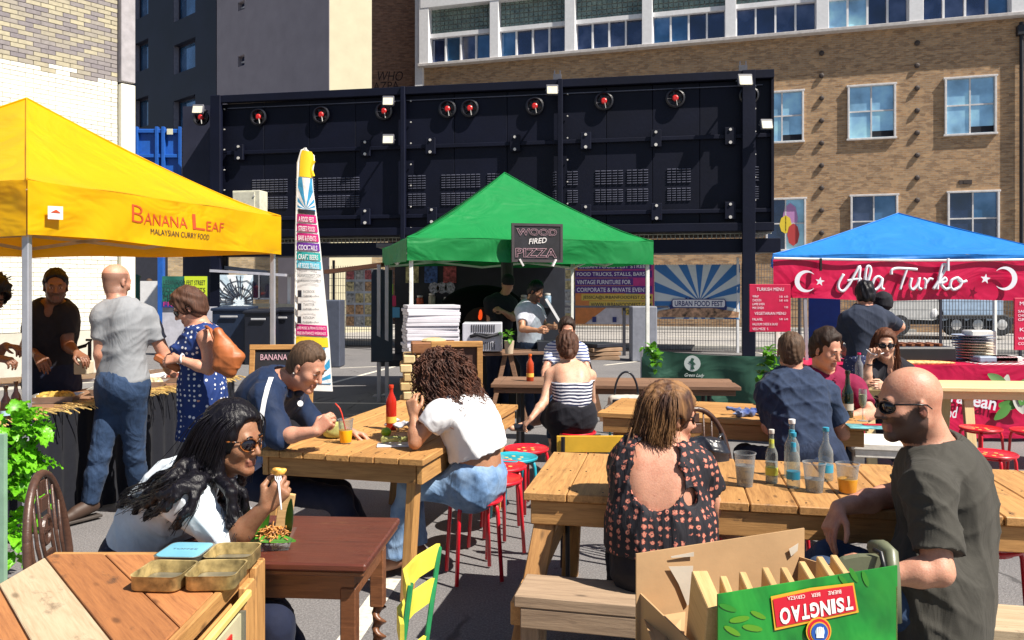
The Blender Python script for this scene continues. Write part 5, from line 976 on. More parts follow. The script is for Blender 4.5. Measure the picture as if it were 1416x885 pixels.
# feather flag
FWl = Wall(V((409-CX)/F*8.5, 8.5, 0), (1, .05, 0)); ff = thing('feather_flag', 'tall white feather flag with pink, purple and teal lettered bands on a slim pole', 'flag', FWl.at(.2, 0))
fx = lambda x, y: FWl.px(x, y, .0)
prof_r = [(205, 424), (209, 432), (216, 436), (240, 432), (260, 433), (290, 437), (330, 442), (380, 447), (430, 452), (480, 456), (512, 458), (540, 460)]; prof_l = [(205, 421), (209, 416), (216, 413), (240, 412), (260, 411), (290, 410), (330, 409.5), (380, 409), (430, 408.5), (480, 407.5), (512, 407), (540, 406)]
ys = [p[0] for p in prof_r]; rx = lambda y: float(np.interp(y, ys, [p[1] for p in prof_r])); lx = lambda y: float(np.interp(y, ys, [p[1] for p in prof_l]))
def fband(y0, y1, m, o=.0, a=0.0, b=1.0, nm='colour_band', n=6):
    g = G(); vs = []
    for k in range(n+1):
        y = y0+(y1-y0)*k/n
        for q in (a, .25*(b-a)+a, .5*(b-a)+a, .75*(b-a)+a, b): x = lx(y)+(rx(y)-lx(y))*q; p = FWl.px(x, y+ (q-.5)*2.5, o+.02*math.sin(q*PI)); vs.append(p)
    g.add(vs, [(k*5+i, k*5+i+1, (k+1)*5+i+1, (k+1)*5+i) for k in range(n) for i in range(4)]); return mesh_obj(nm, g, m, ff, True)
fband(205, 540, plain('flag_white', (.78, .77, .76), .6, var=.05), .0, nm='sail', n=40); fband(205, 540, MATS['flag_white'], -.012, nm='sail_back', n=40)
m_fy = flat('flag_yellow', (.85, .60, .02), .6); m_fm = flat('flag_magenta', (.55, .015, .18), .6); m_fp = flat('flag_purple', (.15, .03, .32), .6); m_ft = flat('flag_teal', (.03, .38, .36), .6); m_fc = flat('flag_cyan', (.10, .48, .62), .6)
fband(209, 245, m_fy, .006, .12, .95); mesh_obj('yellow_fold', G().tube([fx(434, 222), fx(429, 232), fx(433, 244)], .02, 5), m_fy, ff)
sbm = sunburst('flag_sunburst', 0, 0, 13, (.04, .30, .55), (.78, .80, .82))
for (y0, y1, cx, cy) in ((246, 292, 424, 290), (480, 530, 432, 530)):
    o = fband(y0, y1, sbm, .007, .05, .98, 'sunburst_print', 10); c = FWl.px(cx, cy); M = Matrix.Translation(c-o.parent.location); o.data.transform(M.inverted()); o.matrix_basis = M
fband(290, 296, t_k, .008, .1, .95)
for y0, m_, s_ in ((297, m_fm, 'A FOOD FEST'), (310, m_fm, 'STREET FOOD'), (323, m_fm, 'BARS & EVENTS'), (336, m_fp, 'COCKTAILS'), (349, m_ft, 'CRAFT BEERS'), (361, m_fc, 'AT FOOD TRUCKS')):
    fband(y0, y0+10.5, m_, .008, .04, .97); a = FWl.px(lx(y0)+4, y0+9.5, .034); b = FWl.px(rx(y0)-3, y0+11, .034); text(s_, a, b-a, V(0, 0, .055), t_w, ff, bold=.015)
for y0, s_ in ((383, 'URBANFOODFEST.COM'), (391, '@URBANFOODFEST')): a = FWl.px(lx(y0)+2, y0, .034); b = FWl.px(rx(y0)-3, y0+1, .034); text(s_, a, b-a, V(0, 0, .035), t_k, ff)
for k, s_ in enumerate(('FACEBOOK', 'TWITTER', 'INSTAGRAM')):
    y0 = 411+k*18; a = FWl.px(lx(y0)+4, y0, .034); mesh_obj('icon', G().add([a, a+V(.04, 0, 0), a+V(.04, 0, .075), a+V(0, 0, .075)], [(0, 1, 2, 3)]), t_k, ff); text(s_, a+V(.06, 0, .045), V(.12, 0, 0), V(0, 0, .028), t_k, ff); text('/urbanfoodfest', a+V(.06, 0, 0), V(.17, 0, 0), V(0, 0, .022), t_k, ff)
fband(449, 464, m_fm, .008, .04, .97); fband(466, 479, m_fy, .008, .04, .97)
for y0, s_ in ((455, 'LIVE MUSIC & PRIVATE EVENTS'), (462, 'FREE ENTRANCE WEEKENDS')): a = FWl.px(lx(y0)+4, y0, .034); b = FWl.px(rx(y0)-3, y0+1, .034); text(s_, a, b-a, V(0, 0, .03), t_w, ff)
mesh_obj('pole', G().tube([FWl.px(407, 560)*1.0+V(0, 0, -.35), FWl.px(408, 480), FWl.px(409.5, 320), FWl.px(412, 225), FWl.px(417, 208), FWl.px(424, 205)], .012, 6), m_postw, ff); mesh_obj('base_plate', G().box(FWl.at(0, .02), (.4, .3, .04), b=.01), flat('peg_black', (.01, .01, .01), .5), ff)

# ================================================================ TABLES, BENCHES, STOOLS
m_pine = wood('pine_warm', (.60, .325, .11), (.28, .125, .035), .6, .25, 1.0); m_pine2 = wood('pine_planks', (.60, .325, .115), (.28, .13, .04), .6, .8); m_grey = wood('weathered_wood', (.42, .30, .20), (.22, .15, .10), .8, .4); m_dk = wood('dark_planks', (.27, .15, .09), (.13, .07, .045), .7, .4)  # m_pine: warm tan pine colour with light staining
m_lt = wood('light_plywood', (.78, .62, .33), (.66, .50, .25), .6, .1, knots=False); m_old = wood('orange_pallet', (.50, .21, .075), (.24, .09, .035), .65, .95); m_blc = wood('bleached_pallet', (.62, .50, .34), (.42, .30, .18), .75, .8)
def ptable(label, A, a, L_, b, Wd, z, across, n, mt, th=.035, group=None, apron=.09, leg=True, cat='table', mats=None, legs=None, inset=.06):
    A = V(A[0], A[1], 0); a = V(a[0], a[1], 0).normalized(); b = V(b[0], b[1], 0).normalized(); t = thing('picnic_table' if cat == 'table' else 'bench', label, cat, A+a*L_/2+b*Wd/2, group); r = random.Random(int(A.x*100)); top = z-th/2
    if across:
        wd = L_/n
        for i in range(n): o = A+a*wd*(i+.5); e = (r.random()-.5)*.014; board('plank', o+V(0, 0, top)+b*e, o+b*(Wd+e)+V(0, 0, top+(r.random()-.5)*.003), wd-.004, th, mats[i % len(mats)] if mats else mt, t)
    else:
        wd = Wd/n
        for i in range(n): o = A+b*wd*(i+.5); e = (r.random()-.5)*.02; board('plank', o+V(0, 0, top)+a*e, o+a*(L_+e)+V(0, 0, top+(r.random()-.5)*.003), wd-.004, th, mats[i % len(mats)] if mats else mt, t)
    za = z-th-apron/2-.002
    if apron:
        for o in (inset, Wd-inset): board('apron', A+b*o+a*.03+V(0, 0, za), A+b*o+a*(L_-.03)+V(0, 0, za), .032, apron, mt, t, up=(0, 0, 1))
        for o in (.05, L_-.05): board('end_apron', A+a*o+b*(inset+.02)+V(0, 0, za), A+a*o+b*(Wd-inset-.02)+V(0, 0, za), .032, apron-.004, mt, t)
    for (p, q, w_, h_) in (legs or []): board('leg', p, q, w_, h_, mt, t, up=tuple(b))
    if leg and not legs:
        for i in (0.06, L_-.06):
            for j in (inset+.035, Wd-inset-.035): p = A+a*i+b*j; board('leg', p+V(0, 0, z-th-.004), p, .07, .045, mt, t, up=tuple(b))
    if cat == 'table' and n > 3:
        g = G()
        for i in range(n):
            for j in ((.06, .5, .94) if across else (.04, .35, .66, .96)):
                for e in (-.3, .3): q = (A+a*L_*((i+.5+e)/n)+b*Wd*j) if across else (A+a*L_*j+b*Wd*((i+.5+e)/n)); g.lathe(q+V(0, 0, z-.0005), [(.0042, -.001), (.0042, .0022)], 6)
        mesh_obj('screw', g, plain('screw_dark', (.04, .035, .03), .5, .4), t)['kind'] = 'stuff'
    return t
# T1 long pine table with the two eaters
A1 = V(-1.355, 4.21, 0); a1 = V(.25, .968, 0); b1v = V(.968, -.25, 0); lg = []
for s_, o in ((.10, 0), (1.8, 0)):
    for j, e in ((.09, -.07), (.86, -.045)): p = A1+a1*s_+b1v*j; lg.append((p+V(0, 0, .712), p+b1v*e, .085, .05))
ptable('long pine table with a ketchup bottle and orange juice on it', A1, a1, 1.95, b1v, .945, .75, False, 7, m_pine, legs=lg, apron=.10, inset=.035)
# T2 big table in front
A2 = V(.046, 3.34, 0); a2 = V(.98, -.2, 0).normalized(); b2v = V(.2, .98, 0).normalized(); lg = []
for s_ in (.10, 2.5):
    lg += [(A2+a2*s_+b2v*.10+V(0, 0, .71), A2+a2*(s_-.10)-b2v*.22, .09, .045), (A2+a2*(s_+.03)+b2v*.72+V(0, 0, .71), A2+a2*(s_-.05)+b2v*1.15, .09, .045)]
T2 = ptable('large picnic table of cross planks carrying the bottles and plastic cups', A2, a2, 2.75, b2v, .85, .75, True, 15, m_pine2, legs=lg, apron=.10, inset=.03)
board('cross_beam', A2+a2*.03-b2v*.30+V(0, 0, .36), A2+a2*.03+b2v*1.0+V(0, 0, .36), .045, .09, m_pine2, T2)
# T3
A3 = V(.595, 5.5, 0); a3 = V(.945, -.327, 0); b3v = V(.327, .945, 0); lg = []
for s_ in (.15, 1.55): lg += [(A3+a3*s_+b3v*.1+V(0, 0, .71), A3+a3*(s_-.06)-b3v*.1, .09, .045), (A3+a3*s_+b3v*.66+V(0, 0, .71), A3+a3*s_+b3v*.9, .09, .045)]
ptable('pine picnic table behind with a blue jumper and wine bottle on it', A3, a3, 1.72, b3v, .78, .75, False, 5, m_pine, legs=lg, apron=.10, inset=.03)
ptable('low pine bench on the near side of the wine bottle table', (1.0, 5.0), (.945, -.327), 1.3, (.327, .945), .22, .45, False, 1, m_grey, cat='bench', th=.04, apron=.06, inset=.03)
# white planked end bench
wt = ptable('white painted plank bench end beside the wine bottle table', tuple(WZ(1176, 630, .52))[:2], (.95, -.2), .62, (.2, .95), .40, .60, False, 2, plain('white_paint_wood', (.75, .72, .66), .6, var=.15, nscale=20, bmp=.4), cat='bench', th=.04, apron=.05, inset=.03)
# T4 dark long table
A4 = V(-.20, 7.15, 0); a4 = V(.98, -.10, 0).normalized(); b4v = V(.10, .98, 0).normalized()
T4 = ptable('long narrow dark plank table behind the striped top woman', A4, a4, 2.2, b4v, .62, .75, False, 4, m_dk, leg=False, apron=.05)
mbk = plain('black_tube', (.012, .012, .016), .4)
for s_ in (.25, 1.95):
    for j in (.12, .5): p = A4+a4*s_+b4v*j; mesh_obj('leg', G().tube([p+V(0, 0, .66), p+V(0, 0, .0)], .022, 8), mbk, T4)
    mesh_obj('foot_bar', G().beam(A4+a4*s_+b4v*.05+V(0, 0, .03), A4+a4*s_+b4v*.6+V(0, 0, .03), .04, .04), mbk, T4)
board('bench_seat', A4-b4v*.25+V(0, 0, .42), A4-b4v*.25+a4*.9+V(0, 0, .42), .2, .035, m_dk, T4) if False else None
# T5
A5 = V(3.02, 6.95, 0); a5 = V(.98, -.10, 0).normalized(); b5v = V(.10, .98, 0).normalized(); lg = []
for s_ in (.12, .95, 2.0): lg += [(A5+a5*s_+b5v*.1+V(0, 0, .71), A5+a5*(s_-.0)-b5v*.02, .08, .045), (A5+a5*s_+b5v*.5+V(0, 0, .71), A5+a5*s_+b5v*.6, .08, .045)]
ptable('pale plywood topped table with red stools in front of the grill stall', A5, a5, 2.3, b5v, .60, .75, False, 2, m_lt, legs=lg, apron=.07)
# benches of T2
B1 = V(0, 3.0, 0); ptable('weathered bench the woman in the floral top sits on', (0, 2.99), (.97, -.22), 1.05, (.22, .97), .24, .45, False, 1, m_grey, cat='bench', th=.045, apron=.075, inset=.02)
ptable('weathered bench at the lower right under the bald diner', (1.18, 2.78), (.98, -.2), 1.4, (.2, .98), .25, .45, False, 1, m_blc, cat='bench', th=.045, apron=.07, inset=.02)
# red oak table with barley twist legs
m_mah = wood('mahogany', (.120, .032, .020), (.06, .018, .013), .34, .55, knots=False, stainc=(.26, .13, .05)); m_oak = wood('dark_oak', (.22, .09, .04), (.09, .035, .018), .35, .2, knots=False)
RTb = thing('side_table', 'small reddish brown table with barley twist legs beside the eating woman', 'table', (-.8, 2.83, 0)); x0, x1, y0, y1 = -1.17, -.45, 2.57, 3.10
M_ = Matrix.Rotation(R(-4), 3, 'Z'); c = V((x0+x1)/2, (y0+y1)/2, .705); g = G().box((0, 0, 0), (x1-x0, y1-y0, .026), None, .012); MM = M_.to_4x4(); MM.translation = c; mesh_obj('tabletop', g, m_mah, RTb, M=MM)
g = G().box((0, 0, -.022), (x1-x0-.015, y1-y0-.015, .016), None, .006); mesh_obj('moulded_edge', g, m_oak, RTb, M=MM); mesh_obj('apron', G().box((0, 0, -.075), (x1-x0-.10, y1-y0-.10, .09)), m_oak, RTb, M=MM)
for sx in (-1, 1):
    for sy in (-1, 1):
        p = c+M_ @ V(sx*((x1-x0)/2-.07), sy*((y1-y0)/2-.07), 0); g = G().box(p+V(0, 0, -.19), (.052, .052, .22), M_, .004)
        nz, nn = 60, 10; vs = []
        for k in range(nz+1):
            z = .40-(.34)*k/nz; e = .010; an = k/nz*2*PI*6
            for q in range(nn): t_ = 2*PI*q/nn; r0 = .0185+.0075*math.cos(2*(t_-an*.5)); vs.append(p.xy.to_3d()+V(r0*math.cos(t_)+.007*math.cos(an), r0*math.sin(t_)+.007*math.sin(an), z))
        g2 = G().add(vs, [(k*nn+q, k*nn+(q+1) % nn, (k+1)*nn+(q+1) % nn, (k+1)*nn+q) for k in range(nz) for q in range(nn)]); lgo = mesh_obj('leg', g, m_oak, RTb); mesh_obj('barley_twist', g2, m_oak, lgo, True); mesh_obj('foot', G().box(V(p.x, p.y, .03), (.05, .05, .06), None, .01), m_oak, lgo)
for sy in (-1, 1): mesh_obj('stretcher', G().beam(c+M_ @ V(-.26, sy*.2, -.60), c+M_ @ V(.26, sy*.2, -.60), .03, .03), m_oak, RTb)
mesh_obj('stretcher', G().beam(c+M_ @ V(.28, -.2, -.55), c+M_ @ V(.28, .2, -.55), .03, .03), m_oak, RTb)

# foreground pallet-wood cabinet
PC = thing('pallet_cabinet', 'pallet wood cabinet with stained diagonal planks in the lower left corner', 'cabinet', (-1.17, 2.0, 0)); X0, X1, Y0, Y1 = -1.475, -.835, 1.25, 2.545; e1 = V(.65, -.76, 0).normalized(); e2 = V(.76, .65, 0).normalized()
def clip(poly, n, d):
    out = []
    for i in range(len(poly)):
        p, q = poly[i], poly[(i+1) % len(poly)]; a, b = p.dot(n)-d, q.dot(n)-d
        if a <= 0: out.append(p)
        if (a < 0 < b) or (b < 0 < a): out.append(p+(q-p)*(a/(a-b)))
    return out
rect = [V(X0, Y0, 0), V(X1, Y0, 0), V(X1, Y1, 0), V(X0, Y1, 0)]; r = random.Random(3); k = -9; e = V(X0, Y1, 0).dot(e2)-.62; ws = [.145, .15, .155, .15, .15, .15, .15, .14, .15, .15]
for i in range(14):
    w_ = .150; lo, hi = e, e+w_; e = hi; P = clip(clip(rect, e2, hi-.0025), -e2, -lo-.0025)
    if len(P) < 3: continue
    cc = sum(P, V(0, 0, 0))/len(P); Mr = Matrix((e1, e2, V(0, 0, 1))).transposed(); L3 = [Mr.transposed() @ (p-cc) for p in P]; n = len(L3); zt = .0125+r.random()*.003
    Ls = [p*.985+V(0, 0, zt) if False else V(p.x, p.y, zt) for p in L3]; In = [V(p.x*(1-.01), p.y*(1-.03), zt+.002) for p in L3]
    g = G().add([V(p.x, p.y, -.0125) for p in L3]+Ls+In, [tuple(range(n-1, -1, -1)), tuple(range(2*n, 3*n))]+[(j, (j+1) % n, n+(j+1) % n, n+j) for j in range(n)]+[(n+j, n+(j+1) % n, 2*n+(j+1) % n, 2*n+j) for j in range(n)])
    MM = Mr.to_4x4(); MM.translation = cc+V(0, 0, .7375); mesh_obj('plank', g, m_blc if i in (3,) else m_old if i not in (6, 7, 8) else m_pine2, PC, M=MM)
board('top_rim', V(X1+.012, Y0, .728), V(X1+.012, Y1+.01, .728), .022, .05, m_pine2, PC); board('top_rim', V(X0, Y1+.012, .728), V(X1, Y1+.012, .728), .022, .05, m_pine2, PC)
for yy, wd in ((2.50, .09), (2.40, .085), (1.62, .09)): board('post', V(X1+.034, yy, .742 if yy > 2.45 else .715), V(X1+.034, yy, 0), .024, wd, m_pine2, PC, up=(0, 1, 0))
for zz in (.60, .42, .24, .08): board('side_board', V(X1-.01, 1.3, zz), V(X1-.01, 2.5, zz), .02, .12, m_pine2, PC)
board('back_board', V(X0+.02, Y1-.02, .4), V(X1-.02, Y1-.02, .4), .02, .6, m_dk, PC); board('yellow_batten', V(X1+.055, 1.95, .695), V(X1+.055, 2.36, .700), .018, .022, plain('yellow_wood', (.72, .58, .18), .5), PC)
# framed chocolate sign on its side
sg = thing('sweet_sign', 'framed red enamel chocolates sign fixed on the pallet cabinet side', 'sign', (X1+.055, 2.1, .55)); SW = Wall((X1+.050, 1.60, 0), (0, 1, 0)); Wsn = .70
obj_on(SW, 'sign_panel', G().box((Wsn/2, 0, .585), (Wsn, .008, .16)), plain('cream_enamel', (.55, .50, .33), .35), sg); obj_on(SW, 'red_field', G().box((Wsn/2-.02, -.006, .60), (Wsn-.14, .006, .085), b=.002), plain('red_enamel', (.50, .02, .015), .3), sg)
text('CHOCOLATES', SW.at(.06, .575, .012), SW.d*.52, V(0, 0, .055), flat('enamel_white', (.75, .70, .55), .4), sg, bold=.03)
obj_on(SW, 'sign_frame', G().box((Wsn, -.004, .585), (.012, .02, .17)).box((Wsn/2, -.004, .50), (Wsn, .02, .012)), plain('grey_tin', (.22, .22, .18), .4, .5), sg)
# tins
m_tin = plain('old_tin', (.30, .29, .24), .38, .7, var=.35, nscale=14); m_tin2 = plain('rusty_yellow_tin', (.40, .30, .13), .5, .35, var=.65, nscale=26)
def tin(label, px, py, rot, lid=False):
    c = WZ(px, py, .757); t = thing('tin', label, 'tin', c, 'old tins grouped on the pallet cabinet'); M = Matrix.Rotation(R(rot), 3, 'Z'); a, b, h, rd = .070, .070, .042, .022
    def ring(a, b, z, rd, n=5):
        o = []
        for sx, sy, s0 in ((1, 1, 0), (-1, 1, 90), (-1, -1, 180), (1, -1, 270)):
            for k in range(n): an = R(s0+90*k/(n-1)); o.append(c+M @ V(sx*(a-rd)+rd*math.cos(an), sy*(b-rd)+rd*math.sin(an), z))
        return o
    rings = [ring(a-.003, b-.003, 0, rd), ring(a, b, .004, rd), ring(a, b, h-.003, rd), ring(a+.002, b+.002, h, rd)]+([] if lid else [ring(a-.002, b-.002, h-.001, rd), ring(a-.003, b-.003, .004, rd)])
    n = len(rings[0]); vs = [p for q in rings for p in q]; fs = [(i*n+k, i*n+(k+1) % n, (i+1)*n+(k+1) % n, (i+1)*n+k) for i in range(len(rings)-1) for k in range(n)]+[tuple(range(n-1, -1, -1)), tuple((len(rings)-1)*n+k for k in range(n))]
    auto_smooth(mesh_obj('tin_body', G().add(vs, fs), m_tin2 if not lid else m_tin, t), 50)
    if lid: L1, L2 = ring(a-.004, b-.004, h+.0015, rd), ring(a-.004, b-.004, h, rd); mesh_obj('blue_lid', G().add(L2+L1, [tuple(n+k for k in range(n))]+[(k, (k+1) % n, n+(k+1) % n, n+k) for k in range(n)]), plain('lid_blue', (.20, .52, .68), .35, .2), t); o = c+M @ V(-.04, -.005, h+.003); text('TOFFEE', o, M @ V(.08, 0, 0), M @ V(0, .012, 0), flat('lid_ink', (.1, .15, .2), .5), t)
    else: mesh_obj('inner_dust', G().add(ring(a-.005, b-.005, .0065, rd), [tuple(range(n))]), m_tin, t)
    return t
tin('front left open tin with rusty yellow side on the pallet cabinet', 228, 806, -4); tin('front right open tin beside the cabinet corner post', 300, 805, 2); tin('tin with a pale blue lid behind the front left tin', 256, 779, -3, True); tin('back right open tin touching the blue lidded one', 322, 779, 1)

# stools
m_sred = plain('red_stool_paint', (.62, .010, .025), .32, var=.12, coat=.3); m_sblu = plain('blue_stool_paint', (.015, .32, .42), .32, var=.12, coat=.3); m_spr = flat('stool_print', (.70, .45, .12), .5)
def stool(label, x, y, m, rot=0, group='round metal stools'):
    t = thing('stool', label, 'stool', (x, y, 0), group); c = V(x, y, 0)
    auto_smooth(mesh_obj('seat', G().lathe(c, [(.02, .440), (.10, .439), (.145, .443), (.158, .452), (.164, .446), (.162, .436), (.150, .430), (.10, .430)], 32), m, t), 50)
    for k in range(5): a = rot+k*2*PI/5; mesh_obj('seat_print', G().lathe(c+V(.055*math.cos(a), .055*math.sin(a), .4395), [(.014, 0), (.014, .0018)], 8), m_spr, t)
    for k in range(4):
        a = rot+PI/4+k*PI/2; d = V(math.cos(a), math.sin(a), 0); mesh_obj('leg', G().tube([c+d*.06+V(0, 0, .425), c+d*.125+V(0, 0, .425), c+d*.145+V(0, 0, .412), c+d*.152+V(0, 0, .385), c+d*.178+V(0, 0, .012)], .0115, 8), m, t, True)
    mesh_obj('ring', G().tube([c+V(.115*math.cos(a), .115*math.sin(a), .418) for a in np.linspace(0, 2*PI, 19)], .008, 6), m, t)
    return t
for lb_, px, py, m_, ro in (('red stool the woman in the white T-shirt sits on', 655, 687, m_sred, .3), ('red stool right behind the white T-shirt woman, nearest of the empty row', 686, 661, m_sred, .5), ('red stool second in the empty row beside the pine table', 694, 643, m_sred, .1),
        ('blue stool in the row right of the pine table, front one of the two blue', 711, 631, m_sblu, .4), ('red stool at the far end of the row, behind the blue stool', 728, 619, m_sred, .7), ('blue stool under the small black and cream handbag by the dark table', 866, 585, m_sblu, .2)):
    p = WZ(px, py, .45); stool(lb_, p.x, p.y, m_, ro)
for lb_, x, y, m_, ro in (('red stool under the woman in the striped top', .52, 6.45, m_sred, .2), ('red stool at the right in front of the pale plywood table', 3.9, 6.62, m_sred, .3), ('red stool nearer than the plywood table beside the bald diner shoulder', 3.38, 5.6, m_sred, .6),
        ('red stool at the right edge of the photo by the plywood table', 4.25, 6.5, m_sred, .1), ('red stool tucked under the right end of the big picnic table', 2.15, 3.62, m_sred, .5), ('red stool on the far side of the big table behind the bottles', 1.45, 4.35, m_sred, .2), ('red stool behind the big table left of the bottles', 1.15, 4.6, m_sred, .9), ('dark shaded blue stool under the pine table', -.55, 5.5, m_sblu, .1)):
    stool(lb_, x, y, m_, ro)

# wheelback chairs
m_ch = wood('chair_dark_oak', (.10, .05, .035), (.04, .02, .015), .35, .1, knots=False)
def wheelback(label, x, y, rz, sc=1.0):
    t = thing('windsor_chair', label, 'chair', (0, 0, 0), 'dark wheelback chairs'); n = 22
    arc = [V(-.0+.0, .21*math.cos(a)*1.0, .47+.44*math.sin(a)**.8) for a in np.linspace(0, PI, n)]; arc = [V(-.20-.10*(p.z-.45), p.y*(1.0 if p.z > .5 else .9), p.z) for p in arc]
    g = G().lathe((0, 0, .45), [(.19, -.02), (.215, 0), (.205, .018), (.12, .010), (.02, .008)], 24); auto_smooth(mesh_obj('seat', g, m_ch, t), 50); mesh_obj('back_hoop', G().tube(arc, .0155, 8), m_ch, t, True)
    for k in (-3, -2, -1, 1, 2, 3):
        y_ = k*.048; zt = .47+.44*math.sqrt(max(0, 1-(y_/.21)**2))**.8; mesh_obj('spindle', G().tube([(-.185, y_*.8, .46), (-.20-.10*(zt/2-.2), y_, .46+(zt-.46)*.5), (-.20-.10*(zt-.45), y_*1.05, zt)], [.006, .008, .005], 6), m_ch, t, True)
    for z_, w_ in ((.55, .022), (.60, .03), (.80, .034), (.86, .022)): mesh_obj('splat', G().box((-.20-.10*(z_-.45), 0, z_), (.012, w_*2, .055), None, .004), m_ch, t)
    mesh_obj('wheel', G().tube([(-.226, .042*math.cos(a), .70+.05*math.sin(a)) for a in np.linspace(0, 2*PI, 15)], .010, 6).tube([(-.226, .0, .65), (-.226, 0, .75)], .008, 5).tube([(-.226, -.04, .7), (-.226, .04, .7)], .008, 5), m_ch, t)
    for sx, sy in ((1, 1), (1, -1), (-1, 1), (-1, -1)): mesh_obj('leg', G().tube([(sx*.13, sy*.13, .44), (sx*.16, sy*.16, .25), (sx*.19, sy*.19, 0)], [.016, .020, .013], 8), m_ch, t, True)
    for sy in (-1, 1): mesh_obj('stretcher', G().tube([(-.17, sy*.165, .2), (.17, sy*.165, .2)], .011, 6), m_ch, t)
    t.location = (x, y, 0); t.rotation_euler = (0, 0, rz); return t
wheelback('dark wheelback chair at the lower left with a black jacket on it', -1.52, 3.02, R(12)); c = wheelback('dark wheelback chair behind the big table holding a black handbag', 1.12, 4.35, R(-75))
# black jacket on the chair
S = SDF(); S.cap((-1.50, 2.88, .60), (-1.33, 2.86, .50), .05, .045); S.cap((-1.33, 2.86, .52), (-1.30, 2.9, .30), .05, .05); S.cap((-1.6, 3.0, .5), (-1.35, 2.95, .5), .05, .05)
m_bfab = cloth('black_fabric', (.014, .014, .02), .8); jk = sdf_obj('jacket', S, m_bfab, None, .012, fold=.012); tag(jk, 'black jacket slung over the wheelback chair at the lower left', 'jacket')
# green and yellow slatted folding chair
GC = thing('folding_chair', 'green framed folding chair with chipped yellow slats at the bottom', 'chair', (-.3, 2.1, 0)); m_gm = plain('green_chair_paint', (.012, .17, .06), .35, var=.3, nscale=20); m_yp = plain('yellow_chair_paint', (.66, .60, .07), .45, var=.25, nscale=12)
pa, pb = W(608, 756, 2.33), W(568, 807, 2.04); dn = V(.0, 0, -1); la, lb2 = W(590, 885, 2.22), W(556, 900, 2.02)
for p, q in ((pa, la), (pb, lb2)): d = (q-p).normalized(); mesh_obj('back_post', G().beam(p-d*.0, p+d*.95, .014, .030, up=(0, 1, 0), b=.004), m_gm, GC)
dv = (la-pa).normalized()
for k, o in enumerate((.02, .115, .26)):
    s0, s1 = pa+dv*o, pb+dv*(o+.01); w1 = .06 if k < 2 else .045; g = G(); bow = V(-.035, .0, 0); P = [s0+V(.004, 0, 0), s0.lerp(s1, .33)+bow*.8, s0.lerp(s1, .66)+bow, s1+V(.004, 0, 0)]
    vs = []
    for p in P:
        for z_, x_ in ((-w1/2, 0), (w1/2, 0), (w1/2, -.011), (-w1/2, -.011)): vs.append(p+V(x_, 0, z_))
    g.add(vs, [(i*4+j, i*4+(j+1) % 4, (i+1)*4+(j+1) % 4, (i+1)*4+j) for i in range(3) for j in range(4)]+[(0, 1, 2, 3), (15, 14, 13, 12)]); mesh_obj('slat', g, m_yp, GC)
for k in range(5): q = pa.lerp(pb, .5)+dv*.46+V(.06+k*.075, 0, 0); board('seat_slat', q+V(0, -.17, 0), q+V(0, .17, 0), .05, .014, m_yp, GC)
for sy in (-.17, .17): q = pa.lerp(pb, .5)+dv*.46; board('front_leg', q+V(0, sy, .02), V(q.x+.42, q.y+sy, 0), .03, .014, m_gm, GC)
# school chair with yellow back
YC = thing('school_chair', 'chair with a flat yellow wooden back and black tube legs behind the big table', 'chair', (.5, 4.45, 0)); x, y = .42, 4.42
board('backrest', W(770, 614, 4.55), W(866, 614, 4.5), .012, .095, plain('yellow_ply', (.72, .42, .04), .4, var=.1), YC, up=(0, 0, 1)); mesh_obj('seat', G().box((.46, 4.33, .45), (.38, .36, .018), None, .006), flat('seat_dark', (.02, .02, .025), .4), YC)
for sx in (.29, .63):
    for (y0, z0, y1) in ((4.52, .76, 4.58), (4.17, .44, 4.12)): mesh_obj('leg', G().tube([(sx, y0, z0), (sx, y1, 0)], .012, 8), mbk, YC)
# olive chair behind the beer box
OC = thing('olive_chair', 'olive green plastic chair back behind the beer box', 'chair', (1.15, 2.35, 0)); m_ol = plain('olive_plastic', (.13, .14, .085), .4, var=.1)
arc = [(1140, 800), (1150, 784), (1168, 774), (1190, 770), (1216, 770), (1219, 772), (1222, 812), (1140, 826)]
mesh_obj('backrest', G().poly([W(x, y, 2.32) for x, y in arc][::-1], (.004, .03, 0)), m_ol, OC); mesh_obj('side_rail', G().tube([W(1206, 757, 2.4), W(1222, 757, 2.36), W(1231, 764, 2.33), W(1234, 800, 2.3), W(1236, 860, 2.28)], .022, 8), m_ol, OC, True); mesh_obj('strap', G().tube([W(1208, 760, 2.33), W(1218, 764, 2.31), W(1224, 790, 2.29), W(1225, 830, 2.28)], .007, 6), mbk, OC, True)
mesh_obj('seat', G().box((1.13, 2.3, .44), (.4, .4, .03), None, .01), m_ol, OC)
for sx in (.95, 1.31):
    for sy in (2.12, 2.48): mesh_obj('leg', G().tube([(sx, sy, .43), (sx*1.02-.02, sy, 0)], .014, 6), m_ol, OC)

# ================================================================ BEER BOX
BX = thing('beer_box', 'green beer carton turned upside down and filled with wood offcuts in the foreground', 'box', (.6, 1.75, .75)); m_card = plain('cardboard', (.42, .26, .13), .85, var=.12, nscale=5, bmp=.25, bscale=30)
m_gbx, t, b = nodes('carton_green'); v = coords(t, (1, 1, 1), False); n = noise(t, v, 3.0, 3, .5, 2.5); n2 = noise(t, v, 9, 4)
col = ramp(t, n, [(.35, (.005, .14, .02)), (.55, (.01, .24, .03)), (.75, (.03, .32, .04))]); L(t, mixc(t, .2, col, ramp(t, n2, [(.4, (.005, .12, .02)), (.7, (.06, .36, .04))])), b.inputs['Base Color']); b.inputs['Roughness'].default_value = .35; bump(t, b, n, .35, .02); MATS['carton_green'] = m_gbx
fl, fr_ = V(.4016, 1.55, 0), V(.830, 1.713, 0); dd = (fr_-fl).normalized(); back = V(-dd.y, dd.x, 0)*.30; bl_, br_ = fl+back, fr_+back; zt, zb_ = 1.005, .77
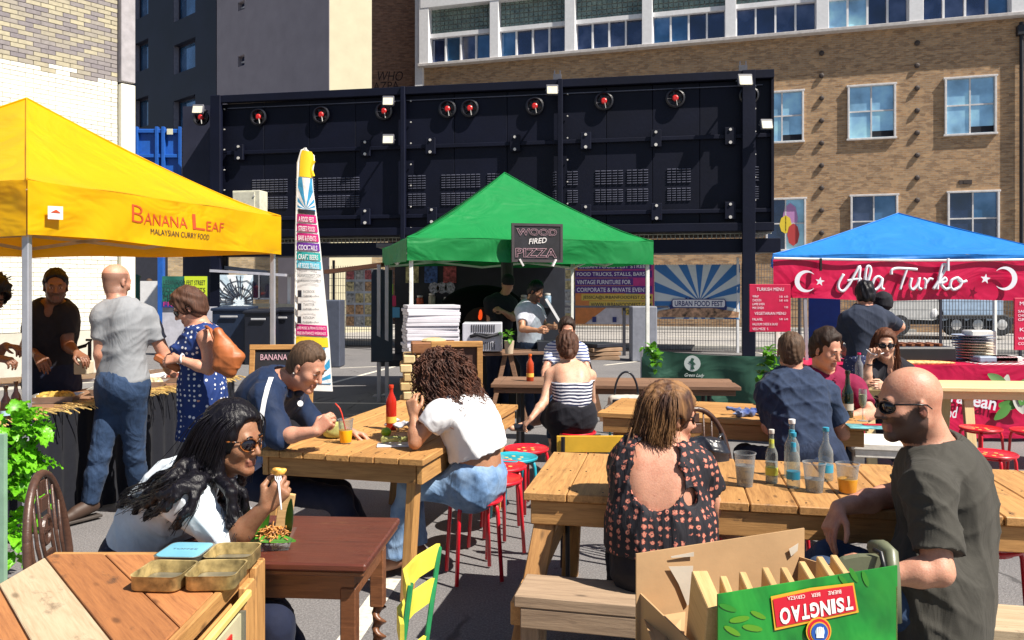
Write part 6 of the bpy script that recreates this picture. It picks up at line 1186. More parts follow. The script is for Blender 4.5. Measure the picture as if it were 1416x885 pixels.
def wallq(p, q, z0, z1a, z1b, m, nm, par=BX, th=.004): n_ = (q-p).cross(V(0, 0, 1)).normalized()*th; return mesh_obj(nm, G().poly([p+V(0, 0, z0), q+V(0, 0, z0), q+V(0, 0, z1b), p+V(0, 0, z1a)][::-1], -n_), m, par)
front = wallq(fl, fr_, zb_-.02, zt, zt, m_gbx, 'green_panel'); wallq(bl_-dd*.01, br_+dd*.012, zb_, .992, 1.0, m_card, 'back_panel'); wallq(bl_, fl, zb_, .90, .86, m_card, 'side_panel'); wallq(fr_, br_, zb_, .96, .93, m_card, 'side_panel')
mesh_obj('base', G().poly([fl+V(0, 0, zb_), fr_+V(0, 0, zb_), br_+V(0, 0, zb_), bl_+V(0, 0, zb_)], (0, 0, .004)), m_card, BX)
mesh_obj('flap', G().poly([W(890, 857, 1.82), W(948, 848, 1.84), W(945, 900, 1.70), W(905, 900, 1.66)], (0, 0, .004)), m_card, BX)
FB = Wall(fl, dd); pp = lambda x, y, o=.003: FB.px(x, y, o)
m_lg = flat('leaf_print', (.03, .20, .02), .4); 
for (cx, cy, a, s_) in ((1006, 840, 20, 1), (1022, 856, -10, 1.1), (1040, 868, 10, 1.1), (1012, 872, 30, 1), (1048, 850, 25, .9), (1180, 795, 60, .9), (1196, 800, 70, .9), (1166, 803, 50, .8)):
    P = [(cx+s_*(13*math.cos(t_)*math.cos(R(a))-4*math.sin(t_)*math.sin(R(a))), cy+s_*(13*math.cos(t_)*math.sin(R(a))+4*math.sin(t_)*math.cos(R(a)))) for t_ in np.linspace(0, 2*PI, 13)[:-1]]; mesh_obj('leaf_print', G().poly([pp(*p, .0015) for p in P][::-1]), flat('leaf_print_lime', (.09, .25, .015), .4) if cy > 845 else m_lg, BX)
m_gold = flat('label_gold', (.62, .33, .03), .35); m_lred = flat('label_red', (.50, .012, .03), .3)
def lquad(pts, m, o, nm): return mesh_obj(nm, G().poly([pp(*p, o) for p in pts][::-1]), m, BX)
lquad([(1064.5, 824), (1120, 812), (1179, 805), (1186, 846), (1130, 858), (1070, 871)], m_gold, .003, 'gold_border'); lquad([(1067, 827.5), (1120, 816), (1177, 808.5), (1182.5, 843), (1130, 854), (1072, 866)], m_lred, .0045, 'red_label')
def btext(s_, x0, y0, x1, y1, hx, hy, m, o=.006, **k):      # upside-down lettering: origin at the top right, running left
    a, b, c_ = pp(x0, y0, o), pp(x1, y1, o), pp(hx, hy, o); text(s_, a, b-a, c_-a, m, BX, **k)
m_lw = flat('label_white', (.78, .76, .72), .3)
btext('TSINGTAO', 1175, 823, 1074, 843, 1178, 841, m_lw, bold=.03) if False else None
xs = [1176, 1164, 1152, 1145, 1130, 1116, 1104, 1090, 1074]; wd = 'TSINGTAO'
for i, ch in enumerate(wd):
    xr, xl = xs[i]-.8, xs[i+1]+.8; yt = lambda x: 822+(1176-x)*.175; hb = (19, 20, 20, 21, 21, 21, 22, 23)[i]
    btext(ch, xr, yt(xr), xl, yt(xl), xr+2, yt(xr)+hb, m_lw, bold=.04)
for s_, x0, x1 in (('BIERE', 1160, 1142), ('BEER', 1131, 1119), ('CERVEZA', 1110, 1086)): y_ = lambda x: 814+(1160-x)*.13; btext(s_, x0, y_(x0), x1, y_(x1), x0+.5, y_(x0)+5, m_lw)
def disc(cx, cy, r_, m, o, nm): return lquad([(cx+r_*math.cos(a), cy+r_*1.12*math.sin(a)) for a in np.linspace(0, 2*PI, 25)[:-1]], m, o, nm)
disc(1129, 871, 17.5, m_gold, .0065, 'badge'); disc(1129, 871, 15.5, m_lred, .0075, 'badge'); disc(1129, 872, 13, m_gold, .0085, 'badge'); disc(1129, 872, 11.5, flat('badge_blue', (.02, .08, .35), .3), .0095, 'badge'); disc(1129, 871, 6.5, flat('badge_pale', (.35, .55, .75), .3), .0105, 'badge')
for k in range(4): x_ = 1124+k*2.6; lquad([(x_, 864+abs(k-1.5)), (x_+1.6, 864), (x_+2.2, 879), (x_-.4, 879)], m_lw, .0112, 'badge_pavilion')
m_kin = wood('kindling', (.66, .44, .20), (.45, .27, .10), .75, .1, knots=False); Q = [(0.018, .075, .02), (.075, .05, .012), (.125, .05, .016), (.185, .055, .02), (.235, .05, .01), (.285, .05, .022), (.335, .045, .03), (.375, .045, .028)]
for i, (s_, l_, up) in enumerate(Q):
    c = fl+dd*(s_+.02)+back*.36; M = (Matrix.Rotation(math.atan2(dd.y, dd.x)+R(65 if i else 72), 3, 'Z') @ Matrix.Rotation(R(-8 if i else -16), 3, 'Y')); g = G().box((0, 0, 0), (.085 if i else .12, .015 if i else .034, .235 if i else .25), None, .002); MM = M.to_4x4(); MM.translation = c+V(0, 0, .855+up*.6); o = mesh_obj('wood_offcut', g, m_kin, None, M=MM)
    tag(o, 'pale wood offcut in the beer carton, number %s from the left behind the thick one' % ('zero one two three four five six seven'.split()[i]) if i else 'thick dark-sided wood offcut at the left end of the beer carton', 'wood offcut', 'wood offcuts in the beer carton')
for nm, pts in (('tape', [(925, 768), (957, 762), (957, 768), (926, 770)]), ('tape', [(922, 782), (956, 781), (952, 832), (948, 836), (936, 806)]), ('tape', [(1088, 758), (1101, 750), (1100, 760), (1091, 768)])):
    BWl = Wall(bl_, dd); mesh_obj(nm, G().poly([BWl.px(x, y, .007) for x, y in pts][::-1], BWl.n*.001), plain('tape_clear', (.52, .46, .38), .25), BX)
PT = thing('low_table', 'small plank table under the beer carton at the bottom edge', 'table', (.6, 1.75, 0))
for k in range(4): board('plank', fl+dd*-.08+back*(k*.3)+V(0, 0, .745), fl+dd*.55+back*(k*.3)+V(0, 0, .745), .085, .03, m_grey, PT)
for sx in (0, .5):
    for k in (0, .9): p = fl+dd*sx+back*k; board('leg', p+V(0, 0, .73), p, .05, .05, m_grey, PT, up=(1, 0, 0))
# ================================================================ STALL CONTENTS AND TABLE THINGS
def lathe_obj(name, c, prof, m, par, n=16, sm=50): return auto_smooth(mesh_obj(name, G().lathe(c, prof, n), m, par), sm)
m_cup = glassy('clear_plastic', (.93, .95, .97), .12, .12); m_glass = glassy('clear_glass', (.90, .95, .95), .18, .03); m_grnG = flat('dark_green_glass', (.006, .015, .008), .08, spec=.8); m_brnG = flat('brown_glass', (.03, .010, .004), .1, spec=.8)
def cup(label, p, liq, h=.125, fill=.6, rt=.042, straw=None):
    t = thing('plastic_cup', label, 'cup', p); rb = rt*.72
    lathe_obj('cup_wall', p, [(rb, .001), (rt, h), (rt+.003, h), (rt+.003, h-.004), (rt-.0015, h-.003), (rb-.0015, .003)], m_cup, t, 24)
    if liq: r1 = rb+(rt-rb)*fill; lathe_obj('drink', p, [(rb-.002, .004), (rb+.0008, .008), (r1+.0008, h*fill-.001), (r1-.003, h*fill)], liq, t, 24)
    if straw: mesh_obj('straw', G().tube([p+V(.012, .01, .01), p+V(-.022, 0, h+.03), p+V(-.034, 0, h+.06), p+V(-.058, 0, h+.085)], .0042, 8), straw, t, True)
    return t
m_oj = flat('orange_juice', (.85, .42, .01), .2); m_beer = flat('beer', (.62, .30, .03), .15); m_clr = glassy('cloudy_water', (.8, .84, .85), .35, .1)
def bottle(label, p, h, r_, m, lab=None, cap=None, neckm=None, name='bottle', fillm=None, neck=.32, grp=None):
    t = thing(name, label, 'bottle', p, grp); lathe_obj('glass_body', p, [(r_*.9, 0), (r_, .006), (r_, h*(.95-neck-.12)), (r_*.92, h*(.95-neck-.05)), (r_*.45, h*(.95-neck+.08)), (r_*.34, h*.86), (r_*.36, h*.93)], m, t, 18)
    if lab: lathe_obj('label', p, [(r_+.0008, h*.16), (r_+.0008, h*.30)], lab, t, 18)
    if fillm: lathe_obj('contents', p, [(r_*.9, .006), (r_*.92, h*.4)], fillm, t, 14)
    lathe_obj('cap', p, [(r_*.42, h*.925), (r_*.46, h*.935), (r_*.46, h), (r_*.4, h*1.004)], cap or m_bolt, t, 14)
    if neckm: lathe_obj('neck_label', p, [(r_*.46, h*.66), (r_*.40, h*.82)], neckm, t, 14)
    return t
# --- on T1
p = WZ(478, 613, .75); cup('plastic cup of orange juice with a red straw on the long pine table', p, m_oj, .135, .55, .042, flat('straw_red', (.62, .05, .03), .4))
m_ket = flat('ketchup_red', (.42, .02, .01), .15); p = WZ(541, 594, .75); kb = bottle('tall red ketchup bottle on the long pine table before the white T-shirt woman', p, .27, .032, m_ket, flat('ketchup_label', (.75, .45, .08), .4), flat('cap_red', (.65, .05, .02), .35), neck=.22)
def coconut(label, p, s=1.0):
    t = thing('green_coconut', label, 'coconut', p); lathe_obj('husk', p, [(.03*s, 0), (.052*s, .012*s), (.060*s, .04*s), (.055*s, .065*s), (.042*s, .072*s), (.030*s, .066*s)], plain('husk_green', (.40, .38, .12), .7, var=.5, nscale=16), t, 16); return t
coconut('cut green coconut bowl in front of the man in the navy hoodie', WZ(462, 605, .75), 1.15); 
cl = thing('cucumber_leaf', 'bright green lime beside the ketchup bottle', 'fruit', WZ(534, 604, .75)); mesh_obj('fruit', G().ell(WZ(534, 604, .75)+V(0, 0, .028), (.03, .028, .027)), plain('lime_green', (.24, .48, .02), .4, var=.3, nscale=20), cl, True)
fp = thing('food_tray', 'small pale wooden plate with folded leaf food by the ketchup bottle', 'plate', WZ(546, 615, .755)); c = WZ(546, 615, .755); mesh_obj('plate', G().box(c, (.19, .10, .008), Matrix.Rotation(.1, 3, 'Z'), .003), m_white, fp)
S = SDF()
for k in range(4): S.cap(c+V(-.06+k*.04, .01, .03), c+V(-.04+k*.035, -.015, .035), .020, .012)
sdf_obj('leaf_parcel', S, plain('leaf_khaki', (.36, .36, .12), .6, var=.4, nscale=14), fp, .006, fold=.006, freq=60)
S = SDF(); c = WZ(562, 592, .76)
for k in range(7): S.cap(c+V(-.12+.03*k, .05*math.sin(k*2), .02), c+V(-.08+.035*k, .06*math.cos(k), .045), .022, .012)
nap = sdf_obj('napkin', S, cloth('paper_napkin', (.5, .5, .55), .8), None, .009, fold=.015, freq=30); tag(nap, 'crumpled grey paper wrapping around the ketchup bottle foot', 'paper')
# --- on T2
for lb_, px, py, liq, fill, h in (('tall plastic cup of pale cider nearest the blonde woman', 1030, 672, m_clr, .62, .145), ('plastic cup of cloudy water between the two capped bottles', 1126, 680, m_clr, .45, .125), ('plastic cup of amber beer nearest the bald diner', 1172, 682, m_beer, .5, .125)):
    cup(lb_, WZ(px, py, .75), liq, h, fill, .046 if px > 1050 else .045)
m_lc = flat('label_cyan', (.03, .27, .42), .35); m_ly = flat('label_lime', (.45, .46, .06), .35)
for lb_, px, py, h, lab, cap, nk_, rr_ in (('empty clear bottle with a yellow-green neck label on the big table', 1067, 668, .235, m_ly, m_bolt, m_ly, .026), ('tallest clear bottle with a blue neck label at the back of the big table', 1095, 660, .262, None, m_white, m_lc, .033),
       ('clear bottle with a bright blue label in front of the tallest bottle', 1097, 674, .235, m_lc, m_lc, m_lc, .028), ('clear bottle with a turquoise cap behind the cloudy cup', 1142, 664, .235, m_lc, m_lc, None, .031)):
    bottle(lb_, WZ(px, py, .75), h, rr_, m_glass, lab, cap, nk_, fillm=m_clr if px == 1067 else None)
# --- on T3
p = WZ(1172, 577, .75); bottle('dark green wine bottle on the table behind', p, .31, .037, m_grnG, flat('wine_label', (.45, .43, .36), .5), m_grnG, m_grnG, 'wine_bottle', neck=.34)
fl_ = thing('champagne_flute', 'champagne flute of pale bubbly beside the wine bottle', 'glass', WZ(1193, 582, .75)); p = WZ(1193, 582, .75); lathe_obj('bowl', p, [(.006, .08), (.022, .11), (.026, .15), (.024, .205), (.0225, .205), (.0245, .15), (.020, .112), (.003, .085)], m_glass, fl_, 16); lathe_obj('drink', p, [(.004, .088), (.0195, .113), (.023, .17)], flat('bubbly', (.68, .60, .28), .2), fl_, 14); lathe_obj('stem', p, [(.032, 0), (.032, .003), (.005, .008), (.004, .085)], m_glass, fl_, 14)
pm_ = thing('leaflet', 'colourful printed leaflet lying at the end of the wine table', 'leaflet', WZ(1210, 588, .755)); c = WZ(1208, 590, .757); mesh_obj('sheet', G().box(c, (.30, .17, .004), Matrix.Rotation(-.2, 3, 'Z')), plain('leaflet_print', (.12, .35, .38), .4, var=.9, nscale=12), pm_)
mesh_obj('cover_patch', G().box(c+V(.02, .05, .004), (.12, .05, .003), Matrix.Rotation(-.1, 3, 'Z')), m_lred, pm_)
S = SDF(); c = WZ(1030, 573, .765); r = random.Random(2)
for k in range(9): a_ = c+V(r.uniform(-.13, .15), r.uniform(-.04, .06), r.uniform(0, .02)); S.cap(a_, a_+V(r.uniform(-.08, .08), r.uniform(-.05, .05), r.uniform(0, .02)), .022, .015)
S.cap(c+V(.15, 0, .02), c+V(.2, 0, .09), .03, .02); jm = sdf_obj('jumper', S, cloth('jumper_blue', (.03, .06, .22), .9, c2=(.25, .3, .45)), None, .009, fold=.016, freq=35); tag(jm, 'crumpled blue jumper at the left hand of the man in the navy T-shirt', 'jumper')
# --- T4: ketchup bottle, phone, handbag
p = WZ(733, 527, .75); bottle('orange capped sauce bottle on the dark plank table', p, .25, .034, flat('sauce_red', (.40, .05, .015), .2), flat('ketchup_label', (.75, .45, .08), .4), flat('cap_orange', (.75, .14, .02), .35), neck=.22)
def handbag(label, c, m1, m2, s=1.0, rz=0):
    t = thing('handbag', label, 'handbag', c); M = Matrix.Rotation(rz, 3, 'Z'); S = SDF(); S.cap(c+M @ V(-.10*s, 0, .06*s), c+M @ V(.10*s, 0, .06*s), .05*s, k=.04); S.cap(c+M @ V(-.085*s, 0, .14*s), c+M @ V(.085*s, 0, .14*s), .035*s, k=.05); sdf_obj('bag_body', S, m1, t, .009*s, fold=.004); mesh_obj('strap', G().tube([c+M @ V(.075*s*math.cos(a), .0, .17*s+.15*s*math.sin(a)) for a in np.linspace(0, PI, 14)], .007*s, 6), m2, t, True)
    mesh_obj('flap', G().box(c+M @ V(0, -.048*s, .125*s), (.19*s, .02, .05*s), M, .008), m2, t); return t
m_leb = plain('black_leather', (.014, .015, .022), .28, var=.3, bmp=.3); handbag('small black and cream handbag on a stool in front of the dark table', WZ(866, 583, .452), plain('cream_leather', (.50, .44, .38), .5), m_leb, 1.35)
# soft black bag on the wheelback chair
t = thing('handbag', 'slouchy black leather bag hanging behind the blonde woman on the wheelback chair', 'handbag', (.98, 3.95, .6)); S = SDF(); c = W(975, 640, 3.98)
S.cap(c+V(-.09, 0, .06), c+V(.05, 0, .05), .075, .07, k=.05); S.cap(c+V(-.06, .0, -.04), c+V(.07, 0, -.05), .06, .055, k=.05); S.cap(c+V(.03, 0, .08), c+V(.07, 0, -.02), .05, .05, k=.04); sdf_obj('bag_body', S, m_leb, t, .008, fold=.016, freq=22)
mesh_obj('strap', G().tube([c+V(.05, 0, .1), c+V(.09, .02, .14), c+V(.12, .03, .05), c+V(.1, 0, -.06)], .009, 6), m_leb, t, True)

# --- food in front of the eating woman
bx = thing('food_box', 'clear takeaway box lined with banana leaf and noodles on the red table', 'food box', WZ(378, 752, .72)); c = WZ(376, 756, .72); M = Matrix.Rotation(.15, 3, 'Z')
mesh_obj('box_base', G().poly([c+M @ V(x, y, 0) for x, y in ((-.055, -.045), (.06, -.045), (.06, .05), (-.055, .05))], (0, 0, .003)).add([c+M @ V(x*k, y*k, z) for z, k in ((.002, 1), (.045, 1.28)) for x, y in ((-.055, -.045), (.06, -.045), (.06, .05), (-.055, .05))], [(i, (i+1) % 4, 4+(i+1) % 4, 4+i) for i in range(4)]), m_cup, bx)
m_ban = plain('banana_leaf', (.06, .22, .02), .35, var=.5, nscale=10)
def blade(P0, d, up, w_, L_, m, par, bend=.3, nm='leaf', n=7):
    d, up = Vector(d).normalized(), Vector(up).normalized(); s = d.cross(up).normalized(); vs = []
    for k in range(n+1): q = k/n; c_ = Vector(P0)+d*L_*q-up*bend*L_*q*q; ww = w_*math.sin(PI*min(.97, q*.9+.08))**.7; vs += [c_-s*ww+up*.18*ww, c_, c_+s*ww+up*.18*ww]
    return mesh_obj(nm, G().add(vs, [(k*3+j, k*3+j+1, k*3+j+4, k*3+j+3) for k in range(n) for j in range(2)]), m, par, True)
blade(c+V(-.05, .02, .02), (.1, .25, .9), (-.5, -.9, .2), .034, .115, m_ban, bx, .1); blade(c+V(.045, .03, .02), (.22, .1, 1), (-.7, -.6, .2), .032, .135, m_ban, bx, -.15); blade(c+V(-.06, -.035, .035), (1, .0, .05), (0, -.3, 1), .026, .15, m_ban, bx, .1); blade(c+V(-.07, -.02, .02), (.2, -.1, .8), (.5, -.8, .2), .03, .08, m_ban, bx, .1)
r = random.Random(3); g = G()
for k in range(110):
    a = r.uniform(0, 6.3); q = r.random()**.5; o = c+M @ V(.055*q*math.cos(a)+.004, .045*q*math.sin(a)+.004, .028+.028*(1-q*q)+r.random()*.006); e = V(r.uniform(-1, 1), r.uniform(-1, 1), r.uniform(-.3, .5)).normalized(); g.tube([o, o+e*.012+V(0, 0, .005), o+e*.026], .0024, 5)
nd = mesh_obj('noodle', g, plain('noodle_brown', (.46, .20, .05), .4, prand=0, var=.6, nscale=60), bx, True); nd['kind'] = 'stuff'
rp_ = thing('red_packet', 'red and white packet behind the takeaway box', 'packet', WZ(360, 742, .73)); mesh_obj('packet', G().box(WZ(357, 741, .745), (.085, .07, .03), Matrix.Rotation(.4, 3, 'Z'), .006), flat('packet_red', (.72, .02, .05), .4), rp_)
pl_ = thing('wooden_block', 'pale wooden menu block standing behind the takeaway box', 'block', WZ(392, 716, .72)); mesh_obj('block', G().box(WZ(392, 712, .77)+V(0, .02, 0), (.055, .02, .15), Matrix.Rotation(.15, 3, 'Y'), .002), m_kin, pl_)

# --- leaves: lettuce pot at left and small greenery
def leafmat(name, c):
    m, t, b = nodes(name); v = coords(t); n = noise(t, v, 9, 4); col = ramp(t, n, [(.3, tuple(x*.6 for x in c)), (.7, tuple(min(1, x*1.35) for x in c))]); col = mixc(t, .5, col, ramp(t, objrand(t), [(0, (.5, .6, .4)), (1, (1.3, 1.2, 1))]), 'MULTIPLY'); L(t, col, b.inputs['Base Color']); b.inputs['Roughness'].default_value = .4
    tl = N(t, 'ShaderNodeBsdfTranslucent'); L(t, col, tl.inputs[0]); mx = N(t, 'ShaderNodeMixShader'); mx.inputs[0].default_value = .35; L(t, b.outputs[0], mx.inputs[1]); L(t, tl.outputs[0], mx.inputs[2]); L(t, mx.outputs[0], t.nodes['Material Output'].inputs[0]); MATS[name] = m; return m
m_let = leafmat('lettuce_leaf', (.17, .52, .02)); m_bsl = leafmat('basil_leaf', (.10, .30, .02))
def leafmesh(s, seed, m, ruff=.25):
    r = random.Random(seed); vs = []; n, q_ = 8, 4
    for i in range(n+1):
        t_ = i/n; w_ = s*.42*math.sin(PI*min(.96, t_*.85+.12))**.6
        for j in range(-q_, q_+1): u = j/q_; e = 1+ruff*.5*math.sin(i*2.1+j*1.7+seed)*abs(u); vs.append((s*t_*(1-.12*u*u), u*w_*e, s*(.28*t_-.55*t_*t_)+s*.10*u*u+abs(u)**2*s*ruff*.35*math.sin(i*2.4+seed+3*u)))
    k = 2*q_+1; g = G().add(vs, [(i*k+j, i*k+j+1, (i+1)*k+j+1, (i+1)*k+j) for i in range(n) for j in range(k-1)]); o = mesh_obj('leaf', g, m, None, True); me = o.data; bpy.data.objects.remove(o); return me
def foliage(name, label, cat, loc, blobs, meshes, s0, s1, par=None, seed=1):
    t = thing(name, label, cat, loc) if par is None else par; r = random.Random(seed)
    for (c, rad, n) in blobs:
        for _ in range(n):
            d = V(r.gauss(0, 1), r.gauss(0, 1), r.gauss(0, 1)+.3).normalized(); p = Vector(c)+V(d.x*rad[0], d.y*rad[1], d.z*rad[2])*r.random()**.4; o = bpy.data.objects.new('leaf', r.choice(meshes)); COL.objects.link(o); o.parent = t
            q = (d+V(0, 0, -.25)+V(r.uniform(-.5, .5), r.uniform(-.5, .5), r.uniform(-.3, .3))).normalized(); M = frame(q, V(r.uniform(-.3, .3), r.uniform(-.3, .3), 1)).to_4x4() @ Matrix.Scale(r.uniform(s0, s1), 4); M.translation = p-t.location; o.matrix_basis = M
    return t
LM = [leafmesh(1, k, m_let, .45) for k in range(4)]; BM_ = [leafmesh(1, k+9, m_bsl, .12) for k in range(3)]
Yp = 4.15; bl0 = [(W(20, 590, Yp), (.14, .12, .07), 34), (W(14, 625, Yp), (.13, .12, .10), 34), (W(34, 652, Yp), (.09, .10, .10), 22), (W(38, 690, Yp), (.07, .08, .12), 18), (W(10, 745, Yp), (.13, .12, .12), 34), (W(-20, 690, Yp), (.10, .1, .2), 14)]
foliage('leafy_planter', 'tall planter overflowing with bright green lettuce-like leaves at the left edge', 'plant', W(15, 800, Yp), [(c_, r_, int(n_*1.5)) for c_, r_, n_ in bl0], LM, .045, .105)
t = thing('planter_post', 'pale green painted post standing among the bright leaves at the left edge', 'post', gp(3, 4.0)); mesh_obj('post', G().beam(gp(3, 4.0), W(3, 600, 4.0), .035, .03), plain('pale_green_paint', (.22, .36, .26), .5), t)
foliage('basil_plant', 'small green trailing plant tied on the green windbreak left post', 'plant', W(905, 500, 8.3), [(W(903, 486, 8.3), (.05, .05, .06), 16), (W(906, 500, 8.3), (.05, .05, .09), 18), (W(900, 480, 8.3), (.1, .05, .03), 10)], BM_, .05, .09, seed=3)
foliage('basil_plant', 'green leafy plant at the windbreak end beside the head of the navy T-shirt man', 'plant', W(1063, 505, 7.6), [(W(1062, 488, 7.6), (.05, .05, .06), 16), (W(1064, 510, 7.6), (.05, .05, .12), 26), (W(1054, 520, 7.6), (.06, .04, .06), 12)], BM_, .05, .09, seed=4)
# --- green windbreak with emblem
WB = Wall(W(887, 400, 8.6)-V(0, 0, 1.6), V(1.55, -.5, 0)); wbk = thing('windbreak', 'dark green fabric windbreak with a white emblem and lettering behind the tables', 'windbreak', WB.P); m_wb = canvas('windbreak_green', (.035, .11, .075), .15, .55); Lw = 1.62; g = G(); vs = []
for j in range(9):
    for k in range(25): u = Lw*k/24; z = .10+(.86-.04*math.sin(PI*k/24)-.03*k/24)*j/8; vs.append((u, .03*math.sin(k*.9+j*.5)*math.sin(j*.4)+.02*math.sin(k*.5-j*.6), z))
g.add(vs, [(j*25+k, j*25+k+1, (j+1)*25+k+1, (j+1)*25+k) for j in range(8) for k in range(24)]); obj_on(WB, 'fabric', g, m_wb, wbk, smooth=True)
for u in (0, Lw): obj_on(WB, 'post', G().box((u, .03, .49), (.03, .03, .98), b=.004), MATS['post_metal'], wbk); obj_on(WB, 'foot', G().box((u, .03, .015), (.3, .3, .03), b=.005), flat('peg_black', (.01, .01, .01), .5), wbk)
ecx, ecz = WB.uz(958, 502); obj_on(WB, 'emblem_disc', G().poly([(ecx+.085*math.cos(a), -.055, ecz+.085*math.sin(a)) for a in np.linspace(0, 2*PI, 21)[:-1]]), flat('emblem_white', (.62, .68, .66), .6), wbk)
obj_on(WB, 'emblem_figure', G().poly([(ecx+x*.085, -.058, ecz+z*.085) for x, z in ((-.1, .7), (.25, .6), (.1, .25), (.45, -.1), (.1, -.2), (.3, -.7), (-.2, -.75), (-.1, -.1), (-.5, .2), (-.2, .3))]), flat('print_dkgreen', (.03, .10, .07), .6), wbk)
text('Green Lady', WB.at(ecx-.09, ecz-.15, .058), WB.d*.20+V(0, 0, -.0), V(.02, 0, .045), MATS['emblem_white'], wbk); a_ = WB.uz(915, 538); text('PROTEA', WB.at(a_[0], a_[1]-.02, .058), WB.d*.72, V(0, 0, .10), MATS['emblem_white'], wbk, bold=.02)

# --- pizza stall contents
pzt = thing('stall_table', 'long trestle table of the pizza stall under the green tent', 'table', (-.2, 9.6, 0)); a_, b_ = V(-1.15, 9.35, .84), V(1.05, 9.9, .84); board('tabletop', a_, b_, .55, .035, m_dk, pzt)
for q in (.08, .5, .92):
    c = a_.lerp(b_, q)
    for s_ in (-1, 1): mesh_obj('trestle_leg', G().beam(c+V(s_*.03, -.2, -.02), c+V(s_*.22, -.22, -.84), .04, .05).beam(c+V(s_*.03, .2, -.02), c+V(s_*.22, .22, -.84), .04, .05), m_dk, pzt)
m_pbox = plain('pizza_box_card', (.62, .60, .66), .7, var=.08, prand=.3)
def stack(label0, c, n, w_, d_, h, m, nm, cat, grp, rz=.25, jit=.012):
    r = random.Random(n)
    for k in range(n):
        o = Vector(c)+V(r.uniform(-1, 1)*jit, r.uniform(-1, 1)*jit, h*(k+.5)); M = Matrix.Rotation(rz+r.uniform(-.05, .05), 4, 'Z'); M.translation = o; q = mesh_obj(nm, G().box((0, 0, 0), (w_, d_, h*.93), None, .004), m, None, M=M); tag(q, label0, cat, grp)
nth = ('bottom', 'second', 'third', 'fourth', 'fifth', 'sixth', 'seventh', 'eighth', 'ninth', 'tenth', 'eleventh', 'top')
r = random.Random(5)
for k in range(14):
    o = W(595, 490, 9.25)+V(r.uniform(-.01, .01), r.uniform(-.01, .01), .0); o.z = .86+.040*(k+.5); M = Matrix.Rotation(.25+r.uniform(-.04, .04), 4, 'Z'); M.translation = o; q = mesh_obj('pizza_box', G().box((0, 0, 0), (.60, .5, .037), None, .004), m_pbox, None, M=M)
    tag(q, ('lowest', 'second lowest', 'third lowest', 'fourth lowest', 'fifth lowest', 'sixth lowest', 'seventh lowest', 'seventh from top', 'sixth from top', 'fifth from top', 'fourth from top', 'third from top', 'second from top', 'topmost')[k]+' white pizza box of the tall stack under the green tent', 'pizza box', 'white pizza boxes stacked in the stall')
u2 = thing('cool_box', 'white vented metal machine on the pizza stall table', 'machine', W(667, 487, 9.3)); c = W(667, 466, 9.3); mesh_obj('case', G().box(c+V(0, .15, 0), (.46, .4, .33), None, .01), plain('machine_white', (.48, .48, .54), .4, var=.06), u2)
for row, z in ((0, .105), (1, -.1)):
    for k in range(11): mesh_obj('vent_slot', G().box(c+V(-.12+k*.026, -.052, z), (.010, .01, .085)), flat('slot_black', (.01, .01, .015), .6), u2)
mesh_obj('vent_guard', G().tube([c+V(-.14, -.06, .01), c+V(-.05, -.07, .03), c+V(.05, -.07, .0), c+V(.19, -.06, .04)], .02, 6).tube([c+V(-.1, -.062, .04), c+V(.12, -.062, .03)], .012, 6), flat('slot_black', (.01, .01, .015), .6), u2, True)
pt_ = thing('potted_herb', 'small herb in a beige pot beside the white machine', 'plant', W(704, 489, 9.2)); c = W(704, 489, 9.2); lathe_obj('pot', c, [(.045, 0), (.058, .13), (.06, .15), (.05, .15)], plain('pot_beige', (.52, .40, .28), .7), pt_, 14); foliage('x', '', '', None, [(c+V(0, 0, .2), (.07, .07, .07), 22)], BM_, .04, .08, par=pt_, seed=7)
ov = thing('pizza_oven', 'black domed wood fired oven with a glowing mouth deep in the stall', 'oven', (-.35, 11.2, 0)); mo = plain('oven_black', (.012, .012, .016), .5); c = V(-.42, 11.3, 1.28)
auto_smooth(mesh_obj('dome', G().ell(c, (.62, .6, .38), None, 28, 16), flat('oven_matt', (.004, .004, .005), .95, spec=.05), ov), 60); mesh_obj('stand', G().box((c.x, c.y, .5), (1.1, 1.0, 1.0), None, .02), mo, ov); mesh_obj('mouth', G().poly([c+V(.24*math.cos(a), -.60, -.18+.26*math.sin(a)) for a in np.linspace(0, PI, 12)], (0, -.05, 0)), flat('oven_mouth', (.02, .008, .004), .8), ov)
mesh_obj('flame', G().ell(c+V(.0, -.67, -.02), (.025, .01, .07)).ell(c+V(-.012, -.672, -.05), (.02, .01, .04)), flat('flame', (.9, .08, .01), .5, emis=.5), ov); mesh_obj('flue', G().tube([c+V(.35, .1, .3), c+V(.35, .1, .95)], .09, 12), mo, ov)
tr = thing('catering_trailer', 'dark catering trailer with its side doors open behind the green tent', 'trailer', (-1.6, 12.9, 0)); mtd = plain('trailer_dark', (.018, .02, .03), .5); mrb = plain('trailer_brown', (.22, .07, .03), .6)
mesh_obj('rear_wall', G().box((-.55, 13.6, 1.35), (2.9, .06, 1.9)), mtd, tr); mesh_obj('roof', G().box((-.6, 13.0, 2.28), (3.0, 1.4, .06)), mtd, tr); mesh_obj('floor', G().box((-.6, 13.0, .45), (3.0, 1.3, .1)), mtd, tr); mesh_obj('shelf', G().box((-.6, 13.45, 1.3), (2.6, .25, .03)), mtd, tr)
mesh_obj('end_door', G().beam(W(528, 372, 11.6)+V(0, 0, -.02), W(528, 500, 11.2)*1.0, .3, .05), mtd, tr); mesh_obj('awning_edge', G().beam(W(452, 376, 12.4), W(531, 366, 11.6), .12, .06), mrb, tr); mesh_obj('door_edge', G().beam(W(521, 430, 11.5), W(521, 500, 11.5), .09, .04), mrb, tr)
for x in (524, 535): mesh_obj('frame_post', G().beam(gp(x, 11.3), W(x, 366, 11.3), .05, .05), MATS['post_metal'], tr)
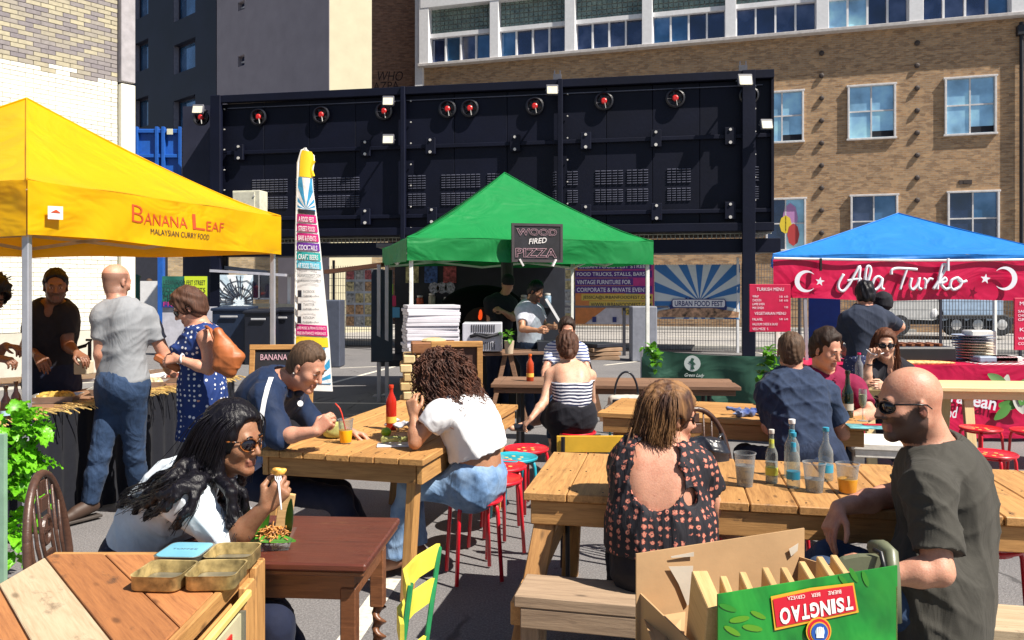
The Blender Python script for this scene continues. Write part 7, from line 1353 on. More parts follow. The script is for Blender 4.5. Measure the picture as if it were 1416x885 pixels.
for k, (px, c_) in enumerate(((537, (.3, .55, .05)), (541, (.6, .03, .12)), (546, (.1, .35, .6)))): mesh_obj('hanging_card', G().box(W(px, 400+k*16, 13.2), (.16, .01, .17)), flat('card%d' % k, c_, .5), tr)
for k, (x_, h_, c_) in enumerate(((-1.55, .16, (.5, .08, .03)), (-1.35, .20, (.45, .40, .3)), (-1.1, .13, (.12, .3, .08)), (-.9, .18, (.55, .35, .08)), (.2, .17, (.4, .38, .36)), (.4, .14, (.5, .1, .05)), (.6, .2, (.2, .3, .4)))):
    t = thing('storage_jar', ('red topped jar at the left end of', 'tall cream tub second on', 'short green tin third on', 'amber jar fourth on', 'grey tub right of the oven on', 'red tin right of the grey tub on', 'tall blue bottle at the right end of')[k]+' the trailer shelf', 'jar', (x_, 13.4, 1.32)); lathe_obj('jar_body', V(x_, 13.4, 1.32), [(.05, 0), (.06, .01), (.06, h_*.8), (.04, h_*.9)], plain('jar%d' % k, c_, .35), t, 12); lathe_obj('lid', V(x_, 13.4, 1.32+h_*.9), [(.05, 0), (.05, .03), (.02, .035)], m_bolt, t, 12)
for k, c_ in enumerate(((.5, .45, .2), (.05, .12, .35), (.45, .1, .1))): mesh_obj('pinned_print', G().box((-1.7+k*.32, 13.55, 1.85), (.22, .01, .28)), plain('pinned%d' % k, c_, .5, var=.8, nscale=20), tr)
for px, hh in ((600, .3), (611, .24), (622, .28)): mesh_obj('hanging_decoration', G().poly([W(px, 398, 13.3)+V(.09*math.cos(a), 0, .10*math.sin(a)) for a in np.linspace(0, 2*PI, 9)[:-1]], (0, .01, 0)), plain('decoration_pale', (.35, .35, .4), .5, var=.9, nscale=30), tr)
tl_ = thing('tripod_pole', 'thin grey pole on a small foot beside the pizza stall', 'pole', gp(524, 11.5)); p0 = WZ(524, 548, 0); mesh_obj('pole', G().tube([p0, V(p0.x, p0.y, 1.25)], .018, 8), MATS['post_metal'], tl_); mesh_obj('foot', G().box(p0+V(0, 0, .01), (.16, .16, .02)), MATS['post_metal'], tl_)
tl_.location = p0; [setattr(ch, 'location', ch.location+gp(524, 11.5)-p0) for ch in tl_.children]
# brick fire base with wooden frame
bk = thing('brick_stack', 'waist high stack of yellowish bricks under a wooden frame behind the curly haired woman', 'brick stack', W(575, 600, 7.4)); m_bb = brickpiece('fire_brick', [(0, (.42, .26, .11)), (.5, (.58, .40, .18)), (1, (.68, .52, .28))], .8); gx = Matrix.Rotation(.15, 3, 'Z'); base = V((590-708)/1100*7.4, 7.4, 0)
for j in range(12):
    for i in range(4):
        for d in range(2):
            o = base+gx @ V(-.19+i*.118+(.03 if j % 2 else 0), d*.23, .045+j*.083); M = gx.to_4x4() @ Matrix.Rotation((random.random()-.5)*.08, 4, 'Z'); M.translation = o; mesh_obj('brick', G().box((0, 0, 0), (.108, .215, .074), None, .009), m_bb, bk, M=M)
tb = thing('wood_tray', 'shallow wooden tray on top of the brick stack', 'tray', W(600, 480, 7.3)); mesh_obj('tray', G().box(base+V(.06, .05, 1.06), (.42, .3, .10), gx, .01), wood('tray_wood', (.30, .13, .05), (.16, .06, .03)), tb); mesh_obj('crumpled_paper', G().ell(base+V(.06, .05, 1.12), (.12, .09, .03), None, 9, 6), plain('paper_tan', (.55, .42, .22), .8), tb)
fr2 = thing('wooden_frame_board', 'pine framed board standing behind the curly haired woman', 'board', W(640, 600, 6.9)); FBd = Wall(W(600, 400, 6.95)-V(0, 0, 1.6), (1, .1, 0)); uu = FBd.uz(663, 475); 
obj_on(FBd, 'board_panel', G().box((.2, .02, .75), (.40, .015, .74)), plain('board_brown', (.07, .03, .02), .6), fr2)
for sx in (0.0, .40): obj_on(FBd, 'frame_side', G().box((sx, 0, .62), (.05, .04, 1.02), b=.004), m_pine, fr2)
obj_on(FBd, 'frame_top', G().box((.2, -.002, 1.12), (.45, .045, .05), b=.004), m_pine, fr2)
pzb = [('flat brown pizza box, lowest of the four beside the striped T-shirt woman', 0), ('flat brown pizza box, second of the four beside the striped T-shirt woman', 1), ('flat brown pizza box, third of the four beside the striped T-shirt woman', 2), ('dark lid on top of the brown pizza boxes', 3)]
for lb_, k in pzb: tag(mesh_obj('pizza_box', G().box(W(832, 488, 9.6)+V(r.uniform(-.02, .02), 0, k*.05-.05), (.40, .36, .042), Matrix.Rotation(.2*k, 3, 'Z'), .004), plain('kraft', (.32, .20, .12), .8) if k < 3 else mtd), lb_, 'pizza box', 'brown pizza boxes on the stall table')
gl_ = thing('display_case', 'sloping glass display screen beside the pizza cook', 'screen', W(770, 470, 9.7)); mesh_obj('frame', G().beam(W(757, 415, 9.8), W(790, 470, 9.8), .4, .02), m_glass, gl_); mesh_obj('edge', G().beam(W(755, 413, 9.6), W(789, 470, 9.6), .02, .03), m_white, gl_); mesh_obj('base', G().box(W(766, 478, 9.7), (.4, .4, .12)), mtd, gl_)
# --- banana stall counter
cn = thing('food_counter', 'food counter in the yellow tent draped in pleated black cloth', 'counter', (YN.x, YN.y+1.4, 0)); ca, cb_ = YN+yl*.24-yd*.35, YN+yl*.24+yd*2.55; wid = .70; H0 = .78
mesh_obj('counter_top', G().poly([ca+V(0, 0, H0), cb_+V(0, 0, H0), cb_+yl*wid+V(0, 0, H0), ca+yl*wid+V(0, 0, H0)], (0, 0, -.03)), m_dk, cn)
def drape(p, q, z0, z1, m, par, n=90, amp=.02, nm='black_skirt'):
    d = q-p; nn_ = d.cross(V(0, 0, 1)).normalized(); vs = []
    for j in range(4):
        for k in range(n+1): f = k/n; z = z1+(z0-z1)*j/3; vs.append(p+d*f+nn_*amp*(.3+.7*j/3)*math.sin(f*d.length*42+math.sin(f*17)*2)+V(0, 0, z))
    mesh_obj(nm, G().add(vs, [(j*(n+1)+k, j*(n+1)+k+1, (j+1)*(n+1)+k+1, (j+1)*(n+1)+k) for j in range(3) for k in range(n)]), m, par, True)
m_drp = cloth('black_drape', (.010, .011, .017), .9, fold=.15); drape(ca-yl*.0+(-yl)*.02, cb_+(-yl)*.02, .02, H0-.004, m_drp, cn); drape(cb_-yl*.0, cb_+yl*wid, .02, H0-.004, m_drp, cn, 20); drape(ca+yl*wid, ca, .02, H0-.004, m_drp, cn, 20)
m_straw = plain('straw_mat', (.58, .40, .14), .8, var=.5, nscale=30); g = G(); r = random.Random(6)
for k in range(210): f = r.random(); o = ca.lerp(cb_, f)+yl*r.uniform(-.06, .16)+V(0, 0, H0+.006+r.random()*.012); d = (-yl+yd*r.uniform(-.35, .35)).normalized(); g.tube([o, o+d*.10+V(0, 0, .004), o+d*.17-V(0, 0, .015)], .004, 4)
mesh_obj('straw_fringe', g, m_straw, cn)['kind'] = 'stuff'
def onc(f, w_, z=0): return ca.lerp(cb_, f)+yl*wid*w_+V(0, 0, H0+z)
tray_m = plain('foil_tray', (.50, .50, .50), .3, .7, var=.2); food_c = [(.35, .12, .03), (.42, .28, .06), (.12, .18, .03), (.5, .4, .25), (.20, .05, .03)]
def foodtray(label, c, a, b, col, rz, par=None, h=.05, m=None):
    t = thing('food_tray', label, 'food tray', c); M = Matrix.Rotation(rz, 3, 'Z'); P = [(-a, -b), (a, -b), (a, b), (-a, b)]
    mesh_obj('tray', G().add([c+M @ V(x*.85, y*.85, .002) for x, y in P]+[c+M @ V(x, y, h) for x, y in P]+[c+M @ V(x*1.07, y*1.07, h) for x, y in P], [(3, 2, 1, 0)]+[(i, (i+1) % 4, 4+(i+1) % 4, 4+i) for i in range(4)]+[(4+i, 4+(i+1) % 4, 8+(i+1) % 4, 8+i) for i in range(4)]), m or tray_m, t)
    S = SDF(); r = random.Random(int(c.x*1000)); S.cap(c+M @ V(-a*.5, 0, h*.35), c+M @ V(a*.5, 0, h*.35), min(a, b)*.5, k=.03)
    for _ in range(9): S.ell(c+M @ V(r.uniform(-.6, .6)*a, r.uniform(-.5, .5)*b, h*.7), (.028, .022, .02), None, k=.012)
    sdf_obj('food', S, plain('food_%d' % (abs(int(col[0]*1000))), col, .5, var=.7, nscale=40), t, .011, fold=.006, freq=60)
for k, (f, w_) in enumerate(((.22, .35), (.40, .45), (.57, .35), (.72, .4), (.86, .35))): foodtray(('steel tray of brown curry nearest the tent corner post', 'steel tray of yellow rice on the food counter', 'steel tray of green vegetables in front of the server in black', 'steel tray of noodles beside the man in the grey T-shirt', 'steel tray of dark sauce in front of the woman in the polka dot dress')[k], onc(f, w_, .002), .15, .12, food_c[k], .24)
nk = thing('napkin_block', 'block of cream napkins under the hand of the server in black', 'napkins', W(116, 517, 6.1)); mesh_obj('napkin_stack', G().box(W(116, 508, 6.1), (.11, .09, .10), None, .006), plain('napkin_cream', (.55, .48, .35), .8), nk)
for lb_, px in (('brown beer bottle with a pale blue label at the left edge of the counter', 8), ('second brown bottle right beside the tent corner post', 22)): bottle(lb_, WZ(px, 582 if px < 10 else 574, H0), .22, .03, m_brnG, flat('label_paleblue', (.35, .5, .62), .4), m_brnG, None)
hb = thing('back_table', 'second trestle table with white trays behind the counter in the yellow tent', 'table', (-4.4, 6.6, 0)); board('tabletop', (-4.9, 6.2, .82), (-3.0, 7.6, .82), .5, .03, m_white, hb)
for x, y in ((-4.8, 6.3), (-3.1, 7.5)): mesh_obj('leg', G().tube([(x, y, .8), (x, y, 0)], .02, 6), mbk, hb)
tp = thing('tape_gun', 'black handled tape dispenser standing by the napkins', 'dispenser', W(122, 480, 6.4)); mesh_obj('arm', G().tube([W(104, 482, 6.4), W(118, 478, 6.4), W(124, 472, 6.4), W(124, 500, 6.4)], .014, 6).tube([W(119, 470, 6.4), W(127, 470, 6.4)], .01, 5), mbk, tp, True)
# A-board
AB = Wall(W(343, 400, 6.7)-V(0, 0, 1.6), (1, .06, 0)); ab = thing('a_board', 'wood framed black chalkboard sign behind the man in the navy hoodie', 'sign', AB.P); u1_ = .50; tilt = Matrix.Rotation(R(-8), 4, 'X')
def abo(nm, g, m): M = AB.M.copy() @ tilt; M.translation = AB.P; return mesh_obj(nm, g, m, ab, M=M)
abo('panel', G().box((u1_/2, 0, .60), (u1_, .012, 1.0)), m_chalk); abo('frame_side', G().box((0, -.005, .56), (.045, .03, 1.12), b=.004), m_pine); abo('frame_side', G().box((u1_, -.005, .56), (.045, .03, 1.12), b=.004), m_pine); abo('frame_top', G().box((u1_/2, -.006, 1.11), (u1_+.05, .032, .045), b=.004), m_pine); abo('frame_bottom', G().box((u1_/2, -.006, .10), (u1_, .032, .045), b=.004), m_pine)
MT = AB.M.copy() @ tilt
def at_(u, z): q = MT.to_3x3() @ V(u, -.012, z); return AB.P+q
for s_, z, h, w_, m_ in (('BANANA LEAF', 1.0, .05, .36, m_ch1), ('SPICY NOODLES', .86, .05, .38, flat('chalk_yellow', (.65, .55, .12), .9)), ('CURRY & RICE', .75, .045, .36, m_ch2), ('ROTI 5', .64, .045, .2, m_ch2)): text(s_, at_(.07, z), at_(.07+w_, z)-at_(.07, z), at_(.07, z+h)-at_(.07, z), m_, ab)
# --- grill stall at the right: red cloth table, pans, plates
gs = thing('grill_counter', 'grill stall counter with a dark red printed cloth', 'counter', (4.9, 8.6, 0)); cx0, cx1, cy0 = 3.10, 6.3, 8.35; mesh_obj('counter_top', G().box(((cx0+cx1)/2, cy0+.42, .79), (cx1-cx0, .84, .03)), MATS['menu_red'], gs)
g = G(); vs = []
for j in range(5):
    for k in range(61): vs.append((cx0+(cx1-cx0)*k/60, cy0-.02+.012*math.sin(k*.8+j)*j/4, .80-.76*j/4))
mesh_obj('red_cloth', g.add(vs, [(j*61+k, j*61+k+1, (j+1)*61+k+1, (j+1)*61+k) for j in range(4) for k in range(60)]), m_redb, gs, True)
RC = Wall((3.1, cy0-.055, 0), (1, 0, 0))
for st_ in ([(880, 610), (893, 600), (905, 612), (896, 640)],): pass
a_ = RC.px(1316, 558); text('Mediterranean', RC.px(1238, 541), RC.px(1376, 568)-RC.px(1238, 541), V(.03, 0, .14), m_sc, gs, bold=.02); text('food', RC.px(1296, 580), RC.px(1322, 578)-RC.px(1296, 580), V(.02, 0, .12), m_sc, gs, bold=.01)
for k in range(7): blade(RC.px(1380+k*5, 560-(k % 3)*14, .01+k*.003), (math.cos(k*1.3), 0, math.sin(k*1.3)), (0, -1, 0), .05, .22, flat('leafprint_%d' % (k % 3), [(.08, .25, .05), (.5, .5, .45), (.15, .3, .1)][k % 3], .6), gs, .02, 'leaf_print')
m_ging, t, b = nodes('gingham'); c = N(t, 'ShaderNodeTexCoord'); ck = N(t, 'ShaderNodeTexChecker'); ck.inputs['Scale'].default_value = 26; ck.inputs['Color1'].default_value = (.62, .60, .60, 1); ck.inputs['Color2'].default_value = (.55, .08, .12, 1); L(t, c.outputs['Object'], ck.inputs[0]); L(t, ck.outputs[0], b.inputs['Base Color']); b.inputs['Roughness'].default_value = .8
mesh_obj('gingham_cloth', G().box((5.6, cy0+.40, .809), (1.35, .80, .008)), m_ging, gs)
gr = thing('grill', 'black flat grill with skewers on the grill stall counter', 'grill', (4.35, 8.75, .81)); mesh_obj('grill_body', G().box((4.25, 8.78, .90), (1.05, .5, .16), None, .02), mbk, gr)
for k in range(9): mesh_obj('skewer', G().beam((3.85+k*.1, 8.62, .995), (3.87+k*.1, 8.95, .995), .035, .025), plain('meat_brown', (.28, .10, .04), .5, var=.6, nscale=30), gr)
mesh_obj('front_food', G().ell((4.2, 8.42, .82), (.5, .05, .03)), plain('salad_tan', (.60, .35, .12), .6, var=.6, nscale=40), gr, True)
sp = W(1345, 478, 8.8); 
for k in range(9): pr_ = thing('plate', ('lowest', 'second', 'third', 'fourth', 'fifth', 'sixth', 'seventh', 'eighth', 'topmost')[k]+' plate of the pile on the grill stall counter', 'plate', (sp.x, sp.y, .84+k*.03)); lathe_obj('plate', V(sp.x+.01*math.sin(k*2), sp.y, .83+k*.030), [(.08, 0), (.20, .02), (.21, .028), (.195, .024), (.08, .008)], plain('plate_%s' % ('cream' if k < 6 else 'grey'), (.58, .52, .42) if k < 6 else (.28, .32, .40), .5), pr_, 24)
for lb_, px, py, c_, w_ in (('pale blue lidded box on the gingham cloth', 1366, 500, (.22, .28, .38), .30), ('white foam tray on the gingham cloth', 1390, 500, (.65, .63, .6), .26), ('red and white carton by the gingham cloth front edge', 1385, 512, (.42, .12, .16), .25), ('white paper stack behind the plates', 1380, 464, (.66, .63, .58), .28)):
    t = thing('food_container', lb_, 'container', W(px, py, 8.6)); mesh_obj('container_box', G().box(V(W(px, py, 8.6).x, 8.6 if py > 470 else 8.95, .85 if py > 470 else .98), (w_, .2, .06 if py > 470 else .32), None, .012), plain('cont%d' % px, c_, .5), t)
bottle('squeezy bottle with a pink cap beside the maroon polo man', W(1188, 523, 6.3), .2, .03, glassy('pale_plastic', (.8, .8, .85), .4), None, flat('cap_pink', (.7, .02, .12), .4), None); bottle('orange capped bottle in front of the woman in sunglasses', V(W(1243, 510, 6.95).x, 7.2, .75), .26, .034, flat('sauce_pale', (.65, .42, .12), .3), None, flat('cap_orange', (.75, .14, .02), .35), None, neck=.22)
# ================================================================ PEOPLE
def P(px, py, Y): return np.array(W(px, py, Y))
m_hair = lambda name, c, c2=None, rough=.38: hairmat(name, c, c2, rough)
def hairmat(name, c, c2=None, rough=.62):
    m, t, b = nodes(name); v = coords(t, (1, 1, .12), False); n = noise(t, v, 90, 4); col = ramp(t, n, [(.3, tuple(x*.45 for x in c)), (.65, c)])
    if c2: col = mixc(t, ramp(t, noise(t, coords(t, (1, 1, .35), False), 16, 4), [(.42, (0, 0, 0)), (.6, (1, 1, 1))]), col, c2)
    L(t, col, b.inputs['Base Color']); b.inputs['Roughness'].default_value = rough; b.inputs['Specular IOR Level'].default_value = .28; bump(t, b, n, .8, .006); MATS[name] = m; return m
H_blk = hairmat('hair_black', (.006, .005, .009), None, .42); H_dark = hairmat('hair_dark', (.035, .018, .012)); H_curl = hairmat('hair_dark_brown', (.060, .026, .019), (.12, .048, .030), .5); H_brn = hairmat('hair_brown', (.10, .045, .028)); H_blo = hairmat('hair_highlight', (.08, .036, .024), (.25, .125, .05)); H_lt = hairmat('hair_light_brown', (.105, .06, .036)); H_cm = hairmat('hair_chestnut', (.13, .045, .02))
S_pale = paint_skin('skin_pale', (.60, .35, .24)); S_pink = paint_skin('skin_pink', (.55, .275, .185)); S_tan = paint_skin('skin_tan', (.43, .215, .125)); S_brown = paint_skin('skin_brown', (.30, .145, .08)); S_dk = paint_skin('skin_deep', (.19, .085, .05))
def denim(name, c, c2): return cloth(name, c, .8, .25, .4, 200, c2, 9)
D_mid = denim('denim_mid', (.018, .038, .085), (.035, .065, .135)); D_lt = denim('denim_light', (.12, .22, .40), (.26, .38, .56)); D_dk = denim('denim_dark', (.010, .018, .042), (.018, .03, .07)); C_blk = cloth('black_cloth', (.012, .012, .018), .85); C_nv = cloth('dark_trousers', (.010, .014, .035), .85)
m_lens = flat('lens_dark', (.006, .005, .010), .05, spec=.8); m_blkp = flat('frame_black', (.01, .01, .012), .25)
m_tort, t, b = nodes('tortoiseshell'); v = coords(t, (1, 1, 1), False); L(t, ramp(t, noise(t, v, 90, 3), [(.42, (.02, .008, .004)), (.6, (.28, .09, .02))]), b.inputs['Base Color']); b.inputs['Roughness'].default_value = .2; MATS['tortoiseshell'] = m_tort
def stripes(name, c1, c2, per, axis=2, duty=.5, soft=0):
    m, t, b = nodes(name); c = N(t, 'ShaderNodeTexCoord'); s = N(t, 'ShaderNodeSeparateXYZ'); L(t, c.outputs['Object'], s.inputs[0]); n = noise(t, c.outputs['Object'], 7, 2); ma = N(t, 'ShaderNodeMath', operation='MULTIPLY_ADD'); L(t, n, ma.inputs[0]); ma.inputs[1].default_value = .035; L(t, s.outputs[axis], ma.inputs[2])
    d = N(t, 'ShaderNodeMath', operation='DIVIDE'); L(t, ma.outputs[0], d.inputs[0]); d.inputs[1].default_value = per; f = N(t, 'ShaderNodeMath', operation='FRACT'); L(t, d.outputs[0], f.inputs[0]); L(t, ramp(t, f.outputs[0], [(duty-.04, c1), (duty+.04, c2)]), b.inputs['Base Color']); b.inputs['Roughness'].default_value = .85; bump(t, b, noise(t, c.outputs['Object'], 8, 3), .35, .04); MATS[name] = m; return m
def dots(name, base, dot, sc, r_):
    m, t, b = nodes(name); c = N(t, 'ShaderNodeTexCoord'); vo = N(t, 'ShaderNodeTexVoronoi'); L(t, c.outputs['Object'], vo.inputs['Vector']); vo.inputs['Scale'].default_value = sc; vo.inputs['Randomness'].default_value = .35; L(t, ramp(t, vo.outputs['Distance'], [(r_, dot), (r_+.03, base)]), b.inputs['Base Color']); b.inputs['Roughness'].default_value = .8; bump(t, b, noise(t, coords(t, (1, 1, .3), False), 9, 3), .4, .05); MATS[name] = m; return m
def floral(name):
    m, t, b = nodes(name); c = N(t, 'ShaderNodeTexCoord'); n0 = N(t, 'ShaderNodeTexNoise'); L(t, c.outputs['Object'], n0.inputs['Vector']); n0.inputs['Scale'].default_value = 110; a = N(t, 'ShaderNodeVectorMath', operation='MULTIPLY_ADD'); L(t, n0.outputs['Color'], a.inputs[0]); a.inputs[1].default_value = (.018, .018, .018); L(t, c.outputs['Object'], a.inputs[2])
    vo = N(t, 'ShaderNodeTexVoronoi'); L(t, a.outputs[0], vo.inputs['Vector']); vo.inputs['Scale'].default_value = 35; vo.inputs['Randomness'].default_value = .3
    L(t, ramp(t, vo.outputs['Distance'], [(.08, (.06, .008, .012)), (.14, (.62, .26, .18)), (.30, (.48, .14, .10)), (.37, (.008, .007, .013))]), b.inputs['Base Color']); b.inputs['Roughness'].default_value = .8; bump(t, b, noise(t, coords(t, (1, 1, .12), False), 26, 3), .5, .03); MATS[name] = m; return m
UP = np.array([0, 0, 1.])

def patch_on(ob, path, wpx, m, par, name):      # a strip of cloth lying on the modelled surface along a line
    q0 = pmat(ob.parent).translation; e = Vector((0, 0, EYE)); vs = []; rows = []
    for i in range(len(path)-1):
        for k in range(6):
            f = k/6; x = path[i][0]*(1-f)+path[i+1][0]*f; y = path[i][1]*(1-f)+path[i+1][1]*f; row = []
            for o in (-.5, -.17, .17, .5):
                d = Vector(((x+o*wpx-CX)/F, 1, -(y-HZ)/F)).normalized(); hit, loc, nn, _ = ob.ray_cast(e-q0, d)
                if hit: row.append(loc+q0+nn*.003)
            if len(row) == 4: rows.append(row)
    for r_ in rows: vs += r_
    if len(rows) > 1: mesh_obj(name, G().add(vs, [(k*4+i, k*4+i+1, k*4+i+5, k*4+i+4) for k in range(len(rows)-1) for i in range(3)]), m, par, True)
# 1 --- woman with long black hair eating at the red table
J = dict(s=.93, hs=.95, f=(.94, -.33, -.12), tf=(.97, -.2, 0), hd=P(323, 607, 2.74), nk=P(282, 660, 2.78), pel=P(202, 800, 2.92)+[0, 0, .02], mid=P(222, 718, 2.90), bw=.96, ab=.98, bust=.05, belly=.03,
    shR=P(258, 692, 2.62), elR=P(318, 752, 2.60), wrR=P(368, 700, 2.56), shL=P(285, 668, 3.02), elL=P(350, 742, 3.0), wrL=P(372, 752, 2.86),
    knR=P(380, 862, 2.62), anR=(-.75, 2.62, .10), knL=P(376, 850, 2.90), anL=(-.72, 2.9, .10), hdR=dict(d=(.55, -.05, .62), n=(.1, -.9, -.3), curls=(.75, .8, .9, 1.0), thumb=.9), hdL=dict(curl=.5, n=(0, .5, .8)), noeyes=False, browm=H_blk, paint=dict(lip=(.30, .07, .06)))
person('woman with long black hair and brown sunglasses eating with a plastic fork', J, S_brown)
C_pale = cloth('pale_blue_top', (.60, .66, .72), .85, .06, .25, foldscale=9); shirt(J, C_pale, t=.021, frac=1.02, lo=-.05, h=.009, fold=.011, freq=16, neck=.075, flare=.012)
trousers(J, C_nv)
hair_short(J, H_blk, thick=.018, front=.082, side=-.09, back=-.20, top=.006, seed=2)
p = hfr(J); G1 = []
for q_ in (-1, 1):
    for k in range(5): st = p(.055-.028*k, q_*.035, .118-.01*abs(k-2)); G1.append([st, p(.035-.03*k, q_*.092, .05), p(.01-.035*k, q_*.10, -.06), p(-.01-.04*k, q_*.095, -.16)])
locks(J, G1, H_blk, n=55, r0=.0024, jit=.012, sides=3, seed=4, name='hair_crown_locks')
sh = J['shR']; bk_ = J['nk']
GL = [[p(-.06, .06, .06), p(-.10, .07, -.05), P(262, 668, 2.60), P(222, 690, 2.62), P(190, 705, 2.60)], [p(-.08, .03, .04), p(-.13, .05, -.06), P(240, 664, 2.72), P(205, 690, 2.74), P(168, 700, 2.72)], [p(-.04, .075, .02), p(-.03, .08, -.10), P(276, 668, 2.54), P(262, 700, 2.50), P(240, 728, 2.50)],
      [p(-.09, 0, .06), p(-.15, .0, -.05), P(240, 652, 2.86), P(206, 672, 2.88), P(178, 690, 2.86)], [p(.0, .08, .0), p(.0, .08, -.10), P(318, 680, 2.60), P(325, 720, 2.58), P(328, 748, 2.56)], [p(-.02, .08, .0), p(-.02, .085, -.12), P(305, 690, 2.62), P(318, 730, 2.66)],
      [p(-.06, .05, .08), p(-.12, .06, 0), P(268, 648, 2.66), P(240, 668, 2.64), P(205, 684, 2.66)], [p(-.05, .07, .0), p(-.09, .085, -.10), P(250, 680, 2.56), P(230, 700, 2.53), P(205, 712, 2.53)], [p(.02, -.08, .0), p(.0, -.08, -.12), P(325, 690, 2.84), P(338, 735, 2.80)], [p(.01, .08, -.02), p(.01, .075, -.12), P(335, 680, 2.68), P(342, 715, 2.70)]]
SHT = [c for c in COL.objects if c.parent == J['root'] and c.name.startswith('shirt')][0]
def snap(q, ob, off=.014):
    q = Vector([float(x) for x in q]); e = Vector((0, 0, EYE)); o0 = pmat(ob.parent).translation; hit, loc, nn, _ = ob.ray_cast(e-o0, (q-e).normalized())
    return A_(loc+o0+nn*off) if hit and abs((loc+o0-q).length) < .25 else A_(q)
GL = [[A_(q) for q in g_[:2]]+[snap(q, SHT) for q in g_[2:]] for g_ in GL]
def dens(g_): return g_[:2]+[x for i in range(2, len(g_)) for x in ((snap((g_[i-1]+g_[i])/2, SHT), g_[i]) if i > 2 else (g_[i],))]
GL = [dens(g_) for g_ in GL]; hair_mass(J, [g_ for i, g_ in enumerate(GL) if i not in (3, 6)], H_blk, .020, .006, wave=.012, name='long_hair', amp=.005); locks(J, GL, H_blk, n=30, r0=.0018, jit=.009, curl=.006, cf=6, seed=5, taper=.5, name='hair_long_locks', segs=24, sides=4); shades(J, m_tort, m_lens, wide=.004)
wr = A_(J['wrR']); fk = thing('plastic_fork', 'white plastic fork with a bite of food held by the woman with black hair', 'fork', wr.tolist()); f0, f1 = P(389, 705, 2.50), P(384, 655, 2.56); pts = [f0+(f1-f0)*q for q in (0, .4, .75)]; g = G().tube(pts, [.003, .0035, .004], 6)
for o in (-.009, -.003, .003, .009): g.tube([f0+(f1-f0)*.75+[o*.3, 0, 0], f0+(f1-f0)*.84+[o, 0, 0], f1+[o, 0, 0]], .0018, 5)
mesh_obj('fork_body', g, m_white, fk, True); S = SDF(); [S.ell(f1+np.array(o), (.011, .009, .008), None, k=.004) for o in ((0, 0, .0), (.013, 0, .003), (-.013, 0, .006), (.003, 0, .012), (.018, .004, .010), (-.006, -.006, .014))]; sdf_obj('bite_of_food', S, plain('food_gold', (.66, .34, .06), .4, var=.5, nscale=60), fk, .004)

# 2 --- man in the navy hoodie
J = dict(s=1.0, hs=1.05, f=(.82, -.30, -.48), tf=(.95, -.25, 0), hd=P(424, 507, 4.38), nk=P(385, 528, 4.46)+[0, 0, .0], pel=P(334, 656, 4.55), mid=P(352, 586, 4.56), bw=1.0, ab=1.0,
    shR=P(367, 552, 4.26), elR=P(386, 604, 4.18), wrR=P(437, 597, 4.12), shL=P(402, 548, 4.68), elL=P(440, 592, 4.72), wrL=P(486, 598, 4.56), knR=P(470, 690, 4.35), knL=P(470, 680, 4.75), anR=(-.85, 4.35, .1), anL=(-.88, 4.8, .1),
    hdR=dict(d=(.55, .1, .55), n=(-.3, -.85, .3), curls=(.6, .75, .9, 1.1), s=1.05, thumb=.8), hdL=dict(d=(.9, -.2, -.15), n=(.1, .3, .9), curl=.45), browm=H_lt, paint=dict(stub=(.16, .09, .06, .55)))
person('man in a navy hoodie with white sleeve stripes eating at the long pine table', J, S_pink)
C_hood = cloth('hoodie_navy', (.008, .020, .058), .7, .15, .3); shirt(J, C_hood, t=.030, frac=1.15, lo=-.05, fold=.012, freq=12, neck=.072, flare=.012, seed=4)
S = SDF(); nk = J['nk']; [S.cap(nk+J['lat']*a+UP*b-J['fwd']*c, nk+J['lat']*a2+UP*b2-J['fwd']*c2, .038, .036, k=.03) for a, b, c, a2, b2, c2 in ((-.09, -.01, .0, -.06, -.02, .09), (.09, -.01, .0, .06, -.02, .09), (-.06, -.02, .09, .06, -.02, .09), (-.09, -.01, 0, -.05, -.06, -.09), (.09, -.01, 0, .05, -.06, -.09))]; sdf_obj('hood', S, C_hood, J['root'], .009, fold=.008, freq=22)
def sleeve_stripe(J, q, t, m, toward, w_=.016, a0=.08, a1=.98, name='sleeve_stripe'):
    a, e = A_(J['sh'+q]), A_(J['el'+q]); d = e-a; n = unit(toward); n = unit(n-d*(n@d)/(d@d)); s_ = unit(np.cross(d, n)); vs = []; b = J.get('ab', 1)*J['s']; K = 12
    for k in range(K+1):
        f = a0+(a1-a0)*k/K; r_ = (.054+(.040-.054)*f)*b+t+.006+.010*(1-f)
        for o in (-1, -.33, .33, 1): vs.append(a+d*f+unit(n+s_*o*w_/r_)*r_)
    mesh_obj(name, G().add(vs, [(k*4+i, k*4+i+1, k*4+i+5, k*4+i+4) for k in range(K) for i in range(3)]), m, J['root'], True)
HOOD = [c for c in COL.objects if c.parent == J['root'] and c.name.startswith('shirt')][0]; patch_on(HOOD, [(375, 522), (370, 536), (366, 552), (363, 570), (361, 592)], 6.5, cloth('stripe_white', (.7, .7, .72), .8), J['root'], 'sleeve_stripe'); trousers(J, C_nv); hair_short(J, H_lt, thick=.004, front=.118, side=.045, back=-.10, amp=.002, top=.008, seed=7)
S = SDF(); p = hfr(J); S.ell(p(-.012, 0, .085), (.084*J['hs'], .062*J['hs'], .044*J['hs']), np.stack([J['f'], J['r'], J['u']], 1)); sdf_obj('hair_top', S, H_lt, J['root'], .006, disp=streak(J['f'], J['u'], 3, 260, .005))
mesh_obj('chest_badge', G().lathe(P(415, 558, 4.30), [(.016, 0), (.016, .004), (.004, .005)], 12, (.5, -.8, .2)), m_white, J['root']); mesh_obj('ear_stud', G().ell(p(.0, .094, -.03), (.004, .004, .004), None, 8, 6), m_bolt, J['root'])

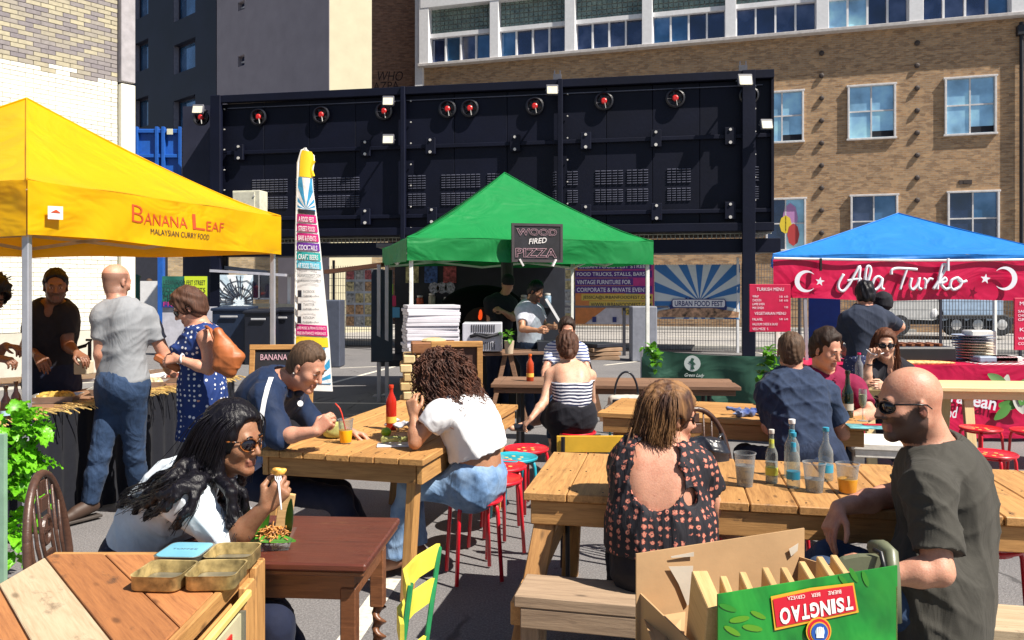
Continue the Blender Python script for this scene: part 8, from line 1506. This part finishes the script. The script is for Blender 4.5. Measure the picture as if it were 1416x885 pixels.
# 3 --- curly haired woman in white T-shirt
J = dict(s=.93, hs=.98, f=(-.75, .55, -.35), tf=(-.95, .3, 0), hd=P(612, 518, 4.42), nk=P(634, 556, 4.42), pel=P(657, 668, 4.42), mid=P(659, 612, 4.38), bw=1.0, ab=.88,
    shL=P(606, 574, 4.20), elL=P(574, 612, 4.18), wrL=P(572, 574, 4.22), shR=P(640, 570, 4.66), elR=P(588, 610, 4.72), wrR=P(580, 578, 4.60), knL=P(566, 674, 4.36), knR=P(566, 670, 4.60), anL=(-.66, 4.42, .11), anR=(-.55, 4.6, .11), toeL=(-.80, 4.40, .05), toeR=(-.70, 4.66, .05),
    hdL=dict(d=(-.15, .15, .85), n=(-.4, -.85, .1), curls=(.5, .6, .8, .9)), hdR=dict(curl=.8), noeyes=True)
person('woman with curly dark hair and a white cropped T-shirt sitting on a red stool', J, S_tan)
C_wht = cloth('white_tshirt', (.78, .78, .80), .85, .03, .25); hp = P(650, 636, 4.4); J['hembox'] = (A_(J['pel'])-[.4, .4, .3], A_(J['pel'])+[.3, .4, .35])
shirt(J, C_wht, t=.022, frac=.45, lo=.18, fold=.010, freq=14, neck=.066, flare=.02, seed=3, hem=(P(650, 629, 4.4), (.28, 0, -1)), wmul=(1.05, 1.05, 1), dmul=(1.25, 1.2, 1)); trousers(J, D_lt, t=.014, waist=.09, frac=1.95, flare=.02, hipmul=1.12, h=.010, fold=.007)
shoes(J, plain('brown_leather', (.20, .09, .05), .5)); p = hfr(J); hair_short(J, H_curl, thick=.016, front=.06, side=-.10, back=-.2, top=.002, amp=.006, fr=120)
GL = []; r = random.Random(9)
for k in range(105):
    d = unit([r.gauss(.15, 1), r.gauss(-.1, 1), r.gauss(.55, .8)]); 
    if d @ J['f'] > .55 and d[2] < .6: continue
    c0 = A_(J['hd'])+d*[.112, .105, .118]+UP*.022; c1 = A_(J['hd'])+d*[.155, .15, .132]+UP*.012; c2 = c1+[d[0]*.02+.012, d[1]*.02, -.09]; c3 = c2+[.022, -.004, -.085]; c4 = c3+[.03, -.004, -.05]
    GL.append([c0, c1, c2, c3] if d @ J['f'] > 0 else [c0, c1, c2, c3, c4])
locks(J, GL, H_curl, n=15, r0=.0030, jit=.015, curl=.0105, cf=30, seed=6, taper=.6, segs=34, sides=4, name='curls')

# 4 --- bald man standing, grey T-shirt
J = dict(s=1.02, hs=1.0, f=(.42, .88, -.22), tf=(.35, .95, 0), hd=P(161, 389, 5.58), nk=P(166, 424, 5.55), pel=P(170, 538, 5.55), bw=1.0, ab=1.02, shL=P(142, 437, 5.50), shR=P(203, 437, 5.60), elL=P(139, 490, 5.48), wrL=P(148, 534, 5.56), elR=P(229, 494, 5.66), wrR=P(232, 508, 5.98)+[0, 0, -.02],
    knL=P(138, 630, 5.50), anL=(-2.92, 5.5, .12), knR=P(186, 630, 5.62), anR=(-2.68, 5.72, .12), toeL=(-3.02, 5.34, .05), toeR=(-2.5, 5.88, .05), hdL=dict(d=(.05, .2, -.95), n=(-.7, -.55, 0), curls=(.3, .35, .4, .5)), hdR=dict(d=(.3, .7, -.3), curl=.6), noeyes=True, paint=dict(beard=(.22, .13, .10, .4), fringe=(.10, .06, .045, .6)))
person('balding man standing with his back turned in a grey T-shirt and blue jeans', J, S_pink)
C_gry = cloth('grey_tshirt', (.25, .26, .28), .85, .06, .3); shirt(J, C_gry, t=.012, frac=.60, lo=.04, fold=.009, freq=13, seed=8, hem=(P(170, 529, 5.55), (0, .05, -1)), flare=.014); trousers(J, D_mid, t=.012, frac=1.96, waist=.10, fold=.006, freq=20, flare=.010, h=.010, hipmul=.84); shoes(J, plain('brown_boot', (.05, .027, .018), .6), plain('boot_sole', (.05, .04, .035), .7), hgt=.10)
hair_short(J, H_lt, thick=.002, front=.02, side=.0, back=-.07, amp=.001, name='cropped_hair', vol=.985) if False else None

# 5 --- woman in the polka dot dress with a tan bag
J = dict(s=.96, hs=1.0, f=(-.82, -.25, -.50), tf=(-.95, -.15, 0), hd=P(261, 425, 5.62), nk=P(281, 457, 5.66), pel=P(281, 545, 5.72), mid=P(276, 500, 5.70), bw=1.0, ab=.96, bust=.06, shL=P(286, 468, 5.50), elL=P(289, 511, 5.46), wrL=P(246, 496, 5.44), shR=P(277, 464, 5.86), elR=P(262, 506, 5.90), wrR=P(240, 488, 5.72),
    knL=P(268, 630, 5.65), anL=(-2.30, 5.72, .1), knR=P(272, 630, 5.8), anR=(-2.22, 5.9, .1), hdL=dict(d=(-.85, .05, -.1), n=(.1, -.7, .5), curl=.45), hdR=dict(d=(-.8, -.3, -.3), curl=.5), browm=H_dark)
person('woman in a blue polka dot dress with a tan bag on her shoulder', J, S_pink)
def dress(J, m, hem_z, t=.015, wide=.20, name='dress', fold=.012, **k):
    def ex(S):
        c = A_(J['pel']); S.cap(c+[0, 0, .02], [c[0], c[1], hem_z], .17*J['s'], wide*J['s'], k=.06)
        S.plane((0, 0, hem_z+.005), (0, 0, -1), c-[.5, .5, 1.2], [c[0]+.5, c[1]+.5, hem_z+.2])
    return shirt(J, m, t=t, frac=0, lo=0, extra=ex, name=name, fold=fold, **k)
dress(J, dots('polka_dots', (.005, .028, .15), (.70, .72, .75), 27, .25), .52, neck=.085, seed=5, freq=18, scoop=[(J['nk']+J['fwd']*.05+UP*.01, (.085, .085, .075), None), (A_(J['shL'])+[.0, -.03, .02], (.07, .06, .08), None), (A_(J['shR'])+[0, .03, .02], (.07, .06, .08), None)])
hair_short(J, H_brn, thick=.024, front=.052, side=-.06, back=-.11, top=.006, amp=.007, fr=110, seed=5); shades(J, m_blkp, m_lens); mesh_obj('watch', G().tube([A_(J['wrL'])+[.03+.0*math.cos(a), .030*math.cos(a), .030*math.sin(a)] for a in np.linspace(0, 2*PI, 15)], .007, 6), m_white, J['root'], True)
bag = thing('shoulder_bag', 'tan brown leather tote bag on the shoulder of the woman in the polka dot dress', 'bag', W(312, 495, 5.35)); S = SDF(); S.cap(P(300, 458, 5.40), P(304, 505, 5.36), .022, .040, k=.06); S.cap(P(304, 460, 5.40), P(330, 493, 5.38), .018, .030, k=.06); S.cap(P(305, 506, 5.36), P(318, 515, 5.36), .038, .032, k=.05); S.cap(P(320, 512, 5.36), P(331, 494, 5.38), .03, .028, k=.06); S.cap(P(306, 480, 5.38), P(318, 495, 5.36), .045, .05, k=.06)
sdf_obj('bag_body', S, plain('tan_leather', (.33, .095, .026), .5, var=.25, nscale=6, bmp=.3, bscale=25, bdist=.006), bag, .008, fold=.005, freq=16); mesh_obj('strap', G().tube([P(300, 478, 5.36), P(291, 455, 5.40), P(285, 451, 5.48), P(290, 458, 5.58), P(303, 480, 5.6)], .013, 6, flatten=.5), MATS['tan_leather'], bag, True)
wl_ = tag(mesh_obj('purse', G().box(P(232, 502, 5.6), (.20, .05, .05), Matrix.Rotation(.5, 3, 'Y'), .01), MATS['tan_leather']), 'brown purse held out between the man in grey and the polka dot woman', 'purse')

# 6 --- server in black V-neck
J = dict(s=1.03, hs=1.02, f=(.50, -.84, -.12), tf=(.35, -.93, 0), hd=P(77, 397, 6.25), nk=P(72, 424, 6.33), pel=P(72, 530, 6.40), bw=1.02, ab=1.0, shL=P(92, 434, 6.30), shR=P(48, 436, 6.42), elL=P(94, 478, 6.28), wrL=P(106, 488, 6.02), elR=P(36, 478, 6.40), wrR=P(52, 492, 6.12), hdL=dict(d=(.75, -.3, -.35), n=(.2, -.2, .9), curl=.4), hdR=dict(d=(.6, -.35, -.65), n=(.2, -.6, .7), curl=.35), browm=H_blk, paint=dict(beard=(.03, .02, .015, .5), lip=(.2, .07, .06)))
person('server in a black V-neck T-shirt with short black hair behind the food counter', J, S_dk, h=.010, hf=.0055); shirt(J, C_blk, t=.018, frac=.62, lo=0, neck=.074, scoop=[(J['nk']+J['fwd']*.085-UP*.015, (.034, .06, .075), None)]); trousers(J, C_nv); hair_short(J, H_blk, thick=.010, front=.095, side=.02, back=-.06, top=.012, amp=.005, fr=160)
# 7 --- server at the left edge
J = dict(s=1.0, f=(.85, -.3, -.4), hd=P(-14, 412, 5.85), nk=P(-42, 440, 5.9), pel=P(-62, 560, 5.95), shL=P(-22, 456, 6.05), elL=P(-8, 492, 6.0), wrL=P(8, 478, 5.7), shR=P(-58, 456, 5.75), elR=P(-30, 500, 5.6), wrR=P(-2, 496, 5.5), hdL=dict(d=(.9, -.1, -.1), n=(0, 0, 1), curl=.5), hdR=dict(d=(.9, -.1, -.1), n=(0, -.3, 1), curl=.6), browm=H_blk)
person('server with a black afro leaning in at the left edge of the photo', J, S_dk, h=.011, hf=.006); shirt(J, cloth('grey_vest', (.3, .3, .32), .85), t=.02, frac=.5); trousers(J, C_nv, h=.014); hair_short(J, H_blk, thick=.045, front=.06, side=-.05, back=-.10, top=.02, amp=.012, fr=90); p = hfr(J); r = random.Random(1); GL = []
for k in range(60): d = unit([r.gauss(-.3, 1), r.gauss(0, 1), r.gauss(.5, .9)]); GL.append([p(-.02+d[0]*.09, d[1]*.09, .04+d[2]*.09), p(-.02+d[0]*.125, d[1]*.125, .045+d[2]*.125), p(-.02+d[0]*.145, d[1]*.15, .045+d[2]*.145)])
locks(J, GL, H_blk, n=6, r0=.006, jit=.012, curl=.008, cf=30, segs=10, name='afro_curls')
# 8 --- pizza cook
J = dict(s=1.0, hs=.98, f=(.75, -.5, -.42), tf=(.7, -.7, 0), hd=P(741, 403, 9.95), nk=P(732, 422, 10.0), pel=P(734, 488, 10.05), bw=1.0, shL=P(744, 430, 10.15), shR=P(721, 430, 9.9), elL=P(754, 452, 10.1), wrL=P(766, 452, 9.85), elR=P(722, 455, 9.75), wrR=P(744, 457, 9.6), hdL=dict(curl=.6), hdR=dict(curl=.6), browm=H_blk, paint=dict(beard=(.03, .02, .015, .8)))
person('bearded pizza cook in a pale T-shirt working under the green tent', J, S_tan, h=.012, hf=.007); shirt(J, cloth('pale_tshirt', (.50, .52, .60), .85), t=.02, frac=.6, h=.012, lo=-.05); trousers(J, D_dk, h=.014); hair_short(J, H_blk, thick=.012, front=.07, side=0, back=-.06, top=.01, h=.008)
# 9 --- second cook in black in the dark of the stall
J = dict(s=1.0, f=(-.3, .9, -.2), hd=P(702, 392, 10.7), nk=P(694, 412, 10.7), pel=P(690, 480, 10.7), shR=P(708, 420, 10.75), elR=P(710, 440, 10.6), wrR=P(694, 430, 10.4), noeyes=True, hdR=dict(curl=.6), hdL=dict(curl=.5))
person('cook dressed in black with a cap standing in the shade of the pizza stall', J, S_tan, h=.014, hf=.008); shirt(J, C_blk, t=.02, frac=.6, h=.013); trousers(J, C_nv, h=.014); hair_short(J, C_blk, thick=.012, front=.05, side=.01, back=-.03, name='cap', h=.009, amp=0)
# 10 --- woman in striped camisole seen from behind
J = dict(s=.93, hs=1.0, f=(-.1, .97, -.15), tf=(-.12, .99, 0), hd=P(784, 480, 6.62), nk=P(788, 508, 6.60), pel=P(790, 580, 6.48), mid=P(791, 545, 6.46), bw=.98, ab=.92, shL=P(762, 519, 6.55), shR=P(815, 520, 6.62), elL=P(752, 556, 6.42), wrL=P(735, 578, 6.30), elR=P(818, 555, 6.72), wrR=P(806, 552, 6.95), knL=P(752, 574, 6.80), anL=P(727, 588, 6.55), toeL=P(708, 592, 6.5), knR=P(788, 588, 6.88), anR=P(762, 622, 6.8), toeR=P(757, 634, 6.9), hdL=dict(d=(-.6, .1, -.6), curl=.5), hdR=dict(curl=.4), noeyes=True)
person('woman with tied brown hair in a navy and white striped camisole seen from behind', J, S_pale, h=.009, hf=.006)
shirt(J, stripes('stripe_navy_white', (.65, .65, .70), (.012, .018, .06), .026, 2, .45), t=.012, frac=0, lo=.08, fold=.003, neck=.07, scoop=None, name='camisole', h=.009, extra=lambda S: (S.plane(P(788, 525, 6.6), (0, 0, 1), P(700, 560, 6.6)-.5, P(860, 470, 6.6)+.4)))
g = G()
for q_ in (-1, 1): c = A_(J['nk'])+J['lat']*q_*.095; g.tube([P(788+q_*20, 528, 6.48), c+J['fwd']*-.05+UP*-.03, c+UP*.005, c+J['fwd']*.06-UP*.04], .004, 5)
mesh_obj('camisole_strap', g, C_blk, J['root']); S = SDF(); c = A_(J['pel']); torso(S, J, .016, 0, .18, (1.1,)*3, (1, 1, 1), shoulders=False); [S.cap(J['hip'+q_], A_(J['hip'+q_])*.45+A_(J['kn'+q_])*.55, .115, .10, k=.06) for q_ in 'LR']; S.cap(A_(J['pel'])-[.04, 0, .0], A_(J['pel'])-[.06, -.08, .26], .13, .10, k=.06); sdf_obj('skirt', S, C_blk, J['root'], .011, fold=.008)
hair_short(J, H_brn, thick=.016, front=.06, side=-.05, back=-.12, top=.004, amp=.006); p = hfr(J); S = SDF(); S.ell(p(-.10, 0, -.06), (.035, .04, .045), None); sdf_obj('hair_bun', S, H_brn, J['root'], .008, disp=streak(J['f'], J['u'], 4, 200, .006))
mesh_obj('flat_shoe', G().ell(P(720, 591, 6.52), (.11, .045, .03)), m_leb, J['root'], True)
# 11 --- woman facing camera in striped T-shirt
J = dict(s=.95, hs=1.0, f=(.02, -.97, -.22), tf=(0, -1, 0), hd=P(784, 456, 8.15), nk=P(783, 478, 8.25), pel=P(783, 545, 8.4), bw=1.0, shL=P(803, 484, 8.25), shR=P(763, 484, 8.25), elL=P(812, 512, 8.1), wrL=P(795, 522, 7.8), elR=P(755, 510, 8.1), wrR=P(752, 524, 7.8), knL=(.7, 7.9, .5), knR=(.4, 7.9, .5), anL=(.7, 7.9, .1), anR=(.4, 7.9, .1), hdL=dict(curl=.5), hdR=dict(curl=.5), browm=H_dark)
person('woman in a white and blue striped T-shirt sitting across the dark table', J, S_pink, h=.011, hf=.006); shirt(J, stripes('stripe_tee', (.60, .62, .66), (.03, .06, .22), .03, 2, .6), t=.016, frac=.7, h=.011, fold=.005); trousers(J, D_mid, h=.014); hair_short(J, H_dark, thick=.014, front=.075, side=-.09, back=-.16, top=.004, h=.008)
# 12 --- woman in the floral top
J = dict(s=.97, hs=1.0, f=(.965, .24, -.12), tf=(.12, .99, 0), lat=(.98, -.16, .0), hd=P(926, 576, 3.22), nk=P(908, 620, 3.20), pel=P(914, 782, 3.12), mid=P(909, 710, 3.12), bw=.98, ab=.95, shR=P(965, 648, 3.16), shL=P(866, 642, 3.26), elR=P(992, 716, 3.24), wrR=P(1024, 758, 3.44), elL=P(860, 700, 3.42), wrL=P(890, 690, 3.6), knR=(.75, 3.62, .50), knL=(.50, 3.66, .50), anR=(.78, 3.7, .1), anL=(.5, 3.72, .1), hdR=dict(d=(.6, .7, -.2), curl=.4), hdL=dict(curl=.4), browm=H_cm, paint=dict(lip=(.35, .08, .07)))
person('woman with streaked brown hair and bare back in a black floral top', J, S_pink, h=.009)
m_fl = floral('floral_print')
def ex(S):
    for q_ in 'LR': a = A_(J['sh'+q_]); e = A_(J['el'+q_]); S.cap(a-(e-a)*.06, a+(e-a)*.45, .070, .074, k=.03, cutb=.98)
    S.cap(A_(J['pel'])+UP*.16-J['lat']*.07, A_(J['pel'])+UP*.03-J['lat']*.07, .145, .150, k=.06); S.cap(A_(J['pel'])+UP*.16+J['lat']*.07, A_(J['pel'])+UP*.03+J['lat']*.07, .145, .150, k=.06)
    S.plane(A_(J['pel'])+UP*.065, (0, 0, -1), A_(J['pel'])-[.5, .5, .3], A_(J['pel'])+[.5, .5, .1])
bk_c = P(904, 640, 3.05); Mb = np.stack([J['lat'], J['fwd'], UP], 1); C_back = A_(J['nk'])-J['fwd']*.135-UP*.100
shirt(J, m_fl, t=.020, frac=0, lo=.02, extra=ex, name='floral_top', fold=.008, freq=26, aniso=(1, 1, .25), neck=.10, h=.008, scoop=[(C_back, (.104, .13, .108), Mb), (A_(J['nk'])-J['fwd']*.10-UP*.02, (.092, .10, .085), Mb), (P(953, 686, 3.03), (.028, .05, .034), None)], wmul=(1.1, 1.05, 1))
trousers(J, C_blk, h=.012); hair_short(J, H_blo, thick=.022, front=.062, side=-.05, back=-.12, top=.002, amp=.006, seed=6); p = hfr(J); GL = []; r = random.Random(12)
for k in range(22):
    a = r.uniform(1.75, 4.53); cx, sy = math.cos(a), math.sin(a); L_ = 1.0 if cx < .1 else .6; GL.append([p(.0+.02*cx, .02*sy, .128), p(-.01+.10*cx, .098*sy, .07), p(-.015+.108*cx, .108*sy, -.03), p(-.025+.10*cx, .10*sy, -.085*L_-.02)])
GL = [g_ for g_ in GL]
locks(J, [g_ for g_ in GL if g_[1] @ J['f']-J['hd'] @ J['f'] < .085], H_blo, n=85, r0=.0016, jit=.010, curl=.004, cf=8, seed=8, taper=.4, sides=4, name='hair_locks'); shades(J, m_blkp, m_lens)
locks(J, [[P(875, 596, 3.18), P(868, 625, 3.14), P(862, 640, 3.12)]], H_blo, n=12, r0=.004, jit=.012, seed=2, name='loose_strand')
# 13 --- bald man with black sunglasses
J = dict(s=1.04, hs=1.06, f=(-.97, -.02, -.12), tf=(-.80, .60, 0), lat=(.62, .78, .0), hd=P(1257, 557, 2.80), nk=P(1294, 627, 2.84), pel=P(1292, 835, 2.78), mid=P(1312, 735, 2.84), bw=1.0, ab=1.06, belly=.02, nr=.064, shL=P(1284, 676, 2.64), elL=P(1298, 790, 2.52), wrL=P(1222, 796, 2.55), shR=P(1315, 660, 3.06), elR=P(1222, 688, 3.12), wrR=P(1160, 702, 2.96),
    knL=P(1140, 800, 2.72), knR=P(1150, 772, 3.02), anL=(.95, 2.80, .1), anR=(1.0, 3.3, .3), toeR=P(1150, 745, 3.35), hdR=dict(d=(-.45, -.25, -.72), n=(-.75, -.1, .55), curls=(.25, .35, .45, .55), s=1.05, thumb=.2), hdL=dict(d=(-.95, .05, -.05), curl=.5), paint=dict(beard=(.055, .028, .022, .92)), browm=H_dark)
person('bald bearded man in black sunglasses and dark olive T-shirt at the big table', J, S_pink, h=.009)
C_olv = cloth('olive_tshirt', (.050, .047, .040), .85, .08, .35, foldscale=8)
def exo(S): c = A_(J['pel']); S.cap(c+UP*.08-J['lat']*.06, c-UP*.08-J['lat']*.07, .162, .175, k=.06); S.cap(c+UP*.08+J['lat']*.06, c-UP*.08+J['lat']*.07, .162, .175, k=.06); S.plane(c-UP*.10, (0, 0, -1), c-[.4, .4, .3], c+[.4, .4, 0])
shirt(J, C_olv, t=.024, frac=.80, lo=-.08, extra=exo, fold=.011, freq=12, neck=.074, flare=.010, h=.009, seed=12, wmul=(.96, 1, 1)); trousers(J, D_mid, h=.011, hipmul=.9); shades(J, m_blkp, m_lens)
S = SDF(); S.cap(P(1152, 742, 3.3), P(1178, 736, 3.35), .04, .045); sn = sdf_obj('trainer', S, plain('shoe_black', (.015, .015, .02), .5), J['root'], .008)
for k in range(3): mesh_obj('shoe_stripe', G().beam(P(1160+k*6, 730, 3.26), P(1166+k*6, 742, 3.25), .012, .006), m_white, J['root'])
# 14 --- man in navy T-shirt from behind
J = dict(s=1.02, hs=1.0, f=(.25, .95, -.1), tf=(.05, .99, 0), hd=P(1094, 486, 4.98), nk=P(1096, 523, 4.96), pel=P(1122, 642, 4.78), mid=P(1106, 590, 4.84), bw=1.06, ab=1.0, shL=P(1062, 542, 4.92), shR=P(1142, 544, 5.0), elL=P(1068, 594, 5.0), wrL=P(1055, 585, 5.25), elR=P(1166, 600, 5.02), wrR=P(1168, 588, 5.28), knL=(1.55, 5.3, .5), knR=(1.95, 5.2, .5), anL=(1.55, 5.4, .1), anR=(2., 5.3, .1), hdL=dict(curl=.5), hdR=dict(curl=.5), noeyes=True, paint=dict(stub=(.10, .055, .035, .8)))
person('man in a navy T-shirt seen from behind at the wine bottle table', J, S_pink); C_nvt = cloth('navy_marl', (.022, .036, .075), .85, .25, .35); shirt(J, C_nvt, t=.022, frac=.72, lo=-.06, fold=.012, freq=13, seed=15, flare=.014, h=.009); trousers(J, D_dk, h=.013); hair_short(J, H_lt, thick=.005, front=.078, side=.03, back=-.085, amp=.003, fr=260, h=.006)
# 15 --- man in maroon polo
J = dict(s=1.04, hs=1.08, f=(.52, -.80, -.30), tf=(.35, -.94, 0), hd=P(1142, 484, 5.62), nk=P(1137, 520, 5.72), pel=P(1140, 625, 5.8), bw=1.06, ab=1.0, shL=P(1181, 536, 5.68), shR=P(1100, 536, 5.76), elL=P(1205, 572, 5.5), wrL=P(1165, 578, 5.3), elR=P(1108, 585, 5.6), wrR=P(1140, 590, 5.4), knL=(2.3, 5.5, .5), knR=(2.0, 5.5, .5), anL=(2.3, 5.5, .1), anR=(2., 5.5, .1), hdL=dict(d=(-.8, -.3, -.1), n=(0, 0, 1), curl=.4), hdR=dict(curl=.5), browm=H_dark)
person('man in a maroon polo shirt leaning over the table beside the man in navy', J, S_pink); C_mar = cloth('maroon_polo', (.20, .006, .045), .8); shirt(J, C_mar, t=.022, frac=.72, neck=.068, fold=.009, scoop=[(J['nk']+J['fwd']*.08-UP*.04, (.03, .05, .05), None)]); trousers(J, D_dk, h=.014); hair_short(J, H_dark, thick=.009, front=.112, side=.045, back=-.07, top=.018, amp=.006, fr=120)
g = G(); nk = A_(J['nk'])
g.tube([nk+(J['lat']*math.cos(a)*.078+J['fwd']*(math.sin(a)*.072+.01)+UP*(.012-.03*max(0, math.sin(a)))) for a in np.linspace(-1.2, PI+1.2, 16)], .015, 6, flatten=1); mesh_obj('collar', g, C_mar, J['root'], True)
# 16 --- woman in sunglasses with long brown hair
J = dict(s=.96, hs=1.04, f=(-.30, -.94, -.10), tf=(-.1, -1, 0), hd=P(1224, 476, 6.98), nk=P(1229, 503, 7.08), pel=P(1232, 590, 7.2), bw=1.02, ab=.95, bust=.05, shR=P(1206, 512, 7.05), elR=P(1198, 530, 6.78), wrR=P(1202, 496, 6.76), shL=P(1252, 513, 7.08), elL=P(1258, 538, 7.0), wrL=P(1222, 534, 6.75), knL=(3.6, 6.8, .5), knR=(3.3, 6.8, .5), anL=(3.6, 6.8, .1), anR=(3.3, 6.8, .1), hdR=dict(d=(.35, 0, .8), n=(0, .3, 0), curls=(.6, .7, .9, 1)), hdL=dict(curl=.4), browm=H_dark)
person('woman in dark sunglasses and a black top raising a fork to her mouth', J, S_pale, h=.009, hf=.005); shirt(J, C_blk, t=.018, frac=.7, neck=.08, scoop=[(J['nk']+J['fwd']*.09-UP*.05, (.05, .06, .07), None)]); hair_short(J, H_cm, thick=.014, front=.075, side=-.08, back=-.16, top=.004, seed=4); trousers(J, C_nv, h=.014); shades(J, m_blkp, m_lens)
p = hfr(J); locks(J, [[p(.0, .06, .11), p(.01, .095, .02), p(.0, .10, -.10), p(.02, .10, -.22), p(.05, .09, -.30)], [p(-.02, .04, .11), p(-.05, .09, .0), p(-.05, .09, -.15), p(-.02, .08, -.26)], [p(-.02, -.04, .11), p(-.03, -.095, .0), p(-.03, -.10, -.13), p(.0, -.09, -.26), p(.04, -.08, -.32)], [p(.02, -.05, .11), p(.02, -.09, .0), p(.02, -.10, -.12), p(.04, -.10, -.24)]], H_cm, n=34, r0=.0032, jit=.014, seed=3, curl=.005, cf=6)
g = G().tube([P(1205, 489, 6.72), P(1213, 491, 6.74), P(1222, 488, 6.78)], .004, 6).tube([P(1198, 483, 6.7), P(1205, 489, 6.72)], .003, 5); tag(mesh_obj('plastic_fork', g, m_white, None, True), 'white plastic fork held to the mouth of the woman in dark sunglasses', 'fork')
mesh_obj('wrist_band', G().tube([A_(J['wrR'])+[.026*math.cos(a), .026*math.sin(a), -.05] for a in np.linspace(0, 2*PI, 13)], .006, 5), m_blkp, J['root'], True)
# 17 --- grill server from behind
J = dict(s=1.0, f=(.1, .98, -.25), tf=(.12, .99, 0), hd=P(1196, 409, 7.95), nk=P(1197, 431, 7.9), pel=P(1197, 515, 7.85), bw=1.04, ab=1.05, shL=P(1172, 440, 7.9), shR=P(1225, 440, 7.9), elR=P(1245, 452, 8.05), wrR=P(1222, 470, 8.3), elL=P(1158, 478, 8.0), wrL=P(1172, 490, 8.25), noeyes=True, hdL=dict(curl=.5), hdR=dict(curl=.5))
person('server in a dark navy T-shirt with his back turned under the red stall banner', J, S_pink, h=.010, hf=.006); shirt(J, cloth('ink_tshirt', (.022, .03, .055), .85), t=.02, frac=.75, lo=-.08, fold=.011, flare=.012); trousers(J, dots('dotted_apron', (.02, .03, .10), (.5, .5, .55), 40, .2), h=.013); hair_short(J, H_blk, thick=.016, front=.075, side=0, back=-.07, top=.014, amp=.007, fr=110)
S = SDF(); S.ell(P(1221, 417, 8.05), (.10, .09, .11), None); hb_ = sdf_obj('black_cap', S, C_blk, None, .012, fold=.01); tag(hb_, 'round black hat or hood beside the head of the grill server', 'hat')
# 18 --- worker in orange far off
J = dict(s=1.05, f=(.1, -1, -.1), hd=P(206, 391, 26), nk=P(206, 396, 26), pel=P(206, 420, 26), wrL=P(212, 408, 25.6), wrR=P(200, 408, 25.6), browm=None, noeyes=True)
person('worker in orange high visibility clothing far off beside the blue leg', J, S_pink, h=.02, hf=.014); shirt(J, flat('hivis_orange', (.75, .12, .04), .7), t=.03, frac=1.9, h=.02, lo=-.05); trousers(J, flat('hivis_orange', (.75, .12, .04), .7), h=.022, frac=.8, name='coat_hem'); trousers(J, D_dk, h=.022); hair_short(J, H_lt, thick=.012, h=.015)
